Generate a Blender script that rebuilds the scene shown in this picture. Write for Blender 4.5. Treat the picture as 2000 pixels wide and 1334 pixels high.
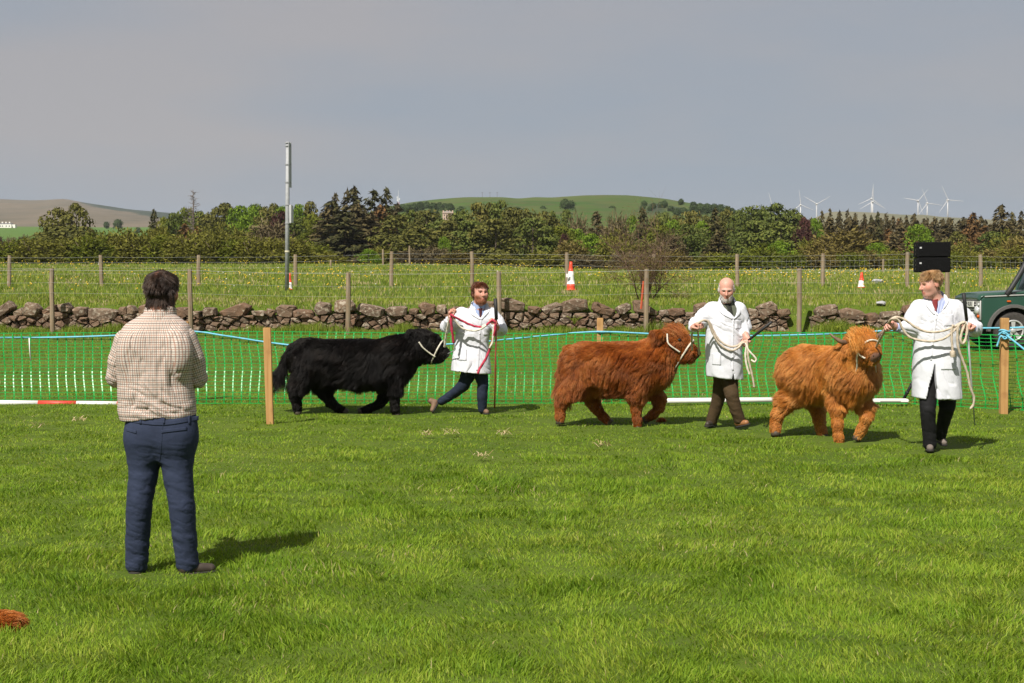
import bpy, bmesh, math, random
import numpy as np
from mathutils import Vector, Matrix
from mathutils.bvhtree import BVHTree

for _o in list(bpy.data.objects):
    bpy.data.objects.remove(_o)
scene = bpy.context.scene
COL = scene.collection
R = math.radians

# ------------------------------------------------------------------ camera
FPX, CX, CY, CAMH, HORIZON = 2900.0, 1000.0, 667.0, 1.65, 562.0
PITCH = math.atan((CY - HORIZON) / FPX)
cam_data = bpy.data.cameras.new('camera')
cam_data.sensor_width = 36.0
cam_data.lens = FPX / 2000.0 * 36.0
cam_data.clip_start = 0.1
cam_data.clip_end = 9000.0
cam = bpy.data.objects.new('camera', cam_data)
COL.objects.link(cam)
cam.location = (0, 0, CAMH)
cam.rotation_euler = (math.pi / 2 - PITCH, 0, 0)
scene.camera = cam
scene.render.resolution_x, scene.render.resolution_y = 1024, 683

# ------------------------------------------------------------------ light
SUN_ELEV, SUN_AZ = R(49.5), R(208.0)      # azimuth of the sun, clockwise from +Y
sun_data = bpy.data.lights.new('sun', 'SUN')
sun_data.energy = 5.0
sun_data.angle = R(0.55)
sun_data.color = (1.0, 0.945, 0.86)
sun = bpy.data.objects.new('sun', sun_data)
COL.objects.link(sun)
to_sun = Vector((math.sin(SUN_AZ) * math.cos(SUN_ELEV), math.cos(SUN_AZ) * math.cos(SUN_ELEV), math.sin(SUN_ELEV)))
sun.rotation_euler = (-to_sun).to_track_quat('-Z', 'Y').to_euler()
sun.location = to_sun * 50

world = bpy.data.worlds.new('World')
scene.world = world
world.use_nodes = True
wn, wl = world.node_tree.nodes, world.node_tree.links
wn.clear()
w_out = wn.new('ShaderNodeOutputWorld')
w_bg = wn.new('ShaderNodeBackground')
w_bg.inputs['Strength'].default_value = 0.1
w_sky = wn.new('ShaderNodeTexSky')
w_sky.sky_type = 'NISHITA'
w_sky.sun_disc = False
w_sky.sun_elevation = SUN_ELEV
w_sky.sun_rotation = SUN_AZ
w_sky.air_density = 1.0
w_sky.dust_density = 3.0
w_sky.altitude = 150
# a thin even veil of grey cloud lies over the clear sky
w_tc = wn.new('ShaderNodeTexCoord')
w_map = wn.new('ShaderNodeMapping')
w_map.inputs['Scale'].default_value = (1.2, 1.2, 5.0)
w_noise = wn.new('ShaderNodeTexNoise')
w_noise.inputs['Scale'].default_value = 1.6
w_noise.inputs['Detail'].default_value = 5.0
w_noise.inputs['Roughness'].default_value = 0.5
w_ramp = wn.new('ShaderNodeValToRGB')
w_ramp.color_ramp.elements[0].position = 0.42
w_ramp.color_ramp.elements[0].color = (2.16, 2.55, 3.08, 1)
w_ramp.color_ramp.elements[1].position = 0.66
w_ramp.color_ramp.elements[1].color = (2.90, 2.80, 2.90, 1)
w_mix = wn.new('ShaderNodeMix')
w_mix.data_type = 'RGBA'
w_mix.inputs['Factor'].default_value = 0.93
wl.new(w_tc.outputs['Generated'], w_map.inputs['Vector'])
wl.new(w_map.outputs['Vector'], w_noise.inputs['Vector'])
w_sep = wn.new('ShaderNodeSeparateXYZ')
w_ma = wn.new('ShaderNodeMath'); w_ma.operation = 'MULTIPLY_ADD'
w_ma.inputs[1].default_value = 1.0
wl.new(w_tc.outputs['Generated'], w_sep.inputs[0])
wl.new(w_sep.outputs['Z'], w_ma.inputs[0])
w_ad = wn.new('ShaderNodeMath'); w_ad.operation = 'ADD'; w_ad.inputs[1].default_value = -0.13
wl.new(w_noise.outputs['Fac'], w_ma.inputs[2])
wl.new(w_ma.outputs[0], w_ad.inputs[0])
wl.new(w_ad.outputs[0], w_ramp.inputs['Fac'])
wl.new(w_sky.outputs['Color'], w_mix.inputs['A'])
wl.new(w_ramp.outputs['Color'], w_mix.inputs['B'])
wl.new(w_mix.outputs['Result'], w_bg.inputs['Color'])
wl.new(w_bg.outputs['Background'], w_out.inputs['Surface'])

scene.view_settings.view_transform = 'Standard'
scene.view_settings.look = 'None'
scene.view_settings.exposure = 0.42
scene.view_settings.gamma = 1.0
scene.view_settings.use_curve_mapping = False
scene.render.engine = 'CYCLES'
scene.cycles.max_bounces = 6
scene.cycles.diffuse_bounces = 3
scene.cycles.glossy_bounces = 2
scene.cycles.transmission_bounces = 4
scene.cycles.transparent_max_bounces = 8
scene.cycles.caustics_reflective = False
scene.cycles.caustics_refractive = False

# ------------------------------------------------------------------ helpers
rng = np.random.default_rng(11)
random.seed(5)

def P(px, py, d):
    """world point seen at photograph pixel (px, py) standing d metres away"""
    a = (px - CX) / FPX
    b = (CY - py) / FPX
    dy = math.cos(PITCH) + b * math.sin(PITCH)
    dz = -math.sin(PITCH) + b * math.cos(PITCH)
    t = d / dy
    return np.array((a * t, d, CAMH + dz * t))

def V(*a):
    return np.array(a, float)

def sstep(a, b, x):
    t = np.clip((x - a) / (b - a), 0, 1)
    return t * t * (3 - 2 * t)

_tab = np.random.default_rng(3).random((32, 32, 32))
def noise3(p, seed=0):
    p = np.asarray(p, float) + seed * 7.31
    i = np.floor(p).astype(int)
    f = p - i
    f = f * f * (3 - 2 * f)
    r = 0
    for dx in (0, 1):
        wx = f[..., 0] if dx else 1 - f[..., 0]
        for dy in (0, 1):
            wy = f[..., 1] if dy else 1 - f[..., 1]
            for dz in (0, 1):
                wz = f[..., 2] if dz else 1 - f[..., 2]
                r = r + wx * wy * wz * _tab[(i[..., 0] + dx) & 31, (i[..., 1] + dy) & 31, (i[..., 2] + dz) & 31]
    return r
def fbm(p, seed=0, oct=3):
    s = 0; a = 0.5; p = np.asarray(p, float)
    for k in range(oct):
        s = s + a * noise3(p * 2 ** k, seed + k); a *= 0.5
    return s / (1 - 0.5 ** oct)

FEET = [(262, 1114, .24), (385, 1114, .34), (582, 806, .28), (672, 806, .26), (774, 810, .28), (706, 804, .26), (848, 806, .30), (946, 806, .30), (1094, 823, .28), (1187, 825, .26), (1246, 834, .28), (1268, 824, .28),
        (1388, 833, .32), (1452, 833, .32), (1515, 848, .28), (1608, 855, .28), (1640, 869, .28), (1676, 860, .28), (1817, 880, .34), (1842, 868, .30), (528, 834, .14), (1962, 808, .16)]
FEET = [(*P(x, y, FPX * CAMH / (y - HORIZON))[:2], r_) for x, y, r_ in FEET]   # where the turf is trodden flat

def ground_z(x, y):
    x = np.asarray(x, float); y = np.asarray(y, float)
    z = 0.24 * sstep(21.5, 31.0, y)
    z = z + 0.86 * sstep(45.75, 46.7, y)
    z = z + np.interp(y, [46.7, 58, 112, 150, 320, 420, 5000], [0, 0.66, 2.42, 2.75, 3.9, 4.2, 4.2])
    z = z + 0.19 * np.exp(-((x - 11.0) ** 2 / 9.0 + (y - 30.6) ** 2 / 7.0))
    u = noise3(np.stack([x * 0.9, y * 0.9, 0 * x], -1), 1) - 0.5
    v = noise3(np.stack([x * 2.3, y * 2.3, 0 * x], -1), 2) - 0.5
    z = z - (0.12 + 0.42 * sstep(-9.0, 9.0, x)) * sstep(58, 112, y)
    b = (u * 0.045 + v * 0.022) * (1 - sstep(60, 120, y))
    for fx, fy, fr in FEET:
        w = np.exp(-((x - fx) ** 2 + (y - fy + 0.05) ** 2) / (1.5 * fr) ** 2)
        b = b * (1 - w) - 0.022 * w
    return z + b

def ground_d(px, py):
    """distance at which the ground shows at this pixel (flat near field)"""
    lo, hi = 3.0, 44.0
    for _ in range(40):
        m = 0.5 * (lo + hi)
        p = P(px, py, m)
        if p[2] > ground_z(p[0], p[1]): lo = m
        else: hi = m
    return 0.5 * (lo + hi)

def mesh_np(name, verts, faces, smooth=True):
    me = bpy.data.meshes.new(name)
    if isinstance(faces, np.ndarray):
        n = faces.shape[1]
        me.vertices.add(len(verts))
        me.vertices.foreach_set('co', np.asarray(verts, np.float32).ravel())
        me.loops.add(faces.size)
        me.loops.foreach_set('vertex_index', faces.ravel().astype(np.int32))
        me.polygons.add(len(faces))
        me.polygons.foreach_set('loop_start', np.arange(0, faces.size, n, dtype=np.int32))
        me.polygons.foreach_set('loop_total', np.full(len(faces), n, np.int32))
        me.update(calc_edges=True)
    else:
        me.from_pydata([tuple(map(float, v)) for v in verts], [], [tuple(int(i) for i in f) for f in faces])
        me.update()
    if smooth:
        me.polygons.foreach_set('use_smooth', np.ones(len(me.polygons), bool))
    return me

def attr(me, name, data, kind='FLOAT'):
    a = me.attributes.new(name, kind, 'POINT')
    if kind == 'FLOAT':
        a.data.foreach_set('value', np.asarray(data, np.float32).ravel())
    elif kind == 'FLOAT_COLOR':
        d = np.ones((len(data), 4), np.float32); d[:, :3] = data
        a.data.foreach_set('color', d.ravel())
    else:
        a.data.foreach_set('vector', np.asarray(data, np.float32).ravel())

def obj(name, me, material=None, parent=None):
    o = bpy.data.objects.new(name, me)
    COL.objects.link(o)
    if material is not None:
        if len(me.materials) == 0:
            me.materials.append(material)
        else:
            o.material_slots[0].link = 'OBJECT'
            o.material_slots[0].material = material
    if parent is not None:
        o.parent = parent
        o.matrix_parent_inverse = Matrix.Translation(-Vector(parent.location))
    return o

def tag(o, label=None, category=None, group=None, kind=None):
    if label: o['label'] = label
    if category: o['category'] = category
    if group: o['group'] = group
    if kind: o['kind'] = kind
    return o

def thing(name, label, category, loc=(0, 0, 0), group=None):
    o = bpy.data.objects.new(name, None)
    COL.objects.link(o)
    o.location = tuple(float(v) for v in loc)
    o.empty_display_size = 0.2
    return tag(o, label, category, group)

# -- small mesh builder
class MB:
    def __init__(s):
        s.v = []; s.f = []
    def add(s, vs, fs):
        n = len(s.v)
        s.v.extend([tuple(map(float, q)) for q in vs])
        s.f.extend([tuple(int(i) + n for i in f) for f in fs])
        return s
    def box(s, c, size, rot=None, taper=(1, 1)):
        x, y, z = [q / 2 for q in size]
        tx, ty = taper
        vs = np.array([(-x, -y, -z), (x, -y, -z), (x, y, -z), (-x, y, -z), (-x * tx, -y * ty, z), (x * tx, -y * ty, z), (x * tx, y * ty, z), (-x * tx, y * ty, z)])
        if rot is not None:
            vs = vs @ np.array(rot).T
        vs = vs + np.array(c)
        return s.add(vs, [(3, 2, 1, 0), (4, 5, 6, 7), (0, 1, 5, 4), (1, 2, 6, 5), (2, 3, 7, 6), (3, 0, 4, 7)])
    def tube(s, pts, rad, n=8, cap=True, twist=0.0, lobes=0, lobe_amp=0.0):
        pts = np.array(pts, float); m = len(pts)
        rad = np.full(m, rad) if np.isscalar(rad) else np.array(rad, float)
        tan = np.gradient(pts, axis=0)
        tan /= np.linalg.norm(tan, axis=1)[:, None] + 1e-12
        up = V(0, 0, 1) if abs(tan[0][2]) < 0.9 else V(1, 0, 0)
        nv = np.cross(tan[0], up); nv /= np.linalg.norm(nv)
        vs = []; L = 0
        for i in range(m):
            nv = nv - tan[i] * np.dot(nv, tan[i]); nv /= np.linalg.norm(nv) + 1e-12
            b = np.cross(tan[i], nv)
            if i: L += np.linalg.norm(pts[i] - pts[i - 1])
            for k in range(n):
                a = 2 * math.pi * k / n
                r = rad[i] * (1 + lobe_amp * math.cos(lobes * (a - twist * L)) if lobes else 1)
                vs.append(pts[i] + r * (math.cos(a) * nv + math.sin(a) * b))
        fs = [(i * n + k, i * n + (k + 1) % n, (i + 1) * n + (k + 1) % n, (i + 1) * n + k) for i in range(m - 1) for k in range(n)]
        if cap:
            fs.append(tuple(range(n - 1, -1, -1))); fs.append(tuple((m - 1) * n + k for k in range(n)))
        return s.add(vs, fs)
    def lathe(s, prof, c=(0, 0, 0), n=20, axis=2, cap=True):
        vs = []
        for r, h in prof:
            for k in range(n):
                a = 2 * math.pi * k / n
                q = [r * math.cos(a), r * math.sin(a), h]
                if axis == 1: q = [q[0], q[2], q[1]]
                if axis == 0: q = [q[2], q[0], q[1]]
                vs.append(np.array(q) + np.array(c))
        m = len(prof)
        fs = [(i * n + k, i * n + (k + 1) % n, (i + 1) * n + (k + 1) % n, (i + 1) * n + k) for i in range(m - 1) for k in range(n)]
        if cap:
            fs.append(tuple(range(n - 1, -1, -1))); fs.append(tuple((m - 1) * n + k for k in range(n)))
        return s.add(vs, fs)
    def prism(s, poly, y0, y1):
        """poly in (x, z), extruded along y"""
        n = len(poly)
        vs = [(x, y0, z) for x, z in poly] + [(x, y1, z) for x, z in poly]
        fs = [tuple(range(n)), tuple(range(2 * n - 1, n - 1, -1))] + [(i, i + n, (i + 1) % n + n, (i + 1) % n) for i in range(n)]
        return s.add(vs, fs)
    def mesh(s, name, smooth=False, bevel=0.0, seg=2):
        me = mesh_np(name, s.v, s.f, smooth)
        bm = bmesh.new(); bm.from_mesh(me)
        bmesh.ops.recalc_face_normals(bm, faces=bm.faces)
        if bevel:
            es = [e for e in bm.edges if len(e.link_faces) == 2 and e.calc_face_angle(0) > 0.5]
            for f in bm.faces: f.smooth = smooth
            for f in bmesh.ops.bevel(bm, geom=es, offset=bevel, segments=seg, affect='EDGES', clamp_overlap=True)['faces']: f.smooth = True
        bm.to_mesh(me); bm.free()
        return me
    def build(s, name, material, parent=None, smooth=False, bevel=0.0):
        return obj(name, s.mesh(name, smooth, bevel), material, parent)

def spline(pts, n=8):
    """Catmull-Rom through the points, n samples each"""
    p = np.array(pts, float)
    p = np.vstack([2 * p[0] - p[1], p, 2 * p[-1] - p[-2]])
    out = []
    for i in range(1, len(p) - 2):
        for t in np.linspace(0, 1, n, endpoint=False):
            a, b, c, d = p[i - 1], p[i], p[i + 1], p[i + 2]
            out.append(0.5 * (2 * b + (c - a) * t + (2 * a - 5 * b + 4 * c - d) * t * t + (3 * b - a - 3 * c + d) * t ** 3))
    out.append(p[-2])
    return np.array(out)

# -- materials
class NT:
    def __init__(s, name):
        s.m = bpy.data.materials.new(name); s.m.use_nodes = True
        s.t = s.m.node_tree; s.t.nodes.clear()
        s.out = s.t.nodes.new('ShaderNodeOutputMaterial')
    def n(s, kind, props=None, **inp):
        q = s.t.nodes.new('ShaderNode' + kind)
        for k, v in (props or {}).items(): setattr(q, k, v)
        for k, v in inp.items():
            k = k.replace('_', ' ')
            k2 = int(k[1:]) if k[0] == 'i' and k[1:].isdigit() else k
            if isinstance(v, bpy.types.NodeSocket): s.t.links.new(v, q.inputs[k2])
            else: q.inputs[k2].default_value = v
        return q
    def link(s, a, b): s.t.links.new(a, b)
    def ramp(s, fac, stops):
        q = s.t.nodes.new('ShaderNodeValToRGB')
        e = q.color_ramp.elements
        while len(e) < len(stops): e.new(0.5)
        for el, (p, c) in zip(e, stops):
            el.position = p; el.color = (*c, 1)
        s.link(fac, q.inputs['Fac'])
        return q.outputs['Color']
    def mix(s, f, a, b, mode='MIX'):
        q = s.t.nodes.new('ShaderNodeMix'); q.data_type = 'RGBA'; q.blend_type = mode
        for i, v in (('Factor', f), ('A', a), ('B', b)):
            if isinstance(v, bpy.types.NodeSocket): s.link(v, q.inputs[i])
            elif i == 'Factor': q.inputs[i].default_value = v
            else: q.inputs[i].default_value = (*v, 1)
        return q.outputs['Result']
    def noise(s, scale, detail=3, rough=0.55, coord='Object', stretch=None, vec=None):
        if vec is None:
            vec = s.n('TexCoord').outputs[coord]
        if stretch:
            vec = s.n('Mapping', Vector=vec, Scale=stretch).outputs[0]
        return s.n('TexNoise', Vector=vec, Scale=scale, Detail=detail, Roughness=rough).outputs['Fac']
    def bump(s, h, strength=0.3, dist=0.01):
        return s.n('Bump', Height=h, Strength=strength, Distance=dist).outputs['Normal']
    def pbr(s, col, rough=0.7, normal=None, metal=0.0, spec=0.5, **kw):
        b = s.n('BsdfPrincipled', Roughness=rough, Metallic=metal)
        b.inputs['Specular IOR Level'].default_value = spec
        if isinstance(col, bpy.types.NodeSocket): s.link(col, b.inputs['Base Color'])
        else: b.inputs['Base Color'].default_value = (*col, 1)
        if normal is not None: s.link(normal, b.inputs['Normal'])
        for k, v in kw.items(): b.inputs[k.replace('_', ' ')].default_value = v
        s.link(b.outputs[0], s.out.inputs['Surface'])
        return s.m

def simple(name, c1, c2=None, rough=0.7, scale=20, bump=0.15, dist=0.005, spec=0.4, metal=0.0, stretch=None, detail=4):
    t = NT(name)
    nz = t.noise(scale, detail, stretch=stretch)
    col = t.ramp(nz, [(0.3, c1), (0.7, c2 or c1)])
    return t.pbr(col, rough, t.bump(nz, bump, dist), metal, spec)

def leafy(name, stops, trans=0.35, rnd=0.5, attr_name=None, rough=0.6):
    """leaf material: colour by object and by leaf, light shines through a little"""
    t = NT(name)
    oi = t.n('ObjectInfo')
    if attr_name:
        a = t.n('Attribute', {'attribute_name': attr_name}).outputs['Fac']
    else:
        a = t.n('NewGeometry').outputs['Random Per Island']
    fac = t.n('Math', {'operation': 'MULTIPLY_ADD'}, i0=oi.outputs['Random'], i1=rnd, i2=a).outputs[0]
    fac = t.n('Math', {'operation': 'MULTIPLY'}, i0=fac, i1=1.0 / (1 + rnd)).outputs[0]
    col = t.ramp(fac, stops)
    d = t.n('BsdfPrincipled', Roughness=rough); t.link(col, d.inputs['Base Color'])
    d.inputs['Specular IOR Level'].default_value = 0.12
    tr = t.n('BsdfTranslucent'); t.link(col, tr.inputs['Color'])
    mx = t.n('MixShader', Fac=trans); t.link(d.outputs[0], mx.inputs[1]); t.link(tr.outputs[0], mx.inputs[2])
    t.link(mx.outputs[0], t.out.inputs['Surface'])
    return t.m
# ================================================================== ground
def ground_sheet():
    ys = np.concatenate([np.arange(2.5, 26, 0.22), np.arange(26, 45.6, 0.5), np.arange(45.6, 47.0, 0.12), np.arange(47, 62, 0.6),
                         np.arange(62, 125, 2.0), np.geomspace(126, 4350, 38)])
    lat = np.sinh(np.linspace(-1, 1, 111) * 2.2) / math.sinh(2.2)
    X = lat[None, :] * (ys[:, None] * 0.85 + 6)
    Y = np.repeat(ys[:, None], len(lat), 1)
    Z = ground_z(X, Y)
    nr, nc = X.shape
    v = np.stack([X, Y, Z], -1).reshape(-1, 3)
    i = (np.arange(nr - 1)[:, None] * nc + np.arange(nc - 1)[None]).ravel()
    f = np.stack([i, i + 1, i + nc + 1, i + nc], -1)
    # the sheet goes on behind the camera
    n0 = len(v)
    w = 8.5
    v = np.vstack([v, [(-60, -60, 0), (60, -60, 0), (60, 2.5, 0), (-60, 2.5, 0)]])
    f = np.vstack([f, [(n0, n0 + 1, n0 + 2, n0 + 3)]])
    t = NT('turf_soil')
    n1 = t.noise(0.55, 5); n2 = t.noise(9, 4)
    c = t.mix(t.n('MapRange', Value=n1, i1=0.35, i2=0.65).outputs[0], (0.060, 0.100, 0.010), (0.090, 0.130, 0.015))
    c = t.mix(t.n('MapRange', Value=n2, i1=0.45, i2=0.8).outputs[0], c, (0.075, 0.095, 0.022))
    m = t.pbr(c, 0.9, t.bump(n2, 0.5, 0.03), spec=0.1)
    tag(obj('ground', mesh_np('ground', v, f), m), kind='structure')
ground_sheet()

# ------------------------------------------------------------------ hills
def hill(name, crest, D, D0, y0, mat, D2=None, seed=0, rough=0.012, cols=160, rows=34, colour=None, ease=1.0):
    """a rise of land: skyline through photograph points `crest` at distance D, its foot (pixel row y0) at D0"""
    D2 = D2 or D * 1.35
    xs = np.linspace(crest[0][0], crest[-1][0], cols)
    cy = np.interp(xs, [c[0] for c in crest], [c[1] for c in crest])
    k = np.exp(-np.linspace(-2, 2, 7) ** 2); k /= k.sum()
    cy = np.convolve(np.pad(cy, 3, mode='edge'), k, 'valid')
    vs = []; uv = []
    for r in range(rows + 8):
        if r <= rows:
            t = r / rows; d = D0 + (D - D0) * t
        else:
            t = 1 + (r - rows) / 8; d = D + (D2 - D) * (t - 1)
        for x, yc in zip(xs, cy):
            zt = P(x, yc, D)[2]; zb = P(x, y0, D0)[2]
            X = (x - CX) / FPX * d
            if r <= rows:
                z = zb + (zt - zb) * (t ** ease)
            else:
                z = zt - (zt - 5) * ((t - 1) ** 1.6)
            vs.append((X, d, z)); uv.append((x, t))
    vs = np.array(vs)
    amp = rough * D * (0.3 + 0.7 * np.sin(np.clip(np.array([u[1] for u in uv]), 0, 1) * math.pi))
    vs[:, 2] += (fbm(vs / (D * 0.05), seed, 4) - 0.5) * amp
    nc = cols
    i = (np.arange(rows + 7)[:, None] * nc + np.arange(nc - 1)[None]).ravel()
    f = np.stack([i, i + 1, i + nc + 1, i + nc], -1)
    me = mesh_np(name, vs, f)
    if colour is not None:
        attr(me, 'cover', colour(np.array(uv)))
    return tag(obj(name, me, mat), kind='structure')

def moor_mat(name, a, b, c, sc):
    t = NT(name)
    n1 = t.noise(sc, 5, stretch=(1, 0.35, 1)); n2 = t.noise(sc * 5, 4)
    cov = t.n('Attribute', {'attribute_name': 'cover'}).outputs['Fac']
    base = t.mix(t.n('MapRange', Value=n1, i1=0.38, i2=0.62).outputs[0], a, b)
    base = t.mix(t.n('MapRange', Value=n2, i1=0.4, i2=0.9).outputs[0], base, c)
    base = t.mix(cov, base, (0.035, 0.05, 0.035))
    return t.pbr(base, 0.95, spec=0.05)

def plantation(uv):     # dark block of forestry on the moor
    x, t = uv[:, 0], uv[:, 1]
    top = np.interp(x, [140, 165, 420], [1.4, 1.02, 1.02])
    low = np.interp(x, [140, 165, 230, 300, 400], [1.4, 0.9, 0.72, 0.42, 0.3])
    return sstep(-0.03, 0.05, t - low) * (x > 150)

hill('moor_hill', [(-700, 398), (-300, 394), (0, 389), (60, 391), (100, 390), (122, 387), (140, 389), (152, 393), (200, 400), (250, 408), (330, 415), (430, 424), (640, 440), (900, 455)],
     3000, 1500, 446, moor_mat('moor_grass', (0.150, 0.122, 0.085), (0.095, 0.086, 0.062), (0.165, 0.135, 0.100), 0.006), seed=3, colour=plantation, rough=0.004)
hill('pasture_hill', [(-500, 441), (0, 442), (120, 443), (200, 444), (340, 444), (500, 446), (760, 452)],
     1300, 480, 486, moor_mat('far_pasture', (0.07, 0.14, 0.028), (0.085, 0.155, 0.03), (0.10, 0.14, 0.035), 0.006), seed=9, rough=0.002)

def hill_cover(uv):
    x, t = uv[:, 0], uv[:, 1]
    q = np.stack([x * 0.02, t * 5, 0 * x], -1)
    m = sstep(0.52, 0.62, fbm(q, 5, 3))
    return 0.75 * m * (0.25 + sstep(1220, 1290, x) + sstep(850, 790, x)) * sstep(0.3, 0.5, t)
hill('green_hill', [(640, 440), (700, 420), (760, 402), (800, 395), (850, 389), (910, 384), (980, 384), (1012, 387), (1045, 384), (1080, 385), (1140, 381), (1180, 381), (1240, 383),
                    (1300, 389), (1345, 397), (1400, 401), (1440, 411), (1480, 422), (1560, 440), (1650, 455)],
     1000, 420, 470, moor_mat('hill_pasture', (0.042, 0.088, 0.018), (0.072, 0.110, 0.026), (0.105, 0.080, 0.042), 0.014), seed=21, colour=hill_cover, rough=0.006)
hill('far_moor', [(1480, 452), (1560, 440), (1590, 426), (1612, 414), (1640, 413), (1680, 414), (1720, 416), (1765, 420), (1800, 419), (1840, 424), (1900, 426), (1960, 431), (2100, 432), (2500, 425), (2900, 440)],
     2600, 1500, 452, moor_mat('far_moor_grass', (0.16, 0.15, 0.085), (0.11, 0.115, 0.06), (0.19, 0.16, 0.10), 0.006), seed=31, rough=0.004)
# land at the foot of the moors that closes the view between the trees
hill('low_pasture', [(-500, 466), (0, 470), (400, 470), (1000, 468), (1500, 462), (2100, 455), (2600, 452)],
     470, 330, 492, moor_mat('low_pasture', (0.06, 0.12, 0.025), (0.09, 0.14, 0.03), (0.12, 0.12, 0.04), 0.02), seed=41, rough=0.002)

# ================================================================== grass
def blades(name, d0, d1, n, hgt, wid, slope, seed, mat, dry=0.05, hvar=0.6, keep=None, extra=0.8, lean=0.55):
    r = np.random.default_rng(seed)
    d = np.exp(r.uniform(math.log(d0), math.log(d1), n))
    x = r.uniform(-1, 1, n) * (slope * d + extra)
    if keep is not None:
        k = keep(x, d, r); x, d = x[k], d[k]
    n = len(x)
    z = ground_z(x, d)
    q = np.stack([x, d, 0 * x], -1)
    tuft = fbm(q * V(2.1, 2.6, 1), seed, 3); tuft2 = fbm(q * 0.42 + 9, seed + 5, 2); fine = noise3(q * 5, seed + 9)
    h = hgt * (0.55 + hvar * 1.0 * sstep(0.42, 0.80, tuft) + 0.55 * fine) * r.uniform(0.45, 1.35, n) * np.clip(11.5 / d, 0.72, 0.92 if d0 < 20 else 9)
    for fx, fy, fr in FEET:
        h = h * (1 - (0.66 if fy > 10 else 0.5) * np.exp(-(((x - fx) ** 2 + (d - fy + 0.08) ** 2) / (0.8 * fr) ** 2)))
    w = wid * np.clip(d / 8.0, 0.8, 12) ** 0.62 * r.uniform(0.7, 1.3, n)
    ang = r.uniform(0, 2 * math.pi, n)
    ldir = 2 * math.pi * noise3(q * 2.2, seed + 3) * 1.5 + r.normal(0, 1.2, n)
    lm = lean * h * r.uniform(0.15, 1.25, n)
    s = np.stack([np.cos(ang), np.sin(ang), 0 * ang], -1) * (w / 2)[:, None]
    L = np.stack([np.cos(ldir) * lm, np.sin(ldir) * lm, 0 * lm], -1)
    base = np.stack([x, d, z - 0.015], -1)
    mid = base + L * 0.35; mid[:, 2] += h * 0.6
    tip = base + L; tip[:, 2] += h * r.uniform(0.85, 1.0, n)
    vs = np.stack([base - s, base + s, mid + s * 0.8, mid - s * 0.8, tip], 1).reshape(-1, 3)
    o = np.arange(n) * 5
    t1 = np.stack([o, o + 1, o + 2], -1); t2 = np.stack([o, o + 2, o + 3], -1); t3 = np.stack([o + 3, o + 2, o + 4], -1)
    me = mesh_np(name, vs, np.stack([t1, t2, t3], 1).reshape(-1, 3), smooth=False)
    tint = np.clip(0.44 + 0.28 * (tuft2 - 0.5) - 0.16 * (sstep(0.42, 0.75, tuft) - 0.4) + 0.30 * (fine - 0.5) + r.normal(0, 0.17, n), 0.02, 0.84)
    patch = sstep(0.60, 0.76, fbm(q * 0.75 + 30, seed + 2, 3))
    isdry = r.random(n) < dry * (0.4 + 5 * patch)
    tint[isdry] = r.uniform(0.88, 1.0, isdry.sum())
    attr(me, 'tint', np.repeat(tint, 5))
    return tag(obj(name, me, mat), kind='stuff')

GRASS = leafy('grass_blades', [(0.0, (0.080, 0.160, 0.012)), (0.28, (0.160, 0.270, 0.018)), (0.55, (0.232, 0.335, 0.027)), (0.82, (0.315, 0.375, 0.048)), (0.90, (0.36, 0.31, 0.11)), (1.0, (0.52, 0.44, 0.24))],
              trans=0.38, rnd=0.0, attr_name='tint', rough=0.5)
MEADOW = leafy('meadow_blades', [(0.0, (0.085, 0.145, 0.014)), (0.28, (0.175, 0.245, 0.027)), (0.55, (0.265, 0.315, 0.046)), (0.82, (0.35, 0.36, 0.08)), (0.90, (0.36, 0.31, 0.14)), (1.0, (0.50, 0.42, 0.23))],
               trans=0.30, rnd=0.0, attr_name='tint', rough=0.6)
tag(blades('lawn_grass', 4.6, 24.0, 570000, 0.049, 0.0062, 0.41, 1, GRASS, dry=0.016, lean=0.85), 'short green trampled turf of the show ring', 'grass')
tag(blades('verge_grass', 23.5, 46.0, 72000, 0.085, 0.0050, 0.42, 2, GRASS, dry=0.03), 'longer green grass between the net and the stone wall', 'grass')
def meadow_keep(x, d, r):
    return (d > 46.25)
tag(blades('meadow_grass', 46.2, 120.0, 105000, 0.20, 0.0085, 0.42, 3, MEADOW, dry=0.20, keep=meadow_keep, lean=0.45), 'tall seeding grass of the meadow behind the stone wall', 'grass')

tag(blades('bank_grass', 45.85, 50.5, 26000, 0.17, 0.0078, 0.40, 4, MEADOW, dry=0.20, lean=0.5), 'tall grass crowding the bank just behind the stone wall', 'grass')

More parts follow.
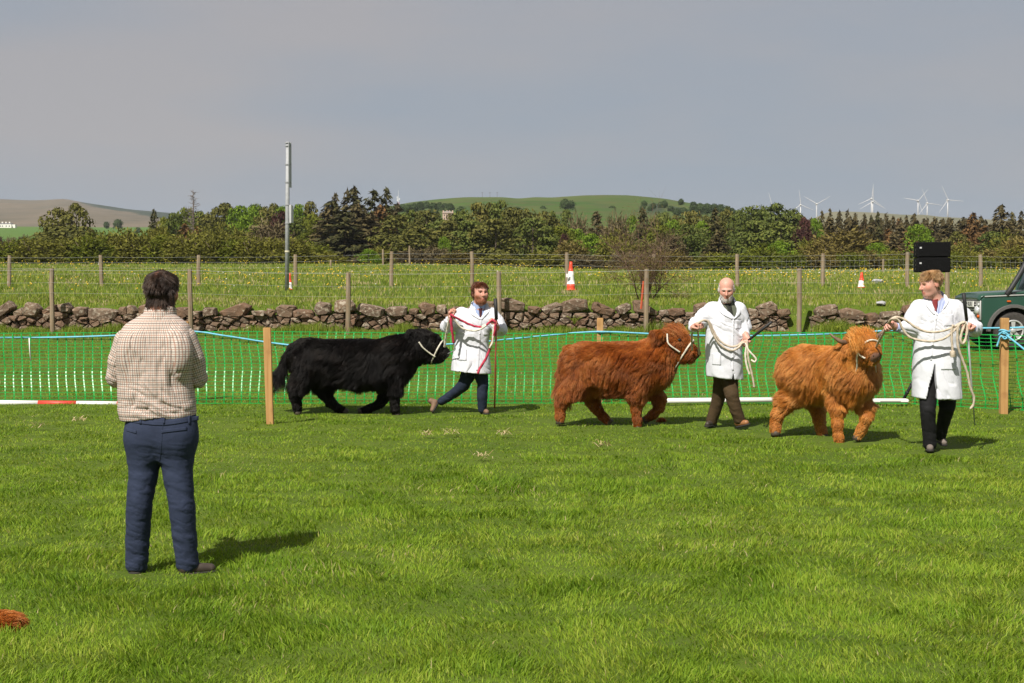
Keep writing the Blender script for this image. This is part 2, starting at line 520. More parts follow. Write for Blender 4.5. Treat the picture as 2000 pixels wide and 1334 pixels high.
def flowers():
    r = np.random.default_rng(8)
    n = 3300
    d = np.exp(r.uniform(math.log(50), math.log(112), n)); x = r.uniform(-1, 1, n) * 0.4 * d
    k = fbm(np.stack([x * 0.12, d * 0.12, 0 * x], -1), 4, 3) + r.normal(0, 0.10, n) > 0.53
    x, d = x[k], d[k]; n = len(x)
    z = ground_z(x, d) + r.uniform(0.20, 0.38, n)
    s = r.uniform(0.022, 0.046, n) * (d / 55) ** 0.35
    u = np.array([[math.cos(a), math.sin(a)] for a in np.arange(6) * math.pi / 3])
    vs = []
    c = np.stack([x, d, z], -1)
    ring = c[:, None, :] + np.concatenate([u[None] * s[:, None, None], np.zeros((n, 6, 1))], -1)
    top = c + np.stack([0 * s, 0 * s, s * 0.8], -1); bot = c - np.stack([0 * s, 0 * s, s * 0.7], -1)
    allv = np.concatenate([ring, top[:, None], bot[:, None]], 1).reshape(-1, 3)
    o = np.arange(n) * 8
    f = []
    for k in range(6):
        f.append(np.stack([o + k, o + (k + 1) % 6, o + 6], -1)); f.append(np.stack([o + (k + 1) % 6, o + k, o + 7], -1))
    f = np.stack(f, 1).reshape(-1, 3)
    me = mesh_np('flowers', allv, f)
    white = (r.random(n) < 0.08).astype(float)
    attr(me, 'tint', np.repeat(white, 8))
    t = NT('flower_heads')
    c = t.mix(t.n('Attribute', {'attribute_name': 'tint'}).outputs['Fac'], (0.62, 0.42, 0.02), (0.62, 0.62, 0.55))
    tag(obj('meadow_flowers', me, t.pbr(c, 0.7)), 'yellow dandelions and pale seed heads dotted over the meadow', 'flowers', kind='stuff')
flowers()
# ================================================================== trees
def leaf_quads(cen, nrm, size, aspect=1.0, r=None, axis=None):
    """one small quad per leaf clump, facing roughly nrm; long side along axis when given"""
    n = len(cen)
    nrm = nrm / (np.linalg.norm(nrm, axis=1)[:, None] + 1e-9)
    a = r.normal(size=(n, 3)) if axis is None else axis + r.normal(0, 0.25, (n, 3))
    a = a - nrm * (a * nrm).sum(1)[:, None]
    a /= np.linalg.norm(a, axis=1)[:, None] + 1e-9
    b = np.cross(nrm, a)
    s = size[:, None]
    q = np.stack([cen - a * s * aspect, cen - b * s * 0.55, cen + a * s * aspect, cen + b * s * 0.55], 1)
    return q.reshape(-1, 3)

def quads_mesh(name, v):
    return mesh_np(name, v, np.arange(len(v)).reshape(-1, 4), smooth=False)

def crown_spruce(seed, dens=1.0, gap=0.0):
    r = np.random.default_rng(seed); C, N, S, A = [], [], [], []
    nb = int(150 * dens)
    for i in range(nb):
        h = 0.06 + 0.93 * (i + r.random()) / nb
        a = r.uniform(0, 2 * math.pi)
        L = (1 - h) ** 0.8 * 0.50 * r.uniform(0.62, 1.12) + 0.018
        m = max(4, int(26 * L / 0.5 * r.uniform(0.8, 1.2)))
        t = np.sort(r.uniform(0.12, 1, m))
        dirv = V(math.cos(a), math.sin(a), 0)
        side = V(-math.sin(a), math.cos(a), 0)
        up = 0.10 if h > 0.8 else -0.16 + 0.1 * r.random()
        c = dirv * (t * L)[:, None] + side * (r.normal(0, 0.10, m) * t * L)[:, None]
        c[:, 2] = h + up * t * L + 0.10 * L * t ** 3 - r.uniform(0, 0.018, m)
        C.append(c); N.append(np.tile([0, 0, 0.9], (m, 1)) + dirv * 0.5 + r.normal(0, 0.45, (m, 3)))
        S.append(r.uniform(0.018, 0.036, m)); A.append(np.tile(dirv, (m, 1)))
    return leaf_quads(np.vstack(C), np.vstack(N), np.concatenate(S), 1.7, r, np.vstack(A))

def blob_crown(seed, nblob, rb, per, size, lo=0.22, dome=1.0, flat=0.8, radius=0.46, up=0.25, bottom=0.5, core=0.0):
    r = np.random.default_rng(seed); C, N, S = [], [], []
    if core:
        u = r.normal(size=(420, 3)); u /= np.linalg.norm(u, axis=1)[:, None]
        C.append(V(0, 0, 0.5) + u * core * r.uniform(0.8, 1.05, (420, 1))); N.append(u + r.normal(0, .3, u.shape)); S.append(np.full(420, size * 1.3))
    for i in range(nblob):
        h = r.uniform(lo, 1.0)
        prof = math.sin(math.pi * min(1, max(0.02, (1.03 - h) / (1.03 - lo))) ** dome * 0.72 + 0.05)
        a = r.uniform(0, 2 * math.pi); rad = radius * prof * r.uniform(0.35, 0.95)
        R0 = rb * r.uniform(0.6, 1.25) * (0.6 + 0.4 * prof)
        c0 = V(math.cos(a) * rad, math.sin(a) * rad, min(h, 1 - R0 * flat))
        m = int(per * (R0 / rb) ** 2)
        u = r.normal(size=(m, 3)); u /= np.linalg.norm(u, axis=1)[:, None]
        u = u[u[:, 2] > -bottom]; m = len(u)
        k = r.uniform(0.72, 1.08, m)[:, None]
        C.append(c0 + u * R0 * k * V(1, 1, flat)); N.append(u + V(0, 0, up) + r.normal(0, 0.45, (m, 3)))
        S.append(r.uniform(0.55, 1.25, m) * size)
    return leaf_quads(np.vstack(C), np.vstack(N), np.concatenate(S), 1.0, r)

def crown_spray(seed, n=260, size=0.018, per=12, spread=1.0, lo=0.05, leaf=1.0):
    """upright feathery crown: sprays that radiate from the stems (willow, thorn, bare twigs)"""
    r = np.random.default_rng(seed); C, N, S, A = [], [], [], []
    for i in range(n):
        a = r.uniform(0, 2 * math.pi); el = math.asin(r.uniform(0.05, 1.0))
        u = V(math.cos(a) * math.cos(el), math.sin(a) * math.cos(el), math.sin(el))
        end = V(u[0] * 0.5 * spread, u[1] * 0.5 * spread, lo + (1 - lo) * (0.12 + 0.88 * u[2])) * r.uniform(0.72, 1.02)
        st = end * r.uniform(0.45, 0.75) - V(0, 0, 0.06)
        m = per
        t = r.uniform(0, 1, m)[:, None]
        c = st + (end - st) * t + r.normal(0, 0.022, (m, 3))
        C.append(c); N.append(r.normal(0, 1, (m, 3)) + u * 0.3); S.append(r.uniform(0.6, 1.3, m) * size); A.append(np.tile(u, (m, 1)))
    return leaf_quads(np.vstack(C), np.vstack(N), np.concatenate(S), 1.6 * leaf, r, np.vstack(A))

def limbs(seed, lean=0.1, n=7, r0=0.022, top=0.85, spread=0.32, start=0.25):
    r = np.random.default_rng(seed); mb = MB()
    pts = [V(0, 0, -0.06)] + [V(r.normal(0, 0.01) + lean * t * t * 0.2, r.normal(0, 0.01), t * top) for t in np.linspace(0.1, 1, 6)]
    mb.tube(pts, np.linspace(r0, r0 * 0.25, 7), 6)
    for i in range(n):
        t = start + (0.9 - start) * i / n
        b = V(0.2 * lean * t * t, 0, t * top); a = r.uniform(0, 2 * math.pi)
        L = spread * (1.15 - t) * r.uniform(0.7, 1.2)
        e = b + V(math.cos(a) * L, math.sin(a) * L, L * r.uniform(0.3, 0.9))
        mb.tube([b, (b + e) / 2 + V(0, 0, -0.01), e], [r0 * 0.45 * (1.1 - t), r0 * 0.3 * (1.1 - t), r0 * 0.1], 5)
    return mb.mesh('trunk', True)

def multi_stems(seed, n=6, r0=0.02):
    r = np.random.default_rng(seed); mb = MB()
    for i in range(n):
        a = r.uniform(0, 2 * math.pi); e = V(math.cos(a) * 0.28, math.sin(a) * 0.28, r.uniform(0.5, 0.8))
        mb.tube([V(0, 0, -0.05), e * 0.35 + V(r.normal(0, .03), 0, 0.08), e], [r0, r0 * 0.7, r0 * 0.2], 5)
    return mb.mesh('trunk', True)

BARK = simple('bark', (0.07, 0.05, 0.035), (0.13, 0.10, 0.075), 0.9, 6, 0.5, 0.02)
def ramp3(a, b, c): return [(0.0, a), (0.5, b), (1.0, c)]
LEAF = dict(
    spruce=leafy('spruce_needles', ramp3((0.0260, 0.0302, 0.0099), (0.0650, 0.0643, 0.0216), (0.1299, 0.1005, 0.0375)), 0.12),
    brown=leafy('brown_spruce_needles', ramp3((0.0347, 0.0312, 0.0138), (0.0824, 0.0666, 0.0274), (0.1430, 0.1091, 0.0458)), 0.12),
    russet=leafy('russet_spruce_needles', ramp3((0.0500, 0.0328, 0.0126), (0.1248, 0.0673, 0.0236), (0.1913, 0.1076, 0.0381)), 0.12),
    pine=leafy('pine_needles', ramp3((0.0451, 0.0495, 0.0107), (0.1036, 0.1036, 0.0214), (0.1803, 0.1577, 0.0366)), 0.15),
    green=leafy('green_pine_needles', ramp3((0.0392, 0.0562, 0.0107), (0.0889, 0.1122, 0.0214), (0.1545, 0.1685, 0.0343)), 0.15),
    bright=leafy('bright_leaves', ramp3((0.0638, 0.1156, 0.0091), (0.1316, 0.2112, 0.0152), (0.2073, 0.2949, 0.0267)), 0.3),
    lime=leafy('yellow_green_leaves', ramp3((0.0758, 0.0956, 0.0097), (0.1316, 0.1514, 0.0152), (0.1993, 0.2112, 0.0243)), 0.3),
    olive=leafy('olive_leaves', ramp3((0.0722, 0.0749, 0.0114), (0.1487, 0.1465, 0.0229), (0.2344, 0.2196, 0.0381)), 0.25),
    ochre=leafy('ochre_twigs', ramp3((0.0766, 0.0608, 0.0168), (0.1487, 0.1170, 0.0304), (0.2253, 0.1825, 0.0503)), 0.2),
    bare=leafy('brown_twigs', ramp3((0.0582, 0.0449, 0.0229), (0.1207, 0.0936, 0.0458), (0.1830, 0.1498, 0.0725)), 0.1),
    copper=leafy('copper_leaves', ramp3((0.0291, 0.0126, 0.0107), (0.0624, 0.0253, 0.0214), (0.1082, 0.0451, 0.0343)), 0.2),
    far=leafy('far_leaves', ramp3((0.0277, 0.0485, 0.0152), (0.0451, 0.0728, 0.0221), (0.0659, 0.1005, 0.0312)), 0.15),
)
FORM = dict(
    spruce=[(quads_mesh('crown', crown_spruce(100 + i, 1.15)), limbs(200 + i, 0.0, 0, 0.014, 0.97)) for i in range(4)],
    thin=[(quads_mesh('crown', crown_spruce(110 + i, 0.62)), limbs(210 + i, 0.0, 0, 0.014, 0.98)) for i in range(3)],
    pine=[(quads_mesh('crown', blob_crown(120 + i, 52, 0.17, 96, 0.036, lo=0.08, flat=0.55, radius=0.50, up=0.5)), limbs(220 + i, 0.3, 8)) for i in range(4)],
    broad=[(quads_mesh('crown', blob_crown(130 + i, 48, 0.18, 100, 0.033, lo=0.10, flat=0.75, radius=0.50)), limbs(230 + i, 0.1, 8)) for i in range(4)],
    spray=[(quads_mesh('crown', crown_spray(140 + i, 360, 0.028, 12)), multi_stems(240 + i)) for i in range(4)],
    twig=[(quads_mesh('crown', crown_spray(150 + i, 420, 0.020, 11, leaf=1.9)), multi_stems(250 + i, 8)) for i in range(3)],
)
KIND = {   # kind: (form, leaves, object name, description, category)
    's': ('spruce', 'spruce', 'spruce_tree', 'dark pointed spruce', 'spruce'),
    't': ('thin', 'brown', 'spruce_tree', 'thin brown spruce', 'spruce'),
    'b': ('spruce', 'brown', 'spruce_tree', 'brown needled spruce', 'spruce'),
    'r': ('spruce', 'russet', 'spruce_tree', 'rust red spruce', 'spruce'),
    'p': ('pine', 'pine', 'pine_tree', 'dull olive pine', 'pine'),
    'g': ('pine', 'green', 'pine_tree', 'dark green pine', 'pine'),
    'B': ('broad', 'bright', 'leafy_tree', 'bright green leafy tree', 'tree'),
    'L': ('broad', 'lime', 'leafy_tree', 'yellow green leafy tree', 'tree'),
    'o': ('spray', 'olive', 'willow_bush', 'olive feathery willow', 'bush'),
    'y': ('spray', 'lime', 'thorn_bush', 'fresh green thorn bush', 'bush'),
    'c': ('spray', 'ochre', 'willow_bush', 'ochre domed willow', 'bush'),
    'w': ('twig', 'bare', 'bare_tree', 'bare brown twiggy tree', 'tree'),
    'u': ('broad', 'copper', 'copper_beech', 'dark copper beech', 'tree'),
}
# kind, x, top y (photograph pixels), half width, distance
WOOD = [
 ('p',116,404,34,190),('p',149,397,27,188),('p',128,440,52,182),('s',301,408,15,230),('o',312,432,24,185),('L',322,424,20,260),('g',343,416,20,230),('L',364,405,22,250),
 ('B',352,425,20,255),('r',362,436,22,215),('r',384,442,18,214),('g',388,412,22,240),('p',405,416,24,235),('p',438,396,26,255),('p',420,405,20,250),('B',470,402,26,245),('B',478,420,22,225),('B',492,400,20,260),
 ('g',502,397,20,262),('o',432,428,32,205),('o',395,440,30,200),('w',525,424,44,205),('p',535,397,16,270),('B',550,402,16,262),('u',549,412,18,225),('B',585,399,20,262),('p',606,394,22,255),
 ('L',609,418,22,215),('g',578,425,24,212),('L',594,455,18,205),('p',520,402,24,255),('o',470,440,34,195),('w',500,455,30,190),
 ('t',655,376,20,240),('s',650,392,46,210),('t',678,368,22,238),('s',692,364,36,232),('b',640,404,36,205),('s',730,371,36,226),('s',754,366,26,236),('b',700,398,48,202),('r',745,400,34,212),('s',672,410,46,196),
 ('b',776,396,24,232),('b',725,415,40,198),('B',720,486,17,150),('o',742,478,22,155),
 ('p',772,420,44,196),('g',800,408,30,230),('p',833,411,34,215),('p',815,440,40,185),('g',858,428,30,210),('p',878,430,28,205),('g',905,407,26,222),('p',935,396,28,216),('p',957,394,24,224),('g',976,391,26,218),
 ('p',1000,405,30,206),('p',1022,409,30,200),('g',920,430,36,188),('p',965,428,40,184),('p',1060,411,30,222),('g',1040,425,34,190),('p',1075,424,28,214),('g',1080,412,14,240),('B',868,462,11,180),('w',850,478,28,165),
 ('g',1106,409,14,240),('w',1130,411,25,235),('b',1166,413,24,230),('w',1206,408,28,228),('L',1097,441,28,200),('B',1122,446,20,205),('u',1103,456,10,180),('B',1155,456,24,185),('o',1206,446,32,178),('c',1115,460,28,170),
 ('B',1235,421,18,235),('s',1255,405,19,215),('p',1276,426,18,222),('g',1292,424,20,232),('B',1316,429,17,225),('g',1300,414,13,260),('p',1348,413,28,230),('B',1372,431,18,212),('L',1290,440,26,212),('s',1397,406,22,205),('g',1340,436,28,194),
 ('b',1402,452,27,178),('w',1305,447,30,176),('g',1368,445,20,196),('p',1422,404,20,236),('g',1443,408,24,228),('g',1467,403,28,222),('g',1487,400,20,238),('g',1512,397,34,216),('g',1550,406,28,226),('g',1480,430,40,192),('g',1525,432,38,190),
 ('u',1572,424,15,205),('u',1562,446,18,188),('B',1592,426,14,232),
 ('b',1605,411,13,252),('t',1621,407,13,256),('b',1640,411,15,250),('t',1656,409,13,255),('b',1671,415,14,251),('b',1688,417,14,252),('s',1702,420,12,250),('s',1714,413,14,247),('t',1731,415,13,252),('b',1744,421,13,248),('t',1759,424,12,254),
 ('b',1770,420,14,250),('b',1786,417,17,246),('t',1811,424,12,252),('b',1826,424,18,246),('b',1843,426,14,250),('t',1852,424,11,256),('b',1883,423,20,246),('r',1900,415,24,238),('b',1916,421,16,250),('b',1956,400,30,232),('s',1977,414,16,246),('t',1996,411,16,248),('b',2020,412,24,240),('r',2050,420,30,236),
 ('b',1620,425,24,235),('b',1662,428,26,232),('b',1705,432,26,230),('r',1736,446,24,218),('s',1715,445,22,212),('b',1760,436,28,226),('r',1775,445,24,222),('B',1795,438,24,208),('b',1815,438,24,225),('b',1848,438,26,222),('r',1886,446,30,205),('p',1870,452,24,198),
 ('r',1925,440,26,216),('g',1940,452,30,188),('o',1966,446,30,186),('c',1992,455,34,176),('b',1745,455,26,196),('c',2040,450,40,180),
 ('c',1652,440,60,182),('c',1615,462,40,172),('o',1580,462,28,176),('B',1521,470,21,165),('y',1490,474,32,158),('y',1422,490,34,150),('y',1550,492,30,150),('y',1460,492,30,150),('y',1660,488,26,150),('c',1600,488,30,150),('B',1711,474,20,168),('c',1688,484,28,156),
 ('o',1738,484,24,158),('y',1760,496,24,150),('y',1862,486,20,152),('o',1880,470,26,166),('o',1900,490,28,152),('c',1945,480,34,156),('o',1985,478,36,150),('y',1920,498,24,148),
]
# the low hedge of willow along the far edge of the meadow
for x, yt in zip(range(-40, 620, 36), [470,464,466,460,462,455,452,446,440,448,452,450,456,452,458,455,462,460,470]):
    WOOD.append(('o' if (x // 36) % 4 else 'y', x, yt, 34, 146 + (x * 7) % 11))
for x, yt in zip(range(640, 1480, 84), [490,494,484,488,490,486,494,488,486,490]):
    WOOD.append(('ocwow'[(x // 42) % 5], x, yt, 32, 150 + (x * 5) % 13))

for i_, x in enumerate(range(1585, 2100, 17)):
    WOOD.append(('bbrb'[i_ % 4], x, 425 + (i_ * 5) % 8, 20, 262 + (i_ * 3) % 9))
for i_, x in enumerate(range(330, 1580, 33)):
    WOOD.append(('pgpo'[i_ % 4], x, 438 + (i_ * 7) % 11, 24, 268 + (i_ * 5) % 13))

for i_, x in enumerate(list(range(338, 600, 27)) + list(range(790, 1090, 30)) + list(range(1290, 1580, 30))):
    WOOD.append(('gpgp'[i_ % 4], x, 414 + (i_ * 5) % 9, 17, 276 + (i_ * 5) % 11))

MARKS = [(10, 'the long white farmhouse'), (130, 'the twin pines'), (310, 'the checked-shirt man'), (377, 'the dead conifer'), (561, 'the tall steel pole'), (690, 'the black bullock'),
         (778, 'the radio mast'), (875, 'the pink stone house'), (940, 'the red-bearded man'), (1115, 'the tall traffic cone'), (1260, 'the leafless shrub'), (1420, 'the bald bearded man'),
         (1600, 'the lone turbines'), (1702, 'the crossed pair of turbines'), (1817, 'the loudspeakers'), (1960, 'the green vehicle')]
ORD = ['first', 'second', 'third', 'fourth', 'fifth', 'sixth', 'seventh', 'eighth', 'ninth', 'tenth', 'eleventh', 'twelfth']
ORDW = ORD + ['thirteenth', 'fourteenth', 'fifteenth', 'sixteenth', 'seventeenth', 'eighteenth', 'nineteenth', 'twentieth', 'twenty-first', 'twenty-second', 'twenty-third', 'twenty-fourth', 'twenty-fifth', 'twenty-sixth', 'twenty-seventh']
def place_wood():
    groups = {}
    for w in WOOD:
        mk = min(MARKS, key=lambda m: abs(m[0] - w[1]))[1]
        groups.setdefault((KIND[w[0]][3], mk), []).append(w)
    first = {}
    cnt = 0
    for (desc, mk), ws in groups.items():
        ws.sort(key=lambda w: w[1])
        for i, (k, x, yt, hw, d) in enumerate(ws):
            form, leaf, nm, _, cat = KIND[k]
            lab = f'{desc} in the wood behind {mk}' if len(ws) == 1 else f'{desc} behind {mk}, {ORDW[i]} of {len(ws)} rightwards'
            top = P(x, yt, d); gz = float(ground_z(top[0], d))
            H = top[2] - gz; W = hw * d / FPX * (4.2 if form in ('spruce', 'thin') else 3.1)
            rr = np.random.default_rng(int(x * 7 + yt))
            t = thing(nm, lab, cat, (top[0], d, gz), 'trees and bushes of the wood beyond the meadow')
            crown, trunk = FORM[form][cnt % len(FORM[form])]; cnt += 1
            for part, me, m in (('crown', crown, LEAF[leaf]), ('trunk', trunk, BARK)):
                o = bpy.data.objects.new(part, me); COL.objects.link(o); o.parent = t
                if not len(me.materials): me.materials.append(m)
                o.material_slots[0].link = 'OBJECT'; o.material_slots[0].material = m
            t.scale = (W, W, H)
            t.rotation_euler = (0, 0, rr.uniform(0, 6.28))
place_wood()

# the dead conifer that stands bare above the wood
def dead_conifer():
    d = 222; top = P(377, 370, d); base = V(top[0], d, ground_z(top[0], d))
    H = top[2] - base[2]; t = thing('dead_conifer', 'dead leafless conifer with short bare branches above the wood', 'tree', base)
    mb = MB(); mb.tube([base, base + V(0.05, 0, H * 0.5), base + V(0, 0, H)], [0.22, 0.15, 0.03], 7); mb.build('trunk', BARK, t, True)
    mb = MB(); r = np.random.default_rng(4)
    for i in range(72):
        h = 0.32 + 0.66 * i / 72; L = (0.25 + 2.6 * (1 - h) ** 0.7) * r.uniform(0.5, 1.1); a = r.uniform(0, 6.28)
        b = base + V(0, 0, H * h); u = V(math.cos(a), math.sin(a), 0)
        e = b + u * L + V(0, 0, L * r.uniform(-0.1, 0.35)); mb.tube([b, (b + e) / 2 + V(0, 0, -0.1 * L), e], [0.05, 0.035, 0.015], 4)
        for q in range(3):
            s = b + (e - b) * r.uniform(0.4, 0.95); mb.tube([s, s + r.normal(0, 0.22, 3) + u * 0.15], [0.025, 0.012], 3)
    mb.build('branches', simple('dead_wood', (0.13, 0.11, 0.095), (0.2, 0.17, 0.15), 0.9, 5), t)
dead_conifer()

# trees on the hill and the two lone trees in the far pasture
def far_trees():
    fm = [quads_mesh('far_tree', blob_crown(300 + i, 20, 0.25, 60, 0.06, lo=0.1, radius=0.40, core=0.40)) for i in range(4)]
    spots = [(230, 428, 9, 900, 'round lone tree in the far pasture, the larger of two'), (208, 433, 6, 905, 'small round lone tree in the far pasture'), (270, 444, 7, 880, 'low bush at the edge of the far pasture')]
    r = np.random.default_rng(6)
    for i, (x, yt, hw) in enumerate([(1104,388,10),(1115,391,8),(1195,402,8),(1222,404,6),(1258,391,6),(1276,396,6),(1290,394,6),(1298,391,7),(1330,388,6),(1310,402,7),(1322,406,8),(1335,404,8),(1355,394,9),(1368,396,9),(1382,397,9),(1395,397,9),(1408,399,9),
                                       (1420,402,9),(1430,406,8),(1345,410,9),(1360,408,9),(1375,410,9),(1392,411,9),(1255,400,6),(1270,402,6),
                                       (786,398,8),(797,399,8),(808,396,9),(820,394,9),(833,393,9),(846,396,9),(858,395,9),(790,408,9),(803,409,9),(818,407,9),(832,407,9),(848,406,9),(862,405,9),(885,404,9),(900,402,9),(880,397,8),(870,397,8),(1000,406,9),(1012,404,9),(1025,407,9),(1037,405,9),(1045,412,9),(1060,402,7)]):
        spots.append((x, yt, hw, 640 + (i * 37) % 120, None))
    spots.sort(key=lambda s: s[0])
    n_h = sum(1 for s in spots if s[4] is None); q = 0
    side = {}
    for s in spots:
        if s[4] is None: side.setdefault('a' if s[0] < 950 else 'm' if s[0] < 1100 else 'b', []).append(s)
    for i, (x, yt, hw, d, lab) in enumerate(spots):
        top = P(x, yt, d); w = hw * 2.3 * d / FPX; h = w * 1.0
        if lab is None:
            k = 'a' if x < 950 else 'm' if x < 1100 else 'b'
            j = side[k].index((x, yt, hw, d, lab)) + 1
            place = {'a': 'by the pink stone house', 'm': 'above the dull olive pines', 'b': 'above the bald man'}[k]
            lab = f'round hillside tree {place}, {ORDW[j - 1]} of {len(side[k])} rightwards'
        o = obj('hillside_tree' if d < 800 else 'pasture_tree', fm[i % 4], LEAF['far'])
        o.location = (top[0], d, top[2] - h); o.scale = (w, w, h * 1.02); o.rotation_euler = (0, 0, i * 1.3)
        tag(o, lab, 'tree', 'far trees on the hill and pasture')
far_trees()

# brown hedge across the far pasture
for j, x in enumerate(range(-30, 100, 26)):
    d = 330; top = P(x, 456 + (j * 7) % 5, d); o = obj('pasture_hedge', FORM['twig'][j % 3][0], LEAF['copper' if j % 2 else 'bare'])
    o.location = (top[0], d, top[2] - 4.2); o.scale = (4.4, 3.4, 4.2)
    tag(o, f'purplish brown hedge bush below the white farmhouse, {ORD[j]} of five rightwards', 'hedge', 'hedge below the farmhouse')
# ================================================================== dry stone wall
def stone_mat():
    t = NT('basalt_stone')
    oi = t.n('ObjectInfo').outputs['Random']
    tc = t.n('TexCoord').outputs['Object']
    off = t.n('VectorMath', {'operation': 'SCALE'}, i0=t.n('CombineXYZ', X=oi, Y=oi, Z=oi).outputs[0], Scale=40.0).outputs[0]
    vec = t.n('VectorMath', {'operation': 'ADD'}, i0=tc, i1=off).outputs[0]
    n1 = t.noise(3.2, 5, vec=vec); n2 = t.noise(11, 5, 0.65, vec=vec); n3 = t.noise(40, 4, vec=vec)
    base = t.ramp(oi, [(0.0, (0.150, 0.085, 0.052)), (0.35, (0.205, 0.135, 0.088)), (0.7, (0.165, 0.122, 0.092)), (1.0, (0.24, 0.165, 0.105))])
    c = t.mix(t.n('MapRange', Value=n1, i1=0.35, i2=0.7).outputs[0], base, (0.105, 0.070, 0.048))
    lich = t.n('Math', {'operation': 'MULTIPLY_ADD'}, i0=oi, i1=0.12, i2=n2).outputs[0]
    c = t.mix(t.n('MapRange', Value=lich, i1=0.60, i2=0.72).outputs[0], c, (0.36, 0.31, 0.24))
    c = t.mix(t.n('MapRange', Value=n3, i1=0.62, i2=0.74).outputs[0], c, (0.26, 0.20, 0.12))
    return t.pbr(c, 0.9, t.bump(n2, 0.7, 0.03), spec=0.15)
STONE = stone_mat()
EARTH = simple('wall_earth', (0.030, 0.022, 0.014), (0.060, 0.045, 0.028), 0.95, 8, 0.5)
WALL_D = 45.95

def clip_poly(poly, n, c):
    out = []
    for i in range(len(poly)):
        a, b = poly[i], poly[(i + 1) % len(poly)]
        da, db = np.dot(a, n) - c, np.dot(b, n) - c
        if da <= 0: out.append(a)
        if (da < 0 < db) or (db < 0 < da): out.append(a + (b - a) * (da / (da - db)))
    return out

def stone_mesh(poly, y_front, depth, r, bulge):
    """one stone: its outline in (x, z), rounded, with a rough bulging face"""
    p = np.array(poly)
    q = []
    for i in range(len(p)):
        a, b, c = p[i - 1], p[i], p[(i + 1) % len(p)]
        q += [b + (a - b) * 0.13, b + (c - b) * 0.13]
    p = np.array(q); cen = p.mean(0); n = len(p)
    rings = []
    for sc, dy in ((0.95, depth), (1.0, depth * 0.35), (0.95, 0.01), (0.74, -bulge * 0.8)):
        ring = cen + (p - cen) * sc
        y = np.full(n, y_front + dy) + r.normal(0, 0.015, n)
        ring = ring + r.normal(0, 0.010, ring.shape)
        rings.append(np.stack([ring[:, 0], y, ring[:, 1]], -1))
    vs = np.vstack(rings + [[(cen[0] + r.normal(0, .03), y_front - bulge, cen[1] + r.normal(0, .03))]])
    fs = [(k * n + i, k * n + (i + 1) % n, (k + 1) * n + (i + 1) % n, (k + 1) * n + i) for k in range(3) for i in range(n)]
    fs += [(3 * n + i, 3 * n + (i + 1) % n, 4 * n) for i in range(n)]
    fs += [tuple(range(n - 1, -1, -1))]
    return vs, fs

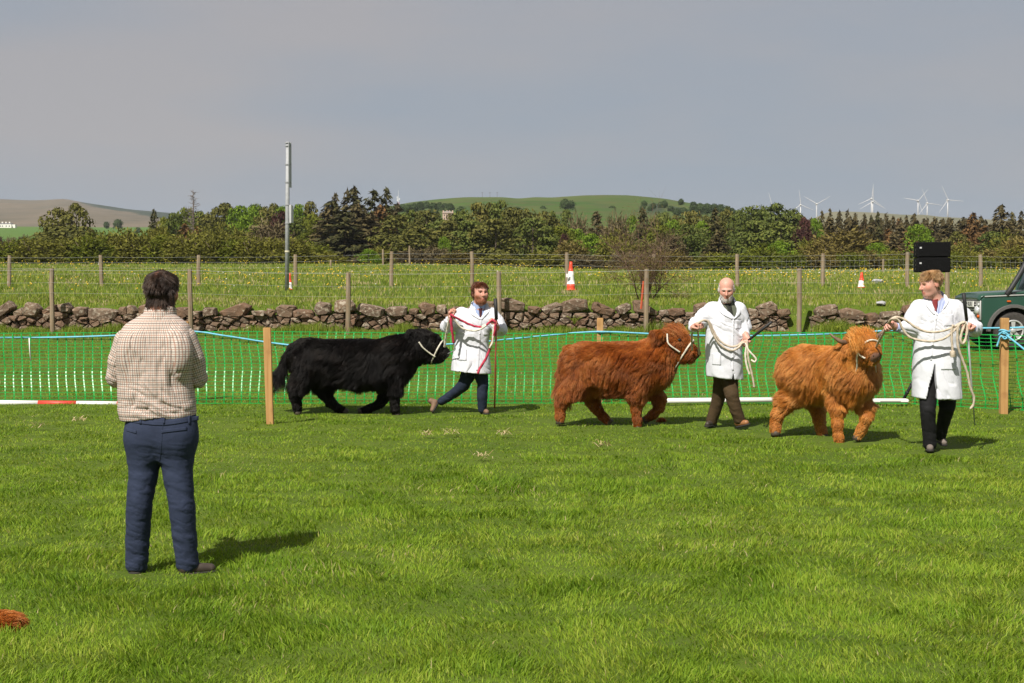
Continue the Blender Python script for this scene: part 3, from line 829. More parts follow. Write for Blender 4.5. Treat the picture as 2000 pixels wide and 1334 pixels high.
def stone_wall(px0, px1, label, seed, hvar=1.0):
    r = np.random.default_rng(seed)
    x0, x1 = P(px0, 620, WALL_D)[0], P(px1, 620, WALL_D)[0]
    gz = 0.20
    def z_of(x, py):
        return P(CX, py, WALL_D)[2]
    t = thing('stone_wall', label, 'wall', ((x0 + x1) / 2, WALL_D, gz))
    # body courses: Voronoi cells of loosely rowed seeds
    body_top = lambda x: 0.60 + 0.16 * (noise3(V(x * 0.8, 3.0, seed), 4) - 0.5) * 2 * hvar
    seeds = []
    for zr, sp in ((0.04, 0.50), (0.18, 0.40), (0.31, 0.36), (0.43, 0.36), (0.55, 0.40)):
        x = x0 - 0.2
        while x < x1 + 0.2:
            x += sp * r.uniform(0.6, 1.5)
            seeds.append((x, zr + r.uniform(-0.06, 0.06)))
    # capstones, larger and uneven
    caps = []; x = x0
    while x < x1 - 0.15:
        w = r.choice([0.36, 0.50, 0.66, 0.84, 1.0], p=[.25, .32, .25, .13, .05]) * r.uniform(0.9, 1.1)
        caps.append((x + w / 2, w, r.uniform(0.30, 0.52) if w > 0.5 else r.uniform(0.22, 0.36)))
        x += w + r.uniform(-0.10, 0.02)
    S = np.array(seeds) * V(1, 1.5)
    stones = []
    for i, s in enumerate(S):
        poly = [V(s[0] - 0.6, -0.35), V(s[0] + 0.6, -0.35), V(s[0] + 0.6, 1.2), V(s[0] - 0.6, 1.2)]
        poly = clip_poly(poly, V(0, 1), body_top(s[0]) * 1.5)
        for j in np.argsort(((S - s) ** 2).sum(1))[1:16]:
            n = S[j] - s; poly = clip_poly(poly, n, np.dot(n, (S[j] + s) / 2))
            if len(poly) < 3: break
        if len(poly) < 3: continue
        poly = np.array(poly) / V(1, 1.5)
        poly = clip_poly(list(poly), V(-1, 0), -x0 + r.uniform(0, .2)); poly = clip_poly(poly, V(1, 0), x1 - r.uniform(0, .2))
        if len(poly) < 3: continue
        poly = np.array(poly); c = poly.mean(0)
        if np.ptp(poly[:, 0]) < 0.08 or np.ptp(poly[:, 1]) < 0.06: continue
        poly = c + (poly - c) * r.uniform(0.93, 1.0)
        stones.append((poly + V(0, gz), r.uniform(-0.09, 0.06), 0.32, r.uniform(0.03, 0.10)))
    for xc, w, h in caps:
        b = body_top(xc) - r.uniform(0.03, 0.09); m = r.integers(5, 8); tilt = r.normal(0, 0.18)
        a = np.sort((np.arange(m) + r.uniform(-0.3, 0.3, m)) / m * 2 * math.pi) + 0.3
        sq = 0.50
        pc = np.stack([np.sign(np.cos(a)) * np.abs(np.cos(a)) ** sq * w / 2, np.sign(np.sin(a)) * np.abs(np.sin(a)) ** sq * h / 2], -1) * r.uniform(0.88, 1.08, (m, 1))
        pc = pc @ np.array([[math.cos(tilt), math.sin(tilt)], [-math.sin(tilt), math.cos(tilt)]])
        stones.append((pc + V(xc, gz + b + h / 2), r.uniform(-0.12, 0.04), r.uniform(0.34, 0.5), r.uniform(0.06, 0.14)))
    stones.sort(key=lambda s: -np.ptp(s[0][:, 0]) * np.ptp(s[0][:, 1]))
    for poly, dy, depth, bl in stones[:298]:
        vs, fs = stone_mesh(poly, WALL_D + dy, depth, r, bl)
        me = mesh_np('stone', vs, fs, smooth=False)
        bm = bmesh.new(); bm.from_mesh(me); bmesh.ops.recalc_face_normals(bm, faces=bm.faces); bm.to_mesh(me); bm.free()
        obj('stone', me, STONE, t)
    rest = MB()
    for poly, dy, depth, bl in stones[298:]:
        rest.add(*stone_mesh(poly, WALL_D + dy, depth, r, bl))
    if rest.v:
        tag(rest.build('small_stones', STONE, t), kind='stuff')
    core = MB()
    for k in range(int((x1 - x0) / 0.5)):
        xa = x0 + 0.1 + k * 0.5
        core.box((xa + 0.25, WALL_D + 0.27, gz + body_top(xa) / 2 - 0.1), (0.5, 0.25, body_top(xa) + 0.02))
    core.build('wall_core', EARTH, t)
stone_wall(-140, 1548, 'long low brown dry stone wall with big capstones behind the net', 5)
stone_wall(1590, 1775, 'short tumbled end of the dry stone wall beyond the gap', 8, 1.6)
for (px, py, d, s, lab) in ((1722, 594, 46.6, 0.17, 'flat grey stone lying on the bank above the wall end'), (1715, 543, 60.0, 0.24, 'pale grey stone in the meadow by the small red cone'), (1798, 603, 46.1, 0.42, 'large brown boulder behind the fair-haired man')):
    r = np.random.default_rng(px); c = P(px, py, d); c[2] = float(ground_z(c[0], d + s * 0.5)) + s * (0.35 if s < 0.3 else 0.12)
    a = np.arange(8) / 8 * 2 * math.pi
    poly = np.stack([c[0] + np.cos(a) * s * r.uniform(0.8, 1.1, 8), c[2] + np.sin(a) * s * (0.45 if s < 0.3 else 0.7) * r.uniform(0.8, 1.1, 8)], -1)
    vs, fs = stone_mesh(poly, d, s * 1.2, r, s * 0.4)
    m = STONE if s > 0.3 else simple('grey_stone', (0.28, 0.28, 0.29), (0.42, 0.42, 0.42), 0.9, 9)
    tag(obj('rock', mesh_np('rock', vs, fs, False), m), lab, 'stone')

# ------------------------------------------------------------------ wire fences
WOODM = NT('weathered_wood')
_n = WOODM.noise(14, 5, stretch=(1, 1, 0.08)); _n2 = WOODM.noise(5, 3)
_c = WOODM.ramp(_n, [(0.3, (0.17, 0.12, 0.075)), (0.7, (0.34, 0.26, 0.17))])
_c = WOODM.mix(WOODM.n('MapRange', Value=_n2, i1=0.4, i2=0.75).outputs[0], _c, (0.24, 0.20, 0.15))
WOODM = WOODM.pbr(_c, 0.9, WOODM.bump(_n, 0.5, 0.01), spec=0.15)
NEWWOOD = NT('sawn_softwood')
_n = NEWWOOD.noise(30, 5, stretch=(1, 1, 0.05)); _n2 = NEWWOOD.noise(6, 3)
_c = NEWWOOD.ramp(_n, [(0.3, (0.36, 0.19, 0.068)), (0.7, (0.50, 0.295, 0.12))])
_c = NEWWOOD.mix(NEWWOOD.n('MapRange', Value=_n2, i1=0.55, i2=0.8).outputs[0], _c, (0.30, 0.15, 0.06))
NEWWOOD = NEWWOOD.pbr(_c, 0.8, NEWWOOD.bump(_n, 0.25, 0.004), spec=0.2)
WIRE = simple('galvanised_wire', (0.36, 0.37, 0.36), (0.46, 0.46, 0.44), 0.6, 30, spec=0.3)

def post_mesh(base, top, rad, seed, square=False):
    r = np.random.default_rng(seed); mb = MB()
    n = 4 if square else 8
    k = np.linspace(0, 1, 5)[:, None]
    pts = base + (top - base) * k + np.concatenate([r.normal(0, rad * 0.08, (5, 2)), np.zeros((5, 1))], 1)
    mb.tube(pts, np.array([1.0, 1.02, 0.98, 1.0, 0.94]) * rad * (1.35 if square else 1), n)
    return mb.mesh('post', False)

def wire_fence(name, label, posts, d, wires, rad, mesh_net=None):
    px_mid = posts[len(posts) // 2][0]
    c = P(px_mid, posts[0][2], d)
    t = thing(name, label, 'fence', c)
    for i, (px, yt, yb) in enumerate(posts):
        top = P(px, yt, d); base = P(px + (i * 37 % 5 - 2) * 0.5, yb, d); base[2] = ground_z(base[0], d) - 0.3
        obj('post', post_mesh(base, top, rad, abs(px) + 7, False), WOODM, t)
    xs = [p[0] for p in posts]
    for yo, rr in wires:
        pts = []
        for i in range(len(posts) - 1):
            a = P(posts[i][0], posts[i][1] + yo, d - rad); b = P(posts[i + 1][0], posts[i + 1][1] + yo, d - rad)
            for k in np.linspace(0, 1, 6, endpoint=False):
                q = a + (b - a) * k; q[2] -= 0.02 * 4 * k * (1 - k); pts.append(q)
        pts.append(P(posts[-1][0], posts[-1][1] + yo, d - rad))
        MB().tube(pts, rr, 4).build('wire', WIRE, t)
    if mesh_net:
        mb = MB()
        for px in np.arange(mesh_net[0], mesh_net[1], 9.5):
            yt = np.interp(px, xs, [p[1] for p in posts])
            mb.tube([P(px, yt + 10, d - rad), P(px, yt + 50, d - rad)], 0.0022, 3)
        tag(mb.build('stock_netting', WIRE, t), kind='stuff')
wire_fence('wire_fence', 'weathered post and wire fence standing just behind the stone wall', [(-190, 524, 610), (101, 524, 610), (371, 525, 612), (680, 532, 615), (974, 530, 618), (1263, 525, 605), (1561, 524, 628), (1850, 523, 640)],
           45.4, [(3, 0.0040), (28, 0.0022), (48, 0.0022)], 0.075)
wire_fence('wire_fence', 'weathered post and wire fence crossing the flowery meadow', [(-170, 499, 560), (18, 499, 560), (197, 498, 562), (388, 498, 565), (577, 497, 562), (765, 491, 558), (922, 491, 556), (1107, 493, 566), (1277, 496, 560), (1440, 496, 555), (1608, 495, 556), (1772, 492, 550), (1915, 497, 552), (2080, 498, 555)],
           57.0, [(4, 0.0028), (14, 0.0028), (25, 0.0028), (36, 0.0024)], 0.078, (1470, 2080))
for i, (px, yt, d) in enumerate(((748, 487, 108), (646, 508, 104), (800, 480, 112), (1725, 506, 104))):
    top = P(px, yt, d); base = top.copy(); base[2] = ground_z(base[0], d) - 0.2
    tag(obj('fence_stake', post_mesh(base, top, 0.07, px), WOODM), ['thin grey stake at the foot of the dark spruces', 'short pale stake at the wood edge under the spruces', 'thin leaning stake under the olive pines', 'short stake at the wood edge below the ochre willow'][i], 'stake', 'far stakes along the wood edge')

# ------------------------------------------------------------------ meadow furniture
STEEL = simple('galvanised_steel', (0.26, 0.27, 0.28), (0.36, 0.37, 0.38), 0.5, 9, 0.1, spec=0.5)
def steel_pole():
    d = 54.0; base = P(560.5, 566, d); top = P(562, 277, d); base[2] = ground_z(base[0], d) - 0.2
    t = thing('steel_pole', 'tall grey steel sign pole rising from the meadow', 'pole', base)
    MB().tube([base, base + (top - base) * 0.55, top], [0.080, 0.076, 0.066], 14).build('shaft', STEEL, t, True)
    a = P(566.0, 279, d); b = P(566.8, 366, d)
    MB().box((a + b) / 2, (0.022, 0.60, np.linalg.norm(a - b))).build('upper_sign_plate', simple('sign_back', (0.27, 0.28, 0.29), (0.33, 0.34, 0.34), 0.5), t, bevel=0.005)
    a = P(569, 401, d); b = P(569, 436, d)
    MB().box((a + b) / 2 , (0.075, 0.55, abs(a[2] - b[2]))).build('lower_sign_plate', simple('sign_back_pale', (0.42, 0.43, 0.44), (0.5, 0.5, 0.5), 0.5), t, bevel=0.005)
    for y in (279, 285, 321, 356, 400, 436):
        c = P(561.5, y, d); mb = MB(); mb.lathe([(0.094, -0.02), (0.094, 0.02)], c, 14); mb.box(c + V(0.09, 0, 0), (0.10, 0.05, 0.03)); mb.build('clamp', STEEL, t)
    c = P(561, 491, d); MB().lathe([(0.09, -0.03), (0.09, 0.03)], c, 14).build('sticker_band', simple('cream_band', (0.6, 0.55, 0.4), None, 0.6), t)
steel_pole()

ORANGE = simple('orange_plastic', (0.62, 0.055, 0.020), (0.70, 0.075, 0.03), 0.45, 8, 0.05)
WHITEP = simple('white_plastic', (0.70, 0.69, 0.66), (0.80, 0.79, 0.76), 0.45, 7, 0.05)
def cone(px, yt, yb, d, rb, bands, label, tilt=0.0):
    top, base = P(px + tilt, yt, d), P(px, yb, d)
    H = top[2] - base[2]; t = thing('traffic_cone', label, 'traffic cone', base, 'traffic cones in the meadow')
    rad = lambda k: rb * (1 - k) + rb * 0.30 * k
    for i, (k0, k1, nm, m) in enumerate(bands):
        c0 = base + (top - base) * k0
        prof = [(rad(k0) * (1.015 if i % 2 else 1), 0)] + [(rad(k) * (1.015 if i % 2 else 1), (k - k0) * H) for k in np.linspace(k0, k1, 4)]
        MB().lathe(prof, c0, 18, cap=True).build(nm, m, t, True)
    MB().box(base + V(0, 0, 0.015), (rb * 2.3, rb * 2.3, 0.04)).build('foot', ORANGE, t, bevel=0.008)
    return t
t = cone(1115, 511, 567, 54.5, 0.165, [(0, 0.22, 'cone_skirt', ORANGE), (0.22, 0.66, 'white_sleeve', WHITEP), (0.66, 1.0, 'cone_tip', ORANGE)], 'tall red and white traffic cone hanging on the meadow fence')
MB().box(P(1108.5, 538, 54.3), (0.12, 0.02, 0.13)).build('sleeve_flap', WHITEP, t)
cone(566, 533, 566, 54.6, 0.10, [(0, 0.45, 'white_sleeve', WHITEP), (0.45, 1.0, 'cone_tip', ORANGE)], 'red tipped white traffic cone at the foot of the steel pole')
cone(1682, 532, 562, 56.0, 0.13, [(0, 0.47, 'white_sleeve', WHITEP), (0.47, 1.0, 'cone_tip', ORANGE)], 'small red tipped traffic cone in the meadow near the loudspeakers', 2)
a, b = P(1252, 597, 45.5), P(1257, 549, 45.5)
mb = MB(); mb.tube([a - V(0, 0, 0.1), b], 0.035, 6); tag(mb.build('marker_stake', simple('red_oxide', (0.42, 0.07, 0.025), (0.5, 0.1, 0.04), 0.7, 12)), 'thin red painted stake leaning by the leafless shrub', 'stake')

def bare_shrub():
    d = 49.5; base = P(1258, 583, d); base[2] = ground_z(base[0], d)
    t = thing('bare_shrub', 'leafless brown shrub growing in the meadow beside a fence post', 'shrub', base)
    r = np.random.default_rng(12); mb = MB(); tw = MB(); lf_c = []
    def grow(p, u, L, rad, lev):
        k = 4; pts = [p]; q = p; v = u
        for i in range(k):
            v = v + r.normal(0, 0.16, 3); v[2] += 0.05; v /= np.linalg.norm(v); q = q + v * L / k; pts.append(q)
        (mb if lev < 2 else tw).tube(pts, np.linspace(rad, rad * 0.45, k + 1), 5 if lev < 2 else 3)
        if lev >= 2:
            lf_c.extend(pts[1:])
        if lev < 3:
            for i in range((5, 4, 4)[lev]):
                s = pts[r.integers(1, k + 1)]
                w = v + r.normal(0, 0.55, 3); w /= np.linalg.norm(w)
                grow(s, w, L * r.uniform(0.45, 0.75), rad * 0.5, lev + 1)
    for i in range(13):
        a = r.uniform(0, 6.28); s = r.uniform(0.15, 0.62); u = V(math.cos(a) * s, math.sin(a) * s, 1); u /= np.linalg.norm(u)
        grow(base + V(r.normal(0, 0.12), r.normal(0, 0.12), -0.05), u, r.uniform(1.0, 1.95), 0.022, 0)
    m = simple('shrub_bark', (0.10, 0.06, 0.04), (0.17, 0.105, 0.07), 0.9, 12)
    mb.build('stems', m, t, True); tw.build('twigs', m, t)
    c = np.array(lf_c); k = r.random(len(c)) < np.clip(1.1 - (c[:, 2] - base[2]) / 1.5, 0.12, 0.95); c = c[k]
    c = np.repeat(c, 5, 0) + r.normal(0, 0.06, (len(c) * 5, 3))
    obj('buds', quads_mesh('buds', leaf_quads(c, r.normal(size=c.shape), r.uniform(0.012, 0.026, len(c)), 1.2, r)), leafy('bud_leaves', ramp3((0.12, 0.075, 0.03), (0.16, 0.12, 0.035), (0.20, 0.19, 0.045)), 0.2, 0.0), t)
bare_shrub()

def fern(px, py, d, s, label):
    base = P(px, py, d); base[2] = min(base[2], float(ground_z(base[0], d)) + 0.45)
    t = thing('fern', label, 'fern', base); r = np.random.default_rng(px)
    m = leafy('fern_frond', ramp3((0.16, 0.22, 0.02), (0.25, 0.30, 0.03), (0.34, 0.36, 0.05)), 0.3, 0)
    for i in range(8):
        a = r.uniform(0, 6.28); L = s * r.uniform(0.7, 1.1); u = V(math.cos(a), math.sin(a) * 0.6 - 0.3, 0)
        k = np.linspace(0, 1, 12)
        pts = base + u * (k * L * 0.7)[:, None] + V(0, 0, 1) * (L * (1.35 * k - 0.75 * k * k))[:, None]
        mb = MB()
        side = np.cross(u, V(0, 0, 1)); side /= np.linalg.norm(side)
        for j in range(1, 12):
            w = 0.17 * s * math.sin(math.pi * (1 - k[j]) ** 0.7) + 0.01
            for sg in (-1, 1):
                e = pts[j] + side * sg * w + V(0, 0, -0.3 * w); q = pts[j] - (pts[j] - pts[j - 1]) * 0.8
                mb.add([q, pts[j], e], [(0, 1, 2)])
        mb.build('frond', m, t)
fern(1122, 634, 45.2, 0.42, 'yellow green fern growing at the foot of the stone wall')
fern(1633, 646, 45.0, 0.30, 'small yellow fern at the foot of the tumbled wall end')

# rank tufts of grass along the foot of the wall
def wall_tufts():
    r = np.random.default_rng(77); n = 30000
    x = r.uniform(-16.5, 16.5, n); d = 45.75 - np.abs(r.normal(0, 0.35, n))
    k = fbm(np.stack([x * 0.7, 0 * x, 0 * x], -1), 6, 3) > 0.36 + 0.25 * r.random(n)
    x, d = x[k], d[k]; n = len(x)
    hs = 0.10 + 0.42 * np.clip(fbm(np.stack([x * 0.9, 0 * x + 4, 0 * x], -1), 6, 3) - 0.35, 0, 1) * 2
    h = hs * r.uniform(0.5, 1.2, n); w = r.uniform(0.008, 0.016, n); z = ground_z(x, d)
    ang = r.uniform(0, 6.28, n); s = np.stack([np.cos(ang), np.sin(ang), 0 * ang], -1) * w[:, None] / 2
    la = r.uniform(0, 6.28, n); L = np.stack([np.cos(la), np.sin(la), 0 * la], -1) * (h * r.uniform(0.1, 0.7, n))[:, None]
    b = np.stack([x, d, z - 0.02], -1); m = b + L * 0.3; m[:, 2] += h * 0.6; tp = b + L; tp[:, 2] += h
    vs = np.stack([b - s, b + s, m + s * .8, m - s * .8, tp], 1).reshape(-1, 3); o = np.arange(n) * 5
    f = np.stack([np.stack([o, o + 1, o + 2], -1), np.stack([o, o + 2, o + 3], -1), np.stack([o + 3, o + 2, o + 4], -1)], 1).reshape(-1, 3)
    me = mesh_np('tufts', vs, f, False); attr(me, 'tint', np.repeat(np.clip(r.normal(0.33, 0.18, n), 0, 1), 5))
    tag(obj('wall_foot_grass', me, MEADOW), 'rank grass tufts along the foot of the stone wall', 'grass', kind='stuff')
wall_tufts()

# ================================================================== ring fence: posts, green net, blue rope
NET_D = 21.2
GREEN = NT('green_net_plastic').pbr((0.014, 0.32, 0.055), 0.36, spec=0.5)
ROPE_B = simple('blue_rope_fibre', (0.09, 0.36, 0.52), (0.19, 0.52, 0.66), 0.6, 60, 0.5, 0.003)
def ring_fence():
    t = thing('ring_fence', 'low ring fence of green plastic net, blue rope and sawn posts', 'fence', P(1172, 790, NET_D))
    t.location.z = 0
    posts = [(363, 628, NET_D + .25, 0.040), (1172, 621, NET_D + .2, 0.042), (1962, 621, 19.5, 0.048)]
    for px, yt, d, w in posts:
        top = P(px, yt, d); h = top[2] + 0.25
        MB().box((top[0], d, top[2] - h / 2), (w * 2.1, w * 1.6, h)).build('post', NEWWOOD, t, bevel=0.004)
    # net: vertical ribs and thin cross strands follow one slack, rippled surface
    def surf(x, k):
        """x along the fence, k from the foot (0) to the top (1)"""
        d = NET_D + 0.10 * (noise3(V(x * 0.55, k * 1.2, 1.0), 3) - 0.5) + 0.05 * (noise3(V(x * 2, k * 3, 1.0), 6) - 0.5) - 0.10 * math.sin(k * 3.0) * 0.6 - 0.20 * float(1 - sstep(0.05, 0.50, k))
        d -= 1.55 * float(sstep(5.2, 7.4, x))
        topz = 0.99 + 0.05 * (noise3(V(x * 0.4, 0, 0), 8) - 0.5)
        z = 0.02 + k * topz
        xx = x + 0.07 * (noise3(V(x * 0.3, k * 2.5, 5.0), 9) - 0.5) * 2 + 0.012 * (noise3(V(x * 3, k * 6, 5.0), 4) - 0.5)
        return V(xx, d, z)
    mb = MB(); xs = np.arange(-8.6, 9.6, 0.125); nk = 21
    for x in xs:
        for j in range(nk - 1):
            k0, k1 = j / (nk - 1), (j + 1) / (nk - 1)
            a, b = surf(x, k0), surf(x, k1)
            w0 = 0.0080; w1 = 0.0105
            m = (a + b) / 2
            mb.add([a + V(-w1, 0, 0), a + V(w1, 0, 0), m + V(w0 * .75, -.002, 0), b + V(w1, 0, 0), b + V(-w1, 0, 0), m + V(-w0 * .75, -.002, 0)], [(0, 1, 2, 5), (5, 2, 3, 4)])
    for j in range(nk):
        k = j / (nk - 1); thick = 0.0046 if j not in (0, nk - 1) else 0.007
        p = [surf(x, k) for x in xs]
        for a, b in zip(p[:-1], p[1:]):
            m = (a + b) / 2; m[2] -= 0.003
            mb.add([a + V(0, -.004, -thick), m + V(0, -.004, -thick * .7), b + V(0, -.004, -thick), b + V(0, -.004, thick), m + V(0, -.004, thick * .7), a + V(0, -.004, thick)], [(0, 1, 4, 5), (1, 2, 3, 4)])
    net = mb.build('netting', GREEN, t)
    rp = [(-150, 660), (0, 659.5), (110, 659), (230, 655), (363, 647), (440, 656), (525, 669), (600, 677), (700, 680), (800, 677), (880, 672), (970, 665), (1080, 654), (1172, 648), (1290, 653), (1380, 655.5), (1460, 656), (1600, 653), (1730, 646), (1850, 642), (1962, 640.5), (2050, 639), (2200, 640)]
    pts = np.array([P(x, y, NET_D - 0.03 - 1.6 * float(sstep(1700, 1960, x))) for x, y in rp])
    MB().tube(spline(pts, 7), 0.0125, 8, twist=60, lobes=3, lobe_amp=0.12).build('rope', ROPE_B, t, True)
    # knots at the posts
    for px, py, d, w in ((1172, 649, NET_D + .2, 0.06), (1962, 646, 19.5, 0.066), (1962, 652, 19.5, 0.066), (1962, 659, 19.5, 0.064)):
        c = P(px, py, d); a = np.linspace(0, 2 * math.pi, 15)
        ring = np.stack([c[0] + np.cos(a) * w, d + np.sin(a) * w * 0.95, c[2] + 0.012 * np.sin(2 * a)], -1)
        MB().tube(ring, 0.014, 6).build('knot_turn', ROPE_B, t, True)
    d = 19.42
    MB().tube(spline([P(1950, 655, d), P(1960, 648, d - .05), P(1970, 656, d - .06), P(1962, 662, d - .06), P(1955, 656, d - .05), P(1950, 668, d - .03), P(1947, 677, d - .03)], 6), 0.012, 6).build('knot_tail', ROPE_B, t, True)
    MB().tube(spline([P(1966, 655, d - .05), P(1985, 670, d - .3), P(2010, 690, d - .7), P(2060, 730, d - 1.2), P(2140, 800, d - 1.9)], 6), 0.013, 6).build('guy_rope', ROPE_B, t, True)
    b = P(57, 660, NET_D - .05); e = P(60, 705, NET_D - .06)
    MB().tube([b, (b + e) / 2 + V(-.004, 0, 0), e], 0.008, 6).build('hanging_tie', WHITEP, t, True)
ring_fence()

top, base = P(521.5, 640, 17.9), P(528.5, 836, 17.9)
base[2] = -0.2
mb = MB(); u = (top - base) / np.linalg.norm(top - base); ax = V(1, 0, 0) - u * u[0]
mb.box((top + base) / 2, (0.088, 0.055, np.linalg.norm(top - base)), rot=np.stack([ax / np.linalg.norm(ax), np.cross(u, ax) / np.linalg.norm(ax), u], 1))
tag(mb.build('wooden_stake', NEWWOOD, bevel=0.004), 'free standing sawn timber stake beside the black bullock', 'stake')

REDP = simple('red_paint', (0.55, 0.045, 0.03), (0.62, 0.07, 0.045), 0.5, 9, 0.1)
def ground_pole(name, label, p0, p1, rad, reds=()):
    a, b = p0 + V(0, 0, 0.012), p1 + V(0, 0, 0.012)
    t = thing(name, label, 'pole', (a + b) / 2)
    cuts = [0] + [k for r_ in reds for k in r_] + [1]
    for i in range(len(cuts) - 1):
        red = i % 2 == 1
        q0, q1 = a + (b - a) * cuts[i], a + (b - a) * cuts[i + 1]
        MB().tube([q0, (q0 + q1) / 2, q1], rad * (1.02 if red else 1), 10).build('red_band' if red else 'white_length', REDP if red else WHITEP, t, True)
ground_pole('ground_pole', 'red and white striped pole lying under the net behind the checked-shirt man', P(-60, 788, 20.9), P(262, 791, 20.9), 0.040, [((75 + 60) / 322, (150 + 60) / 322), ((229 + 60) / 322, 0.97)])
ground_pole('ground_pole', 'plain white pole lying in the grass behind the bald man', P(1290, 784.5, 20.9), P(1535, 782.5, 20.9), 0.038)
def white_board():
    d = 20.6; a, b = P(1694, 784, d), P(1773, 785, d); c = (a + b) / 2; L = b[0] - a[0]
    t = thing('plastic_plank', 'short white slotted plastic plank in the grass beside the fair-haired man', 'plank', c)
    mb = MB(); mb.box(c + V(0, 0, 0.015), (L, 0.16, 0.05)); mb.build('plank', WHITEP, t, bevel=0.012)
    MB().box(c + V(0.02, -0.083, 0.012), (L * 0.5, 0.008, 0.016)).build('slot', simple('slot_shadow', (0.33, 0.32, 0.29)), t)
white_board()
a, b = P(1764, 781, 20.75), P(1793, 728, 20.75)
t = thing('fence_strut', 'slanting black strut against the net beside the fair-haired man', 'strut', a)
m = simple('black_plastic', (0.012, 0.013, 0.014), (0.02, 0.02, 0.022), 0.5)
MB().tube([a, b], 0.022, 6).build('rod', m, t, True)
for k in (0.25, 0.55, 0.85):
    MB().tube([a + (b - a) * k, a + (b - a) * (k + 0.04)], 0.03, 6).build('clip', m, t, True)

# loudspeakers on a stand
def speakers():
    d = 33.0; BLACK = simple('speaker_paint', (0.005, 0.005, 0.0055), (0.008, 0.008, 0.0085), 0.85, 40, 0.2, 0.003, spec=0.12)
    GRILL = simple('speaker_grille', (0.004, 0.004, 0.0045), (0.007, 0.007, 0.007), 0.85, 220, 0.6, 0.004, spec=0.1)
    BADGE = simple('badge', (0.5, 0.5, 0.5), None, 0.4)
    x0, x1 = P(1792, 500, d)[0], P(1854, 500, d)[0]; w = x1 - x0
    xc = P(1820, 500, d + .35)[0]; gz = float(ground_z(xc, d + .35))
    ang = R(-9)
    rot = np.array([[math.cos(ang), -math.sin(ang), 0], [math.sin(ang), math.cos(ang), 0], [0, 0, 1]])
    zs = [P(1820, 532, d)[2], P(1820, 502.5, d)[2], P(1820, 472, d)[2]]
    for i, lab in ((0, 'lower black loudspeaker cabinet on the stand behind the fair-haired man'), (1, 'upper black loudspeaker cabinet of the pair on the stand')):
        zc, h = (zs[i] + zs[i + 1]) / 2, zs[i + 1] - zs[i] - 0.012
        c = V(xc, d + 0.35, zc); t = thing('loudspeaker', lab, 'loudspeaker', c - V(0, 0, h / 2), 'pair of loudspeakers')
        MB().box(c, (w * 1.04, 0.66, h), rot).build('cabinet', BLACK, t, bevel=0.012)
        MB().box(c + rot @ V(0.02, -0.335, 0), (w * 0.94, 0.014, h * 0.88), rot).build('grille', GRILL, t)
        MB().box(c + rot @ V(-w * 0.40, -0.346, h * 0.12), (0.045, 0.008, 0.035), rot).build('badge', BADGE, t)
        for k in (-0.28, 0, 0.28):
            MB().box(c + rot @ V(-w * 0.523, -0.15, k * h), (0.012, 0.05, 0.045), rot).build('side_rigging', simple('rigging', (0.03, 0.03, 0.03), None, 0.4), t)
    t = thing('speaker_stand', 'black tripod stand under the loudspeakers behind the fair-haired man', 'stand', (xc, d + .35, gz))
    MB().tube([(xc, d + .35, gz + 0.1), (xc, d + .35, zs[0] - 0.03)], [0.028, 0.022], 10).build('pole', BLACK, t, True)
    MB().box((xc, d + .35, zs[0] - 0.02), (0.35, 0.35, 0.025)).build('top_plate', BLACK, t)
    for a in (0.5, 2.6, 4.7):
        e = V(xc + math.cos(a) * 0.42, d + .35 + math.sin(a) * 0.42, gz + 0.0)
        MB().tube([(xc, d + .35, gz + 0.75), e], 0.015, 6).build('leg', BLACK, t, True)
        MB().tube([(xc, d + .35, gz + 0.3), (e + V(xc, d + .35, gz + 0.75)) / 2], 0.01, 5).build('brace', BLACK, t, True)
speakers()

# ================================================================== far things
def turbine(px, hub_y, base_y, rot_deg, d, label, yaw=0.0):
    WH = TURB
    hub = P(px, hub_y, d); base = P(px, base_y, d); t = thing('wind_turbine', label, 'wind turbine', base, 'wind turbines on the far moor')
    MB().tube([base - V(0, 0, 8), base + (hub - base) * 0.5, hub], [1.4, 1.1, 0.8], 10).build('tower', WH, t, True)
    MB().box(hub + V(0, 2.0, 0), (3.2, 8.0, 3.2)).build('nacelle', WH, t, bevel=0.5)
    f = hub + V(0, -3.0, 0)
    MB().lathe([(1.7, 1.2), (1.6, 0), (1.1, -1.2), (0.3, -1.9)], f, 12, axis=1).build('hub', WH, t, True)
    for k in range(3):
        a = R(rot_deg + 120 * k); u = V(math.sin(a), 0, math.cos(a)); s = V(math.cos(a), 0, -math.sin(a)); L = 30.0
        mb = MB(); vs = []
        for q, wd in ((0.02, 0.6), (0.12, 1.1), (0.25, 1.25), (0.6, 0.85), (0.92, 0.5), (1.0, 0.25)):
            c = f + u * L * q
            vs += [c - s * wd * 0.35, c + V(0, -0.3, 0), c + s * wd * 0.65, c + V(0, 0.3, 0)]
        fs = [(i * 4 + j, i * 4 + (j + 1) % 4, (i + 1) * 4 + (j + 1) % 4, (i + 1) * 4 + j) for i in range(5) for j in range(4)] + [(20, 21, 22, 23), (3, 2, 1, 0)]
        mb.add(vs, fs).build('blade', WH, t, True)
TURB = simple('turbine_white', (0.58, 0.58, 0.58), (0.62, 0.62, 0.61), 0.6, 0.1, 0.0)
turbine(1508, 404, 440, -15, 3000, 'white wind turbine half hidden by pines, farthest from the loudspeakers')
turbine(1563.5, 400, 436, -7, 2950, 'white wind turbine with one blade near upright, its base hidden by pines')
turbine(1595, 398.5, 432, 60, 2900, 'white wind turbine with blades in a Y above the brown spruces')
turbine(1702, 388, 426, 6, 2980, 'rear wind turbine of the overlapping pair, set slightly higher')
turbine(1704.5, 394, 424, 0, 2900, 'front wind turbine of the overlapping pair, set slightly lower')
turbine(1793, 392, 424, 40, 2950, 'wind turbine left of two whose blade tips meet')
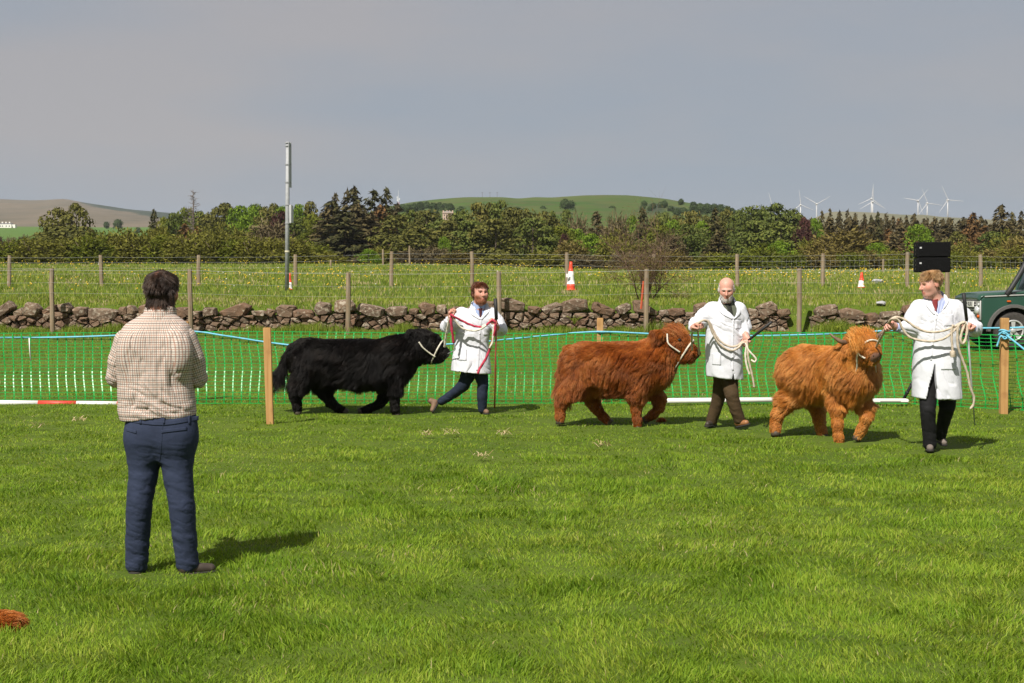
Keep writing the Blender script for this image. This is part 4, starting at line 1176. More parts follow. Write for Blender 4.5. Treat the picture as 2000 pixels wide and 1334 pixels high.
turbine(1811, 397, 427, -22, 2900, 'wind turbine right of two whose blade tips meet')
turbine(1851, 390.5, 424, -25, 2850, 'white wind turbine standing alone above the loudspeakers')

def farmhouse():
    d = 1180; W = simple('limewash', (0.72, 0.70, 0.64), (0.78, 0.76, 0.70), 0.8, 0.3); S = simple('slate', (0.10, 0.10, 0.11), (0.14, 0.14, 0.15), 0.7, 0.5)
    a, b = P(-25, 443, d), P(25, 443, d); t = thing('farmhouse', 'long white farmhouse with three chimneys in the far pasture', 'house', (a + b) / 2)
    k = d / FPX; x0, x1, z = a[0], b[0], a[2] - 1.0; h = 7 * k
    MB().box(((x0 + x1) / 2, d, z + h / 2), (x1 - x0, 7, h)).build('wall', W, t)
    MB().prism([(x0 - .3, z + h), (x1 + .3, z + h), (x1 - .3, z + h + 2.2 * k), (x0 + .3, z + h + 2.2 * k)], d - 2.0, d + 2.0).build('roof', S, t)
    for px in (-15, 5, 12, 19):
        c = P(px, 434, d); MB().box((c[0], d, z + h + 2.4 * k), (1.1, 1.2, 2.2)).build('chimney', W, t)
    for px in (-18, -8, 0, 4, 8, 15, 21):
        c = P(px, 440, d); MB().box((c[0], d - 3.52, z + h * .5), (0.8, 0.08, 1.1)).build('window', S, t)
    c = P(28, 442, d); MB().box((c[0], d, z + 1.4), (2.6, 4, 2.8)).build('outhouse', W, t)
farmhouse()

def stone_house():
    d = 560; W = simple('pink_sandstone', (0.42, 0.30, 0.24), (0.50, 0.37, 0.29), 0.85, 0.6); D = simple('dark_window', (0.06, 0.05, 0.05), None, 0.3); S = simple('lead_roof', (0.26, 0.24, 0.23), (0.3, 0.28, 0.27), 0.7, 0.5)
    a, b = P(865, 436, d), P(885, 436, d); zt = P(875, 417, d)[2]; t = thing('country_house', 'pale pink stone house half hidden in the wood', 'house', (a + b) / 2)
    x0, x1, z = a[0], b[0], a[2] - 3; h = zt - z
    MB().box(((x0 + x1) / 2, d, z + h / 2), (x1 - x0, 5, h)).build('wall', W, t)
    MB().box(((x0 + x1) / 2, d, zt + 0.12), (x1 - x0 + .4, 5.4, 0.24)).build('cornice', W, t)
    MB().prism([(x0 + .1, zt + .24), (x1 - .1, zt + .24), (x1 - .8, zt + .8), (x0 + .8, zt + .8)], d - 1.5, d + 1.5).build('roof', S, t)
    for px in (866, 873, 878, 884):
        c = P(px, 414, d); MB().box((c[0], d, zt + .7), (0.45, 0.6, 0.9)).build('chimney', W, t)
    for px in (868.5, 873, 877.5, 882):
        for py in (421, 427):
            c = P(px, py, d); MB().box((c[0], d - 2.52, c[2]), (0.32, 0.08, 0.62)).build('window', D, t)
stone_house()

def mast():
    d = 880; t = thing('radio_mast', 'thin white and red lattice radio mast above the spruces', 'mast', P(778, 420, d)); k = d / FPX
    c = [P(778, y, d) for y in (420, 395, 371)]
    Wm = simple('mast_white', (0.7, 0.7, 0.7), None, 0.6); Rm = simple('mast_red', (0.45, 0.12, 0.1), None, 0.6)
    mb = MB()
    for sx in (-.5, .5):
        mb.tube([c[0] + V(sx * 1.3, 0, 0), c[1] + V(sx, 0, 0)], 0.12, 4)
    for i in range(12):
        q = c[0] + (c[1] - c[0]) * i / 12; mb.tube([q + V(-.6, 0, 0), q + V(.6, 0, .6)], 0.08, 3)
    mb.build('lattice', Rm, t); MB().tube([c[1], c[2]], [0.18, 0.06], 5).build('antenna', Wm, t)
    for sx, y in ((-2.2, 388), (2.2, 391), (-1.8, 393)):
        q = P(778 + sx, y, d); MB().tube([q, q + V(0, 0, 1.3)], 0.28, 6).build('dish', Wm, t)
mast()
for px, lab in ((942, 'first'), (957, 'second'), (971, 'third')):
    a = P(px, 386, 1000); b = P(px, 375, 1000)
    mb = MB(); mb.tube([a - V(0, 0, 2), b], 0.09, 4); mb.tube([b + V(-.8, 0, -.5), b + V(.8, 0, -.5)], 0.06, 3)
    tag(mb.build('hilltop_pole', BARK), f'faint thin pole on the green hilltop, {lab} of three rightwards', 'pole', 'poles on the hilltop')

# scraps of dead grass in the ring
def scraps():
    HAY = leafy('dead_grass', ramp3((0.30, 0.22, 0.09), (0.44, 0.35, 0.18), (0.55, 0.46, 0.28)), 0.2, 0.0)
    for i, (px, py, w, lab) in enumerate(((1180, 879, 0.10, 'pale wisp of dead grass nearest below the red brown bullock'), (988, 856, 0.09, 'pale wisp of dead grass below the red-bearded man'), (880, 854, 0.11, 'flat straw wisp just below the black bullock'), (940, 902, 0.10, 'loose straw wisp lowest in front of the black bullock'),
                                          (155, 829, 0.11, 'brown dead turf patch beside the striped pole'), (75, 841, 0.10, 'brown dead turf patch nearest the photo edge'), (834, 857, 0.07, 'faint straw wisp in front of the black bullock'))):
        d = ground_d(px, py); c = P(px, py, d); c[2] = float(ground_z(c[0], d)) + 0.03; r = np.random.default_rng(px); n = 24; w *= 0.45
        mb = MB()
        for k in range(n):
            p = c + V(r.normal(0, w), r.normal(0, w * 0.9), r.uniform(0, 0.04)); a = r.uniform(0, 6.28); L = r.uniform(0.05, 0.14)
            e = p + V(math.cos(a) * L, math.sin(a) * L, r.uniform(-0.01, 0.05)); s = V(-math.sin(a), math.cos(a), 0) * 0.004
            m = (p + e) / 2 + V(0, 0, 0.02); mb.add([p - s, p + s, m + s, m - s, e], [(0, 1, 2, 3), (3, 2, 4)])
        tag(mb.build('dead_grass', HAY), lab, 'dead grass', 'scraps of dead grass')
scraps()
# ================================================================== green off-road vehicle
def vehicle():
    PAINT = NT('dark_green_paint')
    _nz = PAINT.noise(3, 3)
    PAINT = PAINT.pbr(PAINT.ramp(_nz, [(0.3, (0.018, 0.060, 0.040)), (0.7, (0.022, 0.070, 0.047))]), 0.28, PAINT.bump(PAINT.noise(1.5, 2), 0.04, 0.02), spec=0.5, Coat_Weight=0.5, Coat_Roughness=0.1)
    BLK = simple('black_trim', (0.018, 0.018, 0.019), (0.028, 0.028, 0.03), 0.55, 20)
    GREY = simple('grey_arch_plastic', (0.085, 0.080, 0.078), (0.11, 0.105, 0.10), 0.75, 30)
    SIL = simple('silver_paint', (0.48, 0.48, 0.47), (0.56, 0.56, 0.55), 0.4, 8, 0.05, metal=0.3)
    TYRE = simple('tyre_rubber', (0.030, 0.027, 0.025), (0.055, 0.048, 0.042), 0.85, 25, 0.4)
    GLASS = NT('vehicle_glass').pbr((0.02, 0.03, 0.03), 0.06, spec=0.8)
    AMB = NT('amber_lens').pbr((0.55, 0.10, 0.01), 0.2)
    LENS = NT('lamp_lens').pbr((0.62, 0.64, 0.64), 0.12, metal=0.3)
    PLATE = simple('plate_white', (0.72, 0.72, 0.68), None, 0.5)
    # local frame: x = back from the grille, y = away from the camera, z = up from ground; near side at y = 0
    d = 29.7
    org = P(1917, 690, d); org[2] = float(ground_z(org[0], d + 0.8))
    W, k = 1.66, 1.0
    yaw = R(2.0)
    rot = np.array([[math.cos(yaw), -math.sin(yaw), 0], [math.sin(yaw), math.cos(yaw), 0], [0, 0, 1]])
    t = thing('off_road_vehicle', 'dark green boxy off-road vehicle with black snorkel behind the net', 'vehicle', org + rot @ V(1.9, 0.8, 0))
    def put(mb, name, m, parent=t, **kw):
        mb.v = [tuple(org + rot @ np.array(q)) for q in mb.v]
        return mb.build(name, m, parent, **kw)
    # wheel geometry
    wx, wr, wz = 0.64, 0.39, 0.40
    def arch(x, r, z0, n=10):
        return [(x + r * math.cos(a), z0 + r * math.sin(a)) for a in np.linspace(math.pi, 0, n)]
    # wing side panel (near and far) with the wheel arch cut out
    ar = arch(wx, 0.50, wz)
    wing = [(0.0, 0.50), (0.0, 1.02), (0.035, 1.06), (1.22, 1.12), (1.22, 0.42)] + [(p[0], max(p[1], 0.42)) for p in ar[::-1]] + [(0.03, 0.46)]
    for y0, y1 in ((0.0, 0.30), (W - 0.30, W)):
        put(MB().prism(wing, y0, y1), 'wing', PAINT, bevel=0.012)
    # front panel between the wings, bonnet
    put(MB().prism([(0.10, 0.5), (0.10, 1.0), (1.2, 1.05), (1.2, 0.5)], 0.31, W - 0.31), 'engine_bay', BLK)
    bon = MB(); pr = []
    ys = np.linspace(0.06, W - 0.06, 9)
    xs = [(-0.02, 1.035), (0.0, 1.10), (0.07, 1.135), (0.5, 1.165), (0.9, 1.185), (1.28, 1.195)]
    vs = [(x, y, z + 0.028 * math.sin(math.pi * (y - 0.06) / (W - .12)) ** 0.6 - (0.02 if j in (0, 8) else 0)) for x, z in xs for j, y in enumerate(ys)]
    n0 = len(vs)
    vs += [(x, y, z - 0.05) for x, z in xs for y in ys]
    fs = [(i * 9 + j, i * 9 + j + 1, (i + 1) * 9 + j + 1, (i + 1) * 9 + j) for i in range(5) for j in range(8)]
    fs += [(n0 + b, n0 + a, n0 + dd, n0 + c) for a, b, c, dd in fs]
    rim_ = list(range(9)) + [i * 9 + 8 for i in range(1, 6)] + [5 * 9 + j for j in range(7, -1, -1)] + [i * 9 for i in range(4, 0, -1)]
    fs += [(rim_[i], rim_[(i + 1) % len(rim_)], n0 + rim_[(i + 1) % len(rim_)], n0 + rim_[i]) for i in range(len(rim_))]
    put(bon.add(vs, fs), 'bonnet', PAINT, smooth=True)
    put(MB().box((0.60, -0.006, 1.108), (1.10, 0.02, 0.022), rot=np.array([[1, 0, -.042], [0, 1, 0], [.042, 0, 1]])), 'wing_top_trim', SIL)
    # headlamp panels, grille, plate, bumper
    for y in (0.16, W - 0.16):
        lp = put(MB().box((-0.012, y, 0.80), (0.035, 0.26, 0.40)), 'headlamp_panel', SIL, bevel=0.012)
        put(MB().lathe([(0.088, 0.0), (0.092, -0.015), (0.085, -0.045), (0.04, -0.06)], (-0.03, y, 0.80), 18, axis=0), 'headlamp', LENS, lp, smooth=True)
        put(MB().lathe([(0.036, 0.0), (0.034, -0.03), (0.015, -0.04)], (-0.03, y - (0.07 if y < 1 else -0.07), 0.68), 12, axis=0), 'indicator', AMB, lp, smooth=True)
        put(MB().lathe([(0.03, 0.0), (0.028, -0.02), (0.01, -0.03)], (-0.03, y - (0.07 if y < 1 else -0.07), 0.92), 12, axis=0), 'side_lamp', LENS, lp, smooth=True)
    g = put(MB().prism([(0.0, 0.58), (0.0, 1.0), (0.09, 1.0), (0.09, 0.58)], 0.32, W - 0.32), 'grille', BLK)
    for i in range(8):
        put(MB().box((-0.012, W / 2, 0.61 + i * 0.052), (0.02, W - 0.66, 0.024)), 'grille_bar', SIL, g)
    pl = put(MB().box((-0.045, 0.62, 0.93), (0.02, 0.50, 0.115)), 'number_plate', PLATE)
    fc = bpy.data.curves.new('plate_text', 'FONT'); fc.body = 'SF KUU'; fc.size = 0.115; fc.align_x = 'CENTER'; fc.align_y = 'CENTER'; fc.extrude = 0.002
    fo = bpy.data.objects.new('text_tmp', fc)
    me = bpy.data.meshes.new_from_object(fo); bpy.data.objects.remove(fo)
    pc = org + rot @ V(-0.058, 0.62, 0.93)
    me.transform(Matrix.Translation(Vector(pc)) @ Matrix.Rotation(-math.pi / 2 + yaw, 4, 'Z') @ Matrix.Rotation(math.pi / 2, 4, 'X'))
    me.name = 'plate_lettering'
    fo = obj('plate_lettering', me, BLK, pl)
    put(MB().box((-0.10, W / 2, 0.50), (0.16, W + 0.02, 0.13)), 'bumper', BLK, bevel=0.015)
    put(MB().prism([(0.0, 0.2), (0.0, 0.48), (3.6, 0.48), (3.6, 0.3), (0.25, 0.25)], 0.45, W - 0.45), 'chassis', BLK)
    # arches, repeater, vent
    for y0, y1 in ((-0.055, 0.035), (W - 0.035, W + 0.055)):
        o_, i_ = arch(wx, 0.545, wz - .02, 14), arch(wx, 0.475, wz - .02, 14)
        poly = [(p[0], p[1]) for p in o_] + [(p[0], p[1]) for p in i_[::-1]]
        put(MB().prism(poly, y0, y1), 'wheel_arch', GREY, bevel=0.006)
    put(MB().box((0.54, -0.012, 0.985), (0.085, 0.03, 0.036)), 'side_repeater', AMB, bevel=0.008)
    put(MB().prism([(0.46, 1.10), (0.50, 1.15), (0.62, 1.15), (0.74, 1.12)], 0.0, 0.07), 'wing_vent', BLK, bevel=0.008)
    DX = -0.50
    def put_cab(mb, name, m, parent=t, **kw):
        mb.v = [(q[0] + (DX if 'snorkel' in name else DX + 0.36), q[1], q[2]) for q in mb.v]
        return put(mb, name, m, parent, **kw)
    # snorkel
    put_cab(MB().tube(spline([(1.00, 0.02, 1.12), (1.08, 0.0, 1.24), (1.30, 0.04, 1.58), (1.42, 0.08, 1.80)], 5), [0.055] * 16, 10), 'snorkel', BLK, smooth=True)
    put_cab(MB().tube([(1.39, 0.08, 1.79), (1.43, 0.08, 1.87), (1.53, 0.08, 1.90)], [0.062, 0.075, 0.05], 10), 'snorkel_head', BLK, smooth=True)
    # cab, doors, windows, roof, rear body
    put_cab(MB().prism([(1.37, 0.40), (1.37, 1.13), (3.85, 1.13), (3.85, 0.46)], 0.0, W), 'lower_body', PAINT, bevel=0.01)
    put_cab(MB().prism([(1.46, 1.14), (1.66, 1.84), (3.86, 1.88), (3.86, 1.14)], 0.10, W - 0.10), 'cab_interior', BLK)
    for y in (0.06, W - 0.06):
        put_cab(MB().prism([(1.40, 1.13), (1.62, 1.85), (1.70, 1.85), (1.50, 1.13)], y - 0.05, y + 0.05), 'door_pillar', PAINT)
        put_cab(MB().prism([(2.42, 1.13), (2.42, 1.86), (2.54, 1.86), (2.54, 1.13)], y - 0.05, y + 0.05), 'door_pillar', PAINT)
        put_cab(MB().prism([(3.72, 1.13), (3.72, 1.88), (3.86, 1.88), (3.86, 1.13)], y - 0.05, y + 0.05), 'door_pillar', PAINT)
        put_cab(MB().prism([(1.51, 1.14), (1.71, 1.84), (2.41, 1.85), (2.41, 1.14)], y - 0.015, y + 0.015), 'side_window', GLASS)
        put_cab(MB().prism([(2.55, 1.25), (2.55, 1.82), (3.7, 1.83), (3.7, 1.25)], y - 0.015, y + 0.015), 'side_window', GLASS)
    ws = MB(); ws.add([(1.42, 0.12, 1.16), (1.42, W - .12, 1.16), (1.63, W - .14, 1.82), (1.63, 0.14, 1.82), (1.44, 0.12, 1.15), (1.44, W - .12, 1.15), (1.65, W - .14, 1.81), (1.65, 0.14, 1.81)], [(0, 1, 2, 3), (7, 6, 5, 4), (0, 3, 7, 4), (1, 5, 6, 2), (0, 4, 5, 1), (3, 2, 6, 7)])
    put_cab(ws, 'windscreen', GLASS)
    put_cab(MB().box((2.75, W / 2, 1.92), (2.32, W - 0.02, 0.13)), 'roof', simple('roof_paint', (0.55, 0.55, 0.52), None, 0.5), bevel=0.05)
    dr = put_cab(MB().prism([(1.45, 0.50), (1.45, 1.11), (2.42, 1.11), (2.42, 0.50)], -0.012, -0.002), 'door', PAINT, bevel=0.004)
    put_cab(MB().box((2.28, -0.03, 0.98), (0.13, 0.03, 0.035)), 'door_handle', BLK, dr, bevel=0.006)
    put_cab(MB().prism([(1.52, 1.36), (1.52, 1.56), (1.60, 1.56), (1.60, 1.36)], -0.22, -0.10), 'wing_mirror', BLK, bevel=0.02)
    # wheels: tyre, rim, spokes
    for x in (wx, wx + 2.10):
        for y, sg in ((0.02, -1), (W - 0.02, 1)):
            c = V(x, y, wz)
            ty = put(MB().lathe([(0.21, -0.10), (0.30, -0.115), (0.355, -0.105), (0.385, -0.07), (0.39, 0), (0.385, 0.07), (0.355, 0.105), (0.30, 0.115), (0.21, 0.10)], c - V(0, -0.09 * -sg, 0), 36, axis=1), 'wheel', TYRE, smooth=True)
            cf = c + V(0, sg * 0.005, 0)
            put(MB().lathe([(0.215, 0.0), (0.215, sg * 0.03), (0.185, sg * 0.03), (0.18, 0.0)], cf, 28, axis=1, cap=False), 'rim', SIL, ty, smooth=True)
            put(MB().lathe([(0.06, 0.0), (0.06, sg * 0.035), (0.03, sg * 0.05)], cf, 14, axis=1), 'hub', SIL, ty, smooth=True)
            for q in range(5):
                a = 2 * math.pi * q / 5 + 0.35; u = V(math.cos(a), 0, math.sin(a)); s = V(-math.sin(a), 0, math.cos(a))
                b0, b1 = cf + u * 0.05, cf + u * 0.19
                m = MB(); yv = V(0, sg * 0.028, 0); y0 = V(0, sg * 0.002, 0)
                m.add([b0 - s * .028 + y0, b0 + s * .028 + y0, b1 + s * .045 + y0, b1 - s * .045 + y0, b0 - s * .028 + yv, b0 + s * .028 + yv, b1 + s * .045 + yv, b1 - s * .045 + yv], [(0, 1, 2, 3), (4, 7, 6, 5), (0, 4, 5, 1), (2, 6, 7, 3), (1, 5, 6, 2), (0, 3, 7, 4)])
                put(m, 'spoke', SIL, ty)
vehicle()
# ================================================================== soft bodies: distance fields turned into one smooth surface
class Field:
    def __init__(s, lo, hi, h):
        s.lo = np.array(lo, float); s.h = h
        s.n = np.ceil((np.array(hi) - s.lo) / h).astype(int) + 1
        s.v = np.full(s.n, 0.3, np.float32)
        s.prims = []
    def grid(s, lo, hi):
        a = np.clip(np.floor((np.array(lo) - s.lo) / s.h).astype(int), 0, s.n - 1)
        b = np.clip(np.ceil((np.array(hi) - s.lo) / s.h).astype(int) + 1, 1, s.n)
        sl = tuple(slice(i, j) for i, j in zip(a, b))
        ax = [s.lo[i] + s.h * np.arange(a[i], b[i]) for i in range(3)]
        X, Y, Z = np.meshgrid(*ax, indexing='ij')
        return sl, np.stack([X, Y, Z], -1)
    def add(s, prim, k=0.02, col=None):
        fn, lo, hi = prim
        m = k + 3 * s.h
        sl, p = s.grid(lo - m, hi + m)
        if p.size == 0: return
        d = fn(p); v = s.v[sl]
        if k > 0:
            q = np.maximum(k - np.abs(v - d), 0) / k
            s.v[sl] = np.minimum(v, d) - q * q * k * 0.25
        else:
            s.v[sl] = np.minimum(v, d)
        s.prims.append((fn, col))
    def cut(s, fn, lo=None, hi=None, k=0.0):
        sl, p = s.grid(lo if lo is not None else s.lo, hi if hi is not None else s.lo + s.h * s.n)
        d = -fn(p); v = s.v[sl]
        if k > 0:
            q = np.maximum(k - np.abs(v - d), 0) / k
            s.v[sl] = np.maximum(v, d) + q * q * k * 0.25
        else:
            s.v[sl] = np.maximum(v, d)
    def mesh(s):
        v = s.v; ins = v < 0
        c = {}
        for i in (0, 1):
            for j in (0, 1):
                for k in (0, 1):
                    c[i, j, k] = (slice(i, v.shape[0] - 1 + i), slice(j, v.shape[1] - 1 + j), slice(k, v.shape[2] - 1 + k))
        cnt = sum(ins[q].astype(np.int8) for q in c.values())
        act = (cnt > 0) & (cnt < 8)
        I = np.argwhere(act); idx = np.full(act.shape, -1, np.int64); idx[act] = np.arange(len(I))
        cv = {q: v[sl][act] for q, sl in c.items()}
        acc = np.zeros((len(I), 3)); num = np.zeros(len(I))
        ks = list(c)
        for a in ks:
            for ax in range(3):
                if a[ax]: continue
                b = list(a); b[ax] = 1; b = tuple(b)
                va, vb = cv[a], cv[b]; x = (va < 0) != (vb < 0)
                t = va[x] / (va[x] - vb[x])
                p = np.tile(np.array(a, float), (x.sum(), 1)); p[:, ax] += t
                acc[x] += p; num[x] += 1
        verts = s.lo + s.h * (I + acc / num[:, None])
        faces = []
        for ax in range(3):
            sl0 = [slice(1, -1)] * 3; sl1 = [slice(1, -1)] * 3
            sl0[ax] = slice(0, -1); sl1[ax] = slice(1, None)
            A, B = ins[tuple(sl0)], ins[tuple(sl1)]
            for flip, m in ((False, A & ~B), (True, ~A & B)):
                e = np.argwhere(m)
                for o in range(3):
                    if o != ax: e[:, o] += 1
                u, w = [(1, 2), (2, 0), (0, 1)][ax]
                q = []
                for du, dw in ((-1, -1), (0, -1), (0, 0), (-1, 0)):
                    f = e.copy(); f[:, u] += du; f[:, w] += dw
                    q.append(idx[f[:, 0], f[:, 1], f[:, 2]])
                q = np.stack(q, -1)
                if flip: q = q[:, ::-1]
                faces.append(q)
        faces = np.vstack(faces)
        faces = faces[(faces >= 0).all(1)]
        return verts, faces
    def colours(s, verts, default):
        out = np.tile(np.array(default, float), (len(verts), 1)); best = np.full(len(verts), 9.0)
        for fn, col in s.prims:
            if col is None: continue
            d = fn(verts); m = d < best
            best[m] = d[m]; out[m] = col
        return out

def rcone(a, b, r1, r2=None, squash=None):
    """tapered capsule; squash = (axis vector, factor) flattens it along that axis"""
    a, b = np.array(a, float), np.array(b, float); r2 = r1 if r2 is None else r2
    ba = b - a; L2 = max(float(ba @ ba), 1e-9)
    def fn(p):
        q = p - a
        t = np.clip((q @ ba) / L2, 0, 1)
        w = q - t[..., None] * ba
        if squash is not None:
            ax, f = squash; dd = w @ ax; w = w + (dd * (1 / f - 1))[..., None] * ax
        return (np.sqrt((w * w).sum(-1)) - (r1 + (r2 - r1) * t)) * (0.8 if squash is not None else 1)
    m = max(r1, r2)
    return fn, np.minimum(a, b) - m, np.maximum(a, b) + m

def ell(c, r, rot=None):
    c, r = np.array(c, float), np.array(r, float)
    def fn(p):
        q = p - c
        if rot is not None: q = q @ rot
        k0 = np.sqrt(((q / r) ** 2).sum(-1)); k1 = np.sqrt(((q / (r * r)) ** 2).sum(-1)) + 1e-9
        return np.where(k0 < 1e-6, -r.min(), k0 * (k0 - 1) / k1)
    m = r.max()
    return fn, c - m, c + m

def loft(secs, axis=2, pw=2.0):
    """body along an axis: secs = (s, centre u, centre v, half u, half v) with (u, v) the other two axes in order"""
    S = np.array(secs, float); S = S[np.argsort(S[:, 0])]
    o = [i for i in range(3) if i != axis]
    ts = np.linspace(S[0, 0], S[-1, 0], 80)
    T = []
    for j in range(1, 5):
        y = np.interp(ts, S[:, 0], S[:, j]); k = np.exp(-np.linspace(-1.6, 1.6, 9) ** 2); k /= k.sum()
        T.append(np.convolve(np.pad(y, 4, mode='edge'), k, 'valid'))
    def fn(p):
        s = p[..., axis]
        cu, cv, ru, rv = (np.interp(s, ts, t) for t in T)
        e = (np.abs((p[..., o[0]] - cu) / ru) ** pw + np.abs((p[..., o[1]] - cv) / rv) ** pw) ** (1 / pw)
        d = (e - 1) * np.minimum(ru, rv)
        end = np.maximum(S[0, 0] - s, s - S[-1, 0])
        return np.maximum(d, end)
    lo = np.zeros(3); hi = np.zeros(3)
    lo[axis], hi[axis] = S[0, 0], S[-1, 0]
    lo[o[0]], hi[o[0]] = (S[:, 1] - S[:, 3]).min(), (S[:, 1] + S[:, 3]).max()
    lo[o[1]], hi[o[1]] = (S[:, 2] - S[:, 4]).min(), (S[:, 2] + S[:, 4]).max()
    return fn, lo, hi

def vnormals(v, f):
    n = np.zeros_like(v)
    fn = np.cross(v[f[:, 2]] - v[f[:, 0]], v[f[:, 3]] - v[f[:, 1]])
    for k in range(4): np.add.at(n, f[:, k], fn)
    return n / (np.linalg.norm(n, axis=1)[:, None] + 1e-12)

def smooth_verts(v, f, it=1, lam=0.5):
    for _ in range(it):
        a = np.zeros_like(v); c = np.zeros(len(v))
        for k in range(4):
            i, j = f[:, k], f[:, (k + 1) % 4]
            np.add.at(a, i, v[j]); np.add.at(c, i, 1)
        v = v + lam * (a / c[:, None] - v)
    return v

def bvh_of(v, f):
    return BVHTree.FromPolygons([tuple(q) for q in v], [tuple(int(i) for i in q) for q in f])

CAMP = V(0, 0, CAMH)
def strip(bvh, A, B, off, thick, name, mat, parent, n=14, m=6, d=10):
    """a thin piece of cloth laid on a surface: its two long edges given as photograph pixels A and B"""
    A, B = spline([(*q, 0) for q in A], n)[:, :2], spline([(*q, 0) for q in B], n)[:, :2]
    N = min(len(A), len(B)); A = A[np.linspace(0, len(A) - 1, N).astype(int)]; B = B[np.linspace(0, len(B) - 1, N).astype(int)]
    top = []; last = None
    for a, b in zip(A, B):
        for t in np.linspace(0, 1, m):
            q = a + (b - a) * t
            w = P(q[0], q[1], d); u = w - CAMP; u /= np.linalg.norm(u)
            h = bvh.ray_cast(Vector(CAMP), Vector(u))
            if h[0] is not None:
                dist = h[3]; last = dist
            else:
                dist = last if last is not None else np.linalg.norm(w - CAMP)
            top.append((CAMP, u, dist))
    D = np.array([q[2] for q in top]).reshape(N, m)
    k = np.array([1, 2, 1]) / 4
    for _ in range(2):
        D[1:-1] = (D[:-2] + 2 * D[1:-1] + D[2:]) / 4
    D = D.ravel()
    U = np.array([q[1] for q in top])
    vt = CAMP + U * (D - off - thick)[:, None]; vb = CAMP + U * (D - off + 0.012)[:, None]
    V_ = np.vstack([vt, vb]); K = N * m
    fs = [(i * m + j, i * m + j + 1, (i + 1) * m + j + 1, (i + 1) * m + j) for i in range(N - 1) for j in range(m - 1)]
    rim_ = list(range(m)) + [i * m + m - 1 for i in range(1, N)] + [(N - 1) * m + j for j in range(m - 2, -1, -1)] + [i * m for i in range(N - 2, 0, -1)]
    fs += [(rim_[i], rim_[i - 1], K + rim_[i - 1], K + rim_[i]) for i in range(len(rim_))]
    return obj(name, mesh_np(name, V_, fs), mat, parent)

# ------------------------------------------------------------------ hair
def hair_mat(name, stops, rough=0.35, sheen=0.25, scale=6.0):
    """strand colour: by strand and by patch"""
    t = NT(name)
    rnd = t.n('HairInfo').outputs['Random']
    nz = t.noise(scale, 3)
    fac = t.n('Math', {'operation': 'MULTIPLY_ADD'}, i0=t.n('MapRange', Value=nz, i1=0.3, i2=0.7).outputs[0], i1=0.55, i2=t.n('Math', {'operation': 'MULTIPLY'}, i0=rnd, i1=0.45).outputs[0]).outputs[0]
    col = t.ramp(fac, stops)
    h = t.n('BsdfHairPrincipled', {'model': 'CHIANG', 'parametrization': 'COLOR'}, Roughness=rough)
    h.inputs['Radial Roughness'].default_value = 0.6
    h.inputs['Coat'].default_value = 0.0
    t.link(col, h.inputs['Color'])
    df = t.n('BsdfDiffuse'); t.link(col, df.inputs['Color'])
    mx = t.n('MixShader', Fac=sheen); t.link(df.outputs[0], mx.inputs[1]); t.link(h.outputs[0], mx.inputs[2])
    t.link(mx.outputs[0], t.out.inputs['Surface'])
    return t.m

def sample_surface(v, f, n, r, weight=None):
    tri = np.vstack([f[:, [0, 1, 2]], f[:, [0, 2, 3]]])
    a, b, c = v[tri[:, 0]], v[tri[:, 1]], v[tri[:, 2]]
    ar = np.linalg.norm(np.cross(b - a, c - a), axis=1)
    if weight is not None: ar = ar * weight[tri].mean(1)
    i = r.choice(len(tri), n, p=ar / ar.sum())
    u, w = r.random(n), r.random(n); s = u + w > 1; u[s], w[s] = 1 - u[s], 1 - w[s]
    p = a[i] + (b[i] - a[i]) * u[:, None] + (c[i] - a[i]) * w[:, None]
    nv = vnormals(v, f); nn = nv[tri[i, 0]] * (1 - u - w)[:, None] + nv[tri[i, 1]] * u[:, None] + nv[tri[i, 2]] * w[:, None]
    return p, nn / (np.linalg.norm(nn, axis=1)[:, None] + 1e-9)

def strands(name, mat, parent, p, nrm, flow, length, r, K=6, radius=0.0012, lift=0.4, droop=0.5, clump=0.5, nclump=900, wave=0.25, wfreq=9.0):
    n = len(p)
    fl = flow - nrm * (flow * nrm).sum(1)[:, None] * 0.85
    fl /= np.linalg.norm(fl, axis=1)[:, None] + 1e-9
    t = np.linspace(0, 1, K)
    d0 = nrm * lift + fl * (1 - lift * 0.4) + r.normal(0, 0.10, (n, 3)); d0 /= np.linalg.norm(d0, axis=1)[:, None]
    pts = p[:, None, :] + d0[:, None, :] * (length[:, None] * t)[:, :, None]
    pts[:, :, 2] -= droop * length[:, None] * t ** 2 * 0.5
    q = pts * wfreq
    w = np.stack([noise3(q, 1) - .5, noise3(q, 5) - .5, noise3(q, 9) - .5], -1)
    pts += w * (length[:, None] * t ** 1.2 * wave * 2)[:, :, None]
    if clump > 0:
        from mathutils.kdtree import KDTree
        ci = r.choice(n, min(nclump, n), replace=False)
        kd = KDTree(len(ci))
        for k, i in enumerate(ci): kd.insert(p[i], k)
        kd.balance()
        own = np.array([ci[kd.find(q)[1]] for q in p])
        target = pts[own] - p[own][:, None, :] * 1.0 + p[own][:, None, :]
        amt = clump * r.uniform(0.5, 1.0, n)[:, None] * t ** 1.3
        pts += (target - pts) * amt[:, :, None]
    hc = bpy.data.hair_curves.new(name)
    hc.add_curves([K] * n)
    hc.attributes['position'].data.foreach_set('vector', pts.astype(np.float32).ravel())
    ra = hc.attributes.get('radius') or hc.attributes.new('radius', 'FLOAT', 'POINT')
    rad = np.tile(radius * (1 - 0.75 * t ** 1.5), (n, 1)) * r.uniform(0.7, 1.3, (n, 1))
    ra.data.foreach_set('value', rad.astype(np.float32).ravel())
    return obj(name, hc, mat, parent)
EYE = NT('wet_dark_eye').pbr((0.008, 0.006, 0.005), 0.08, spec=0.8)
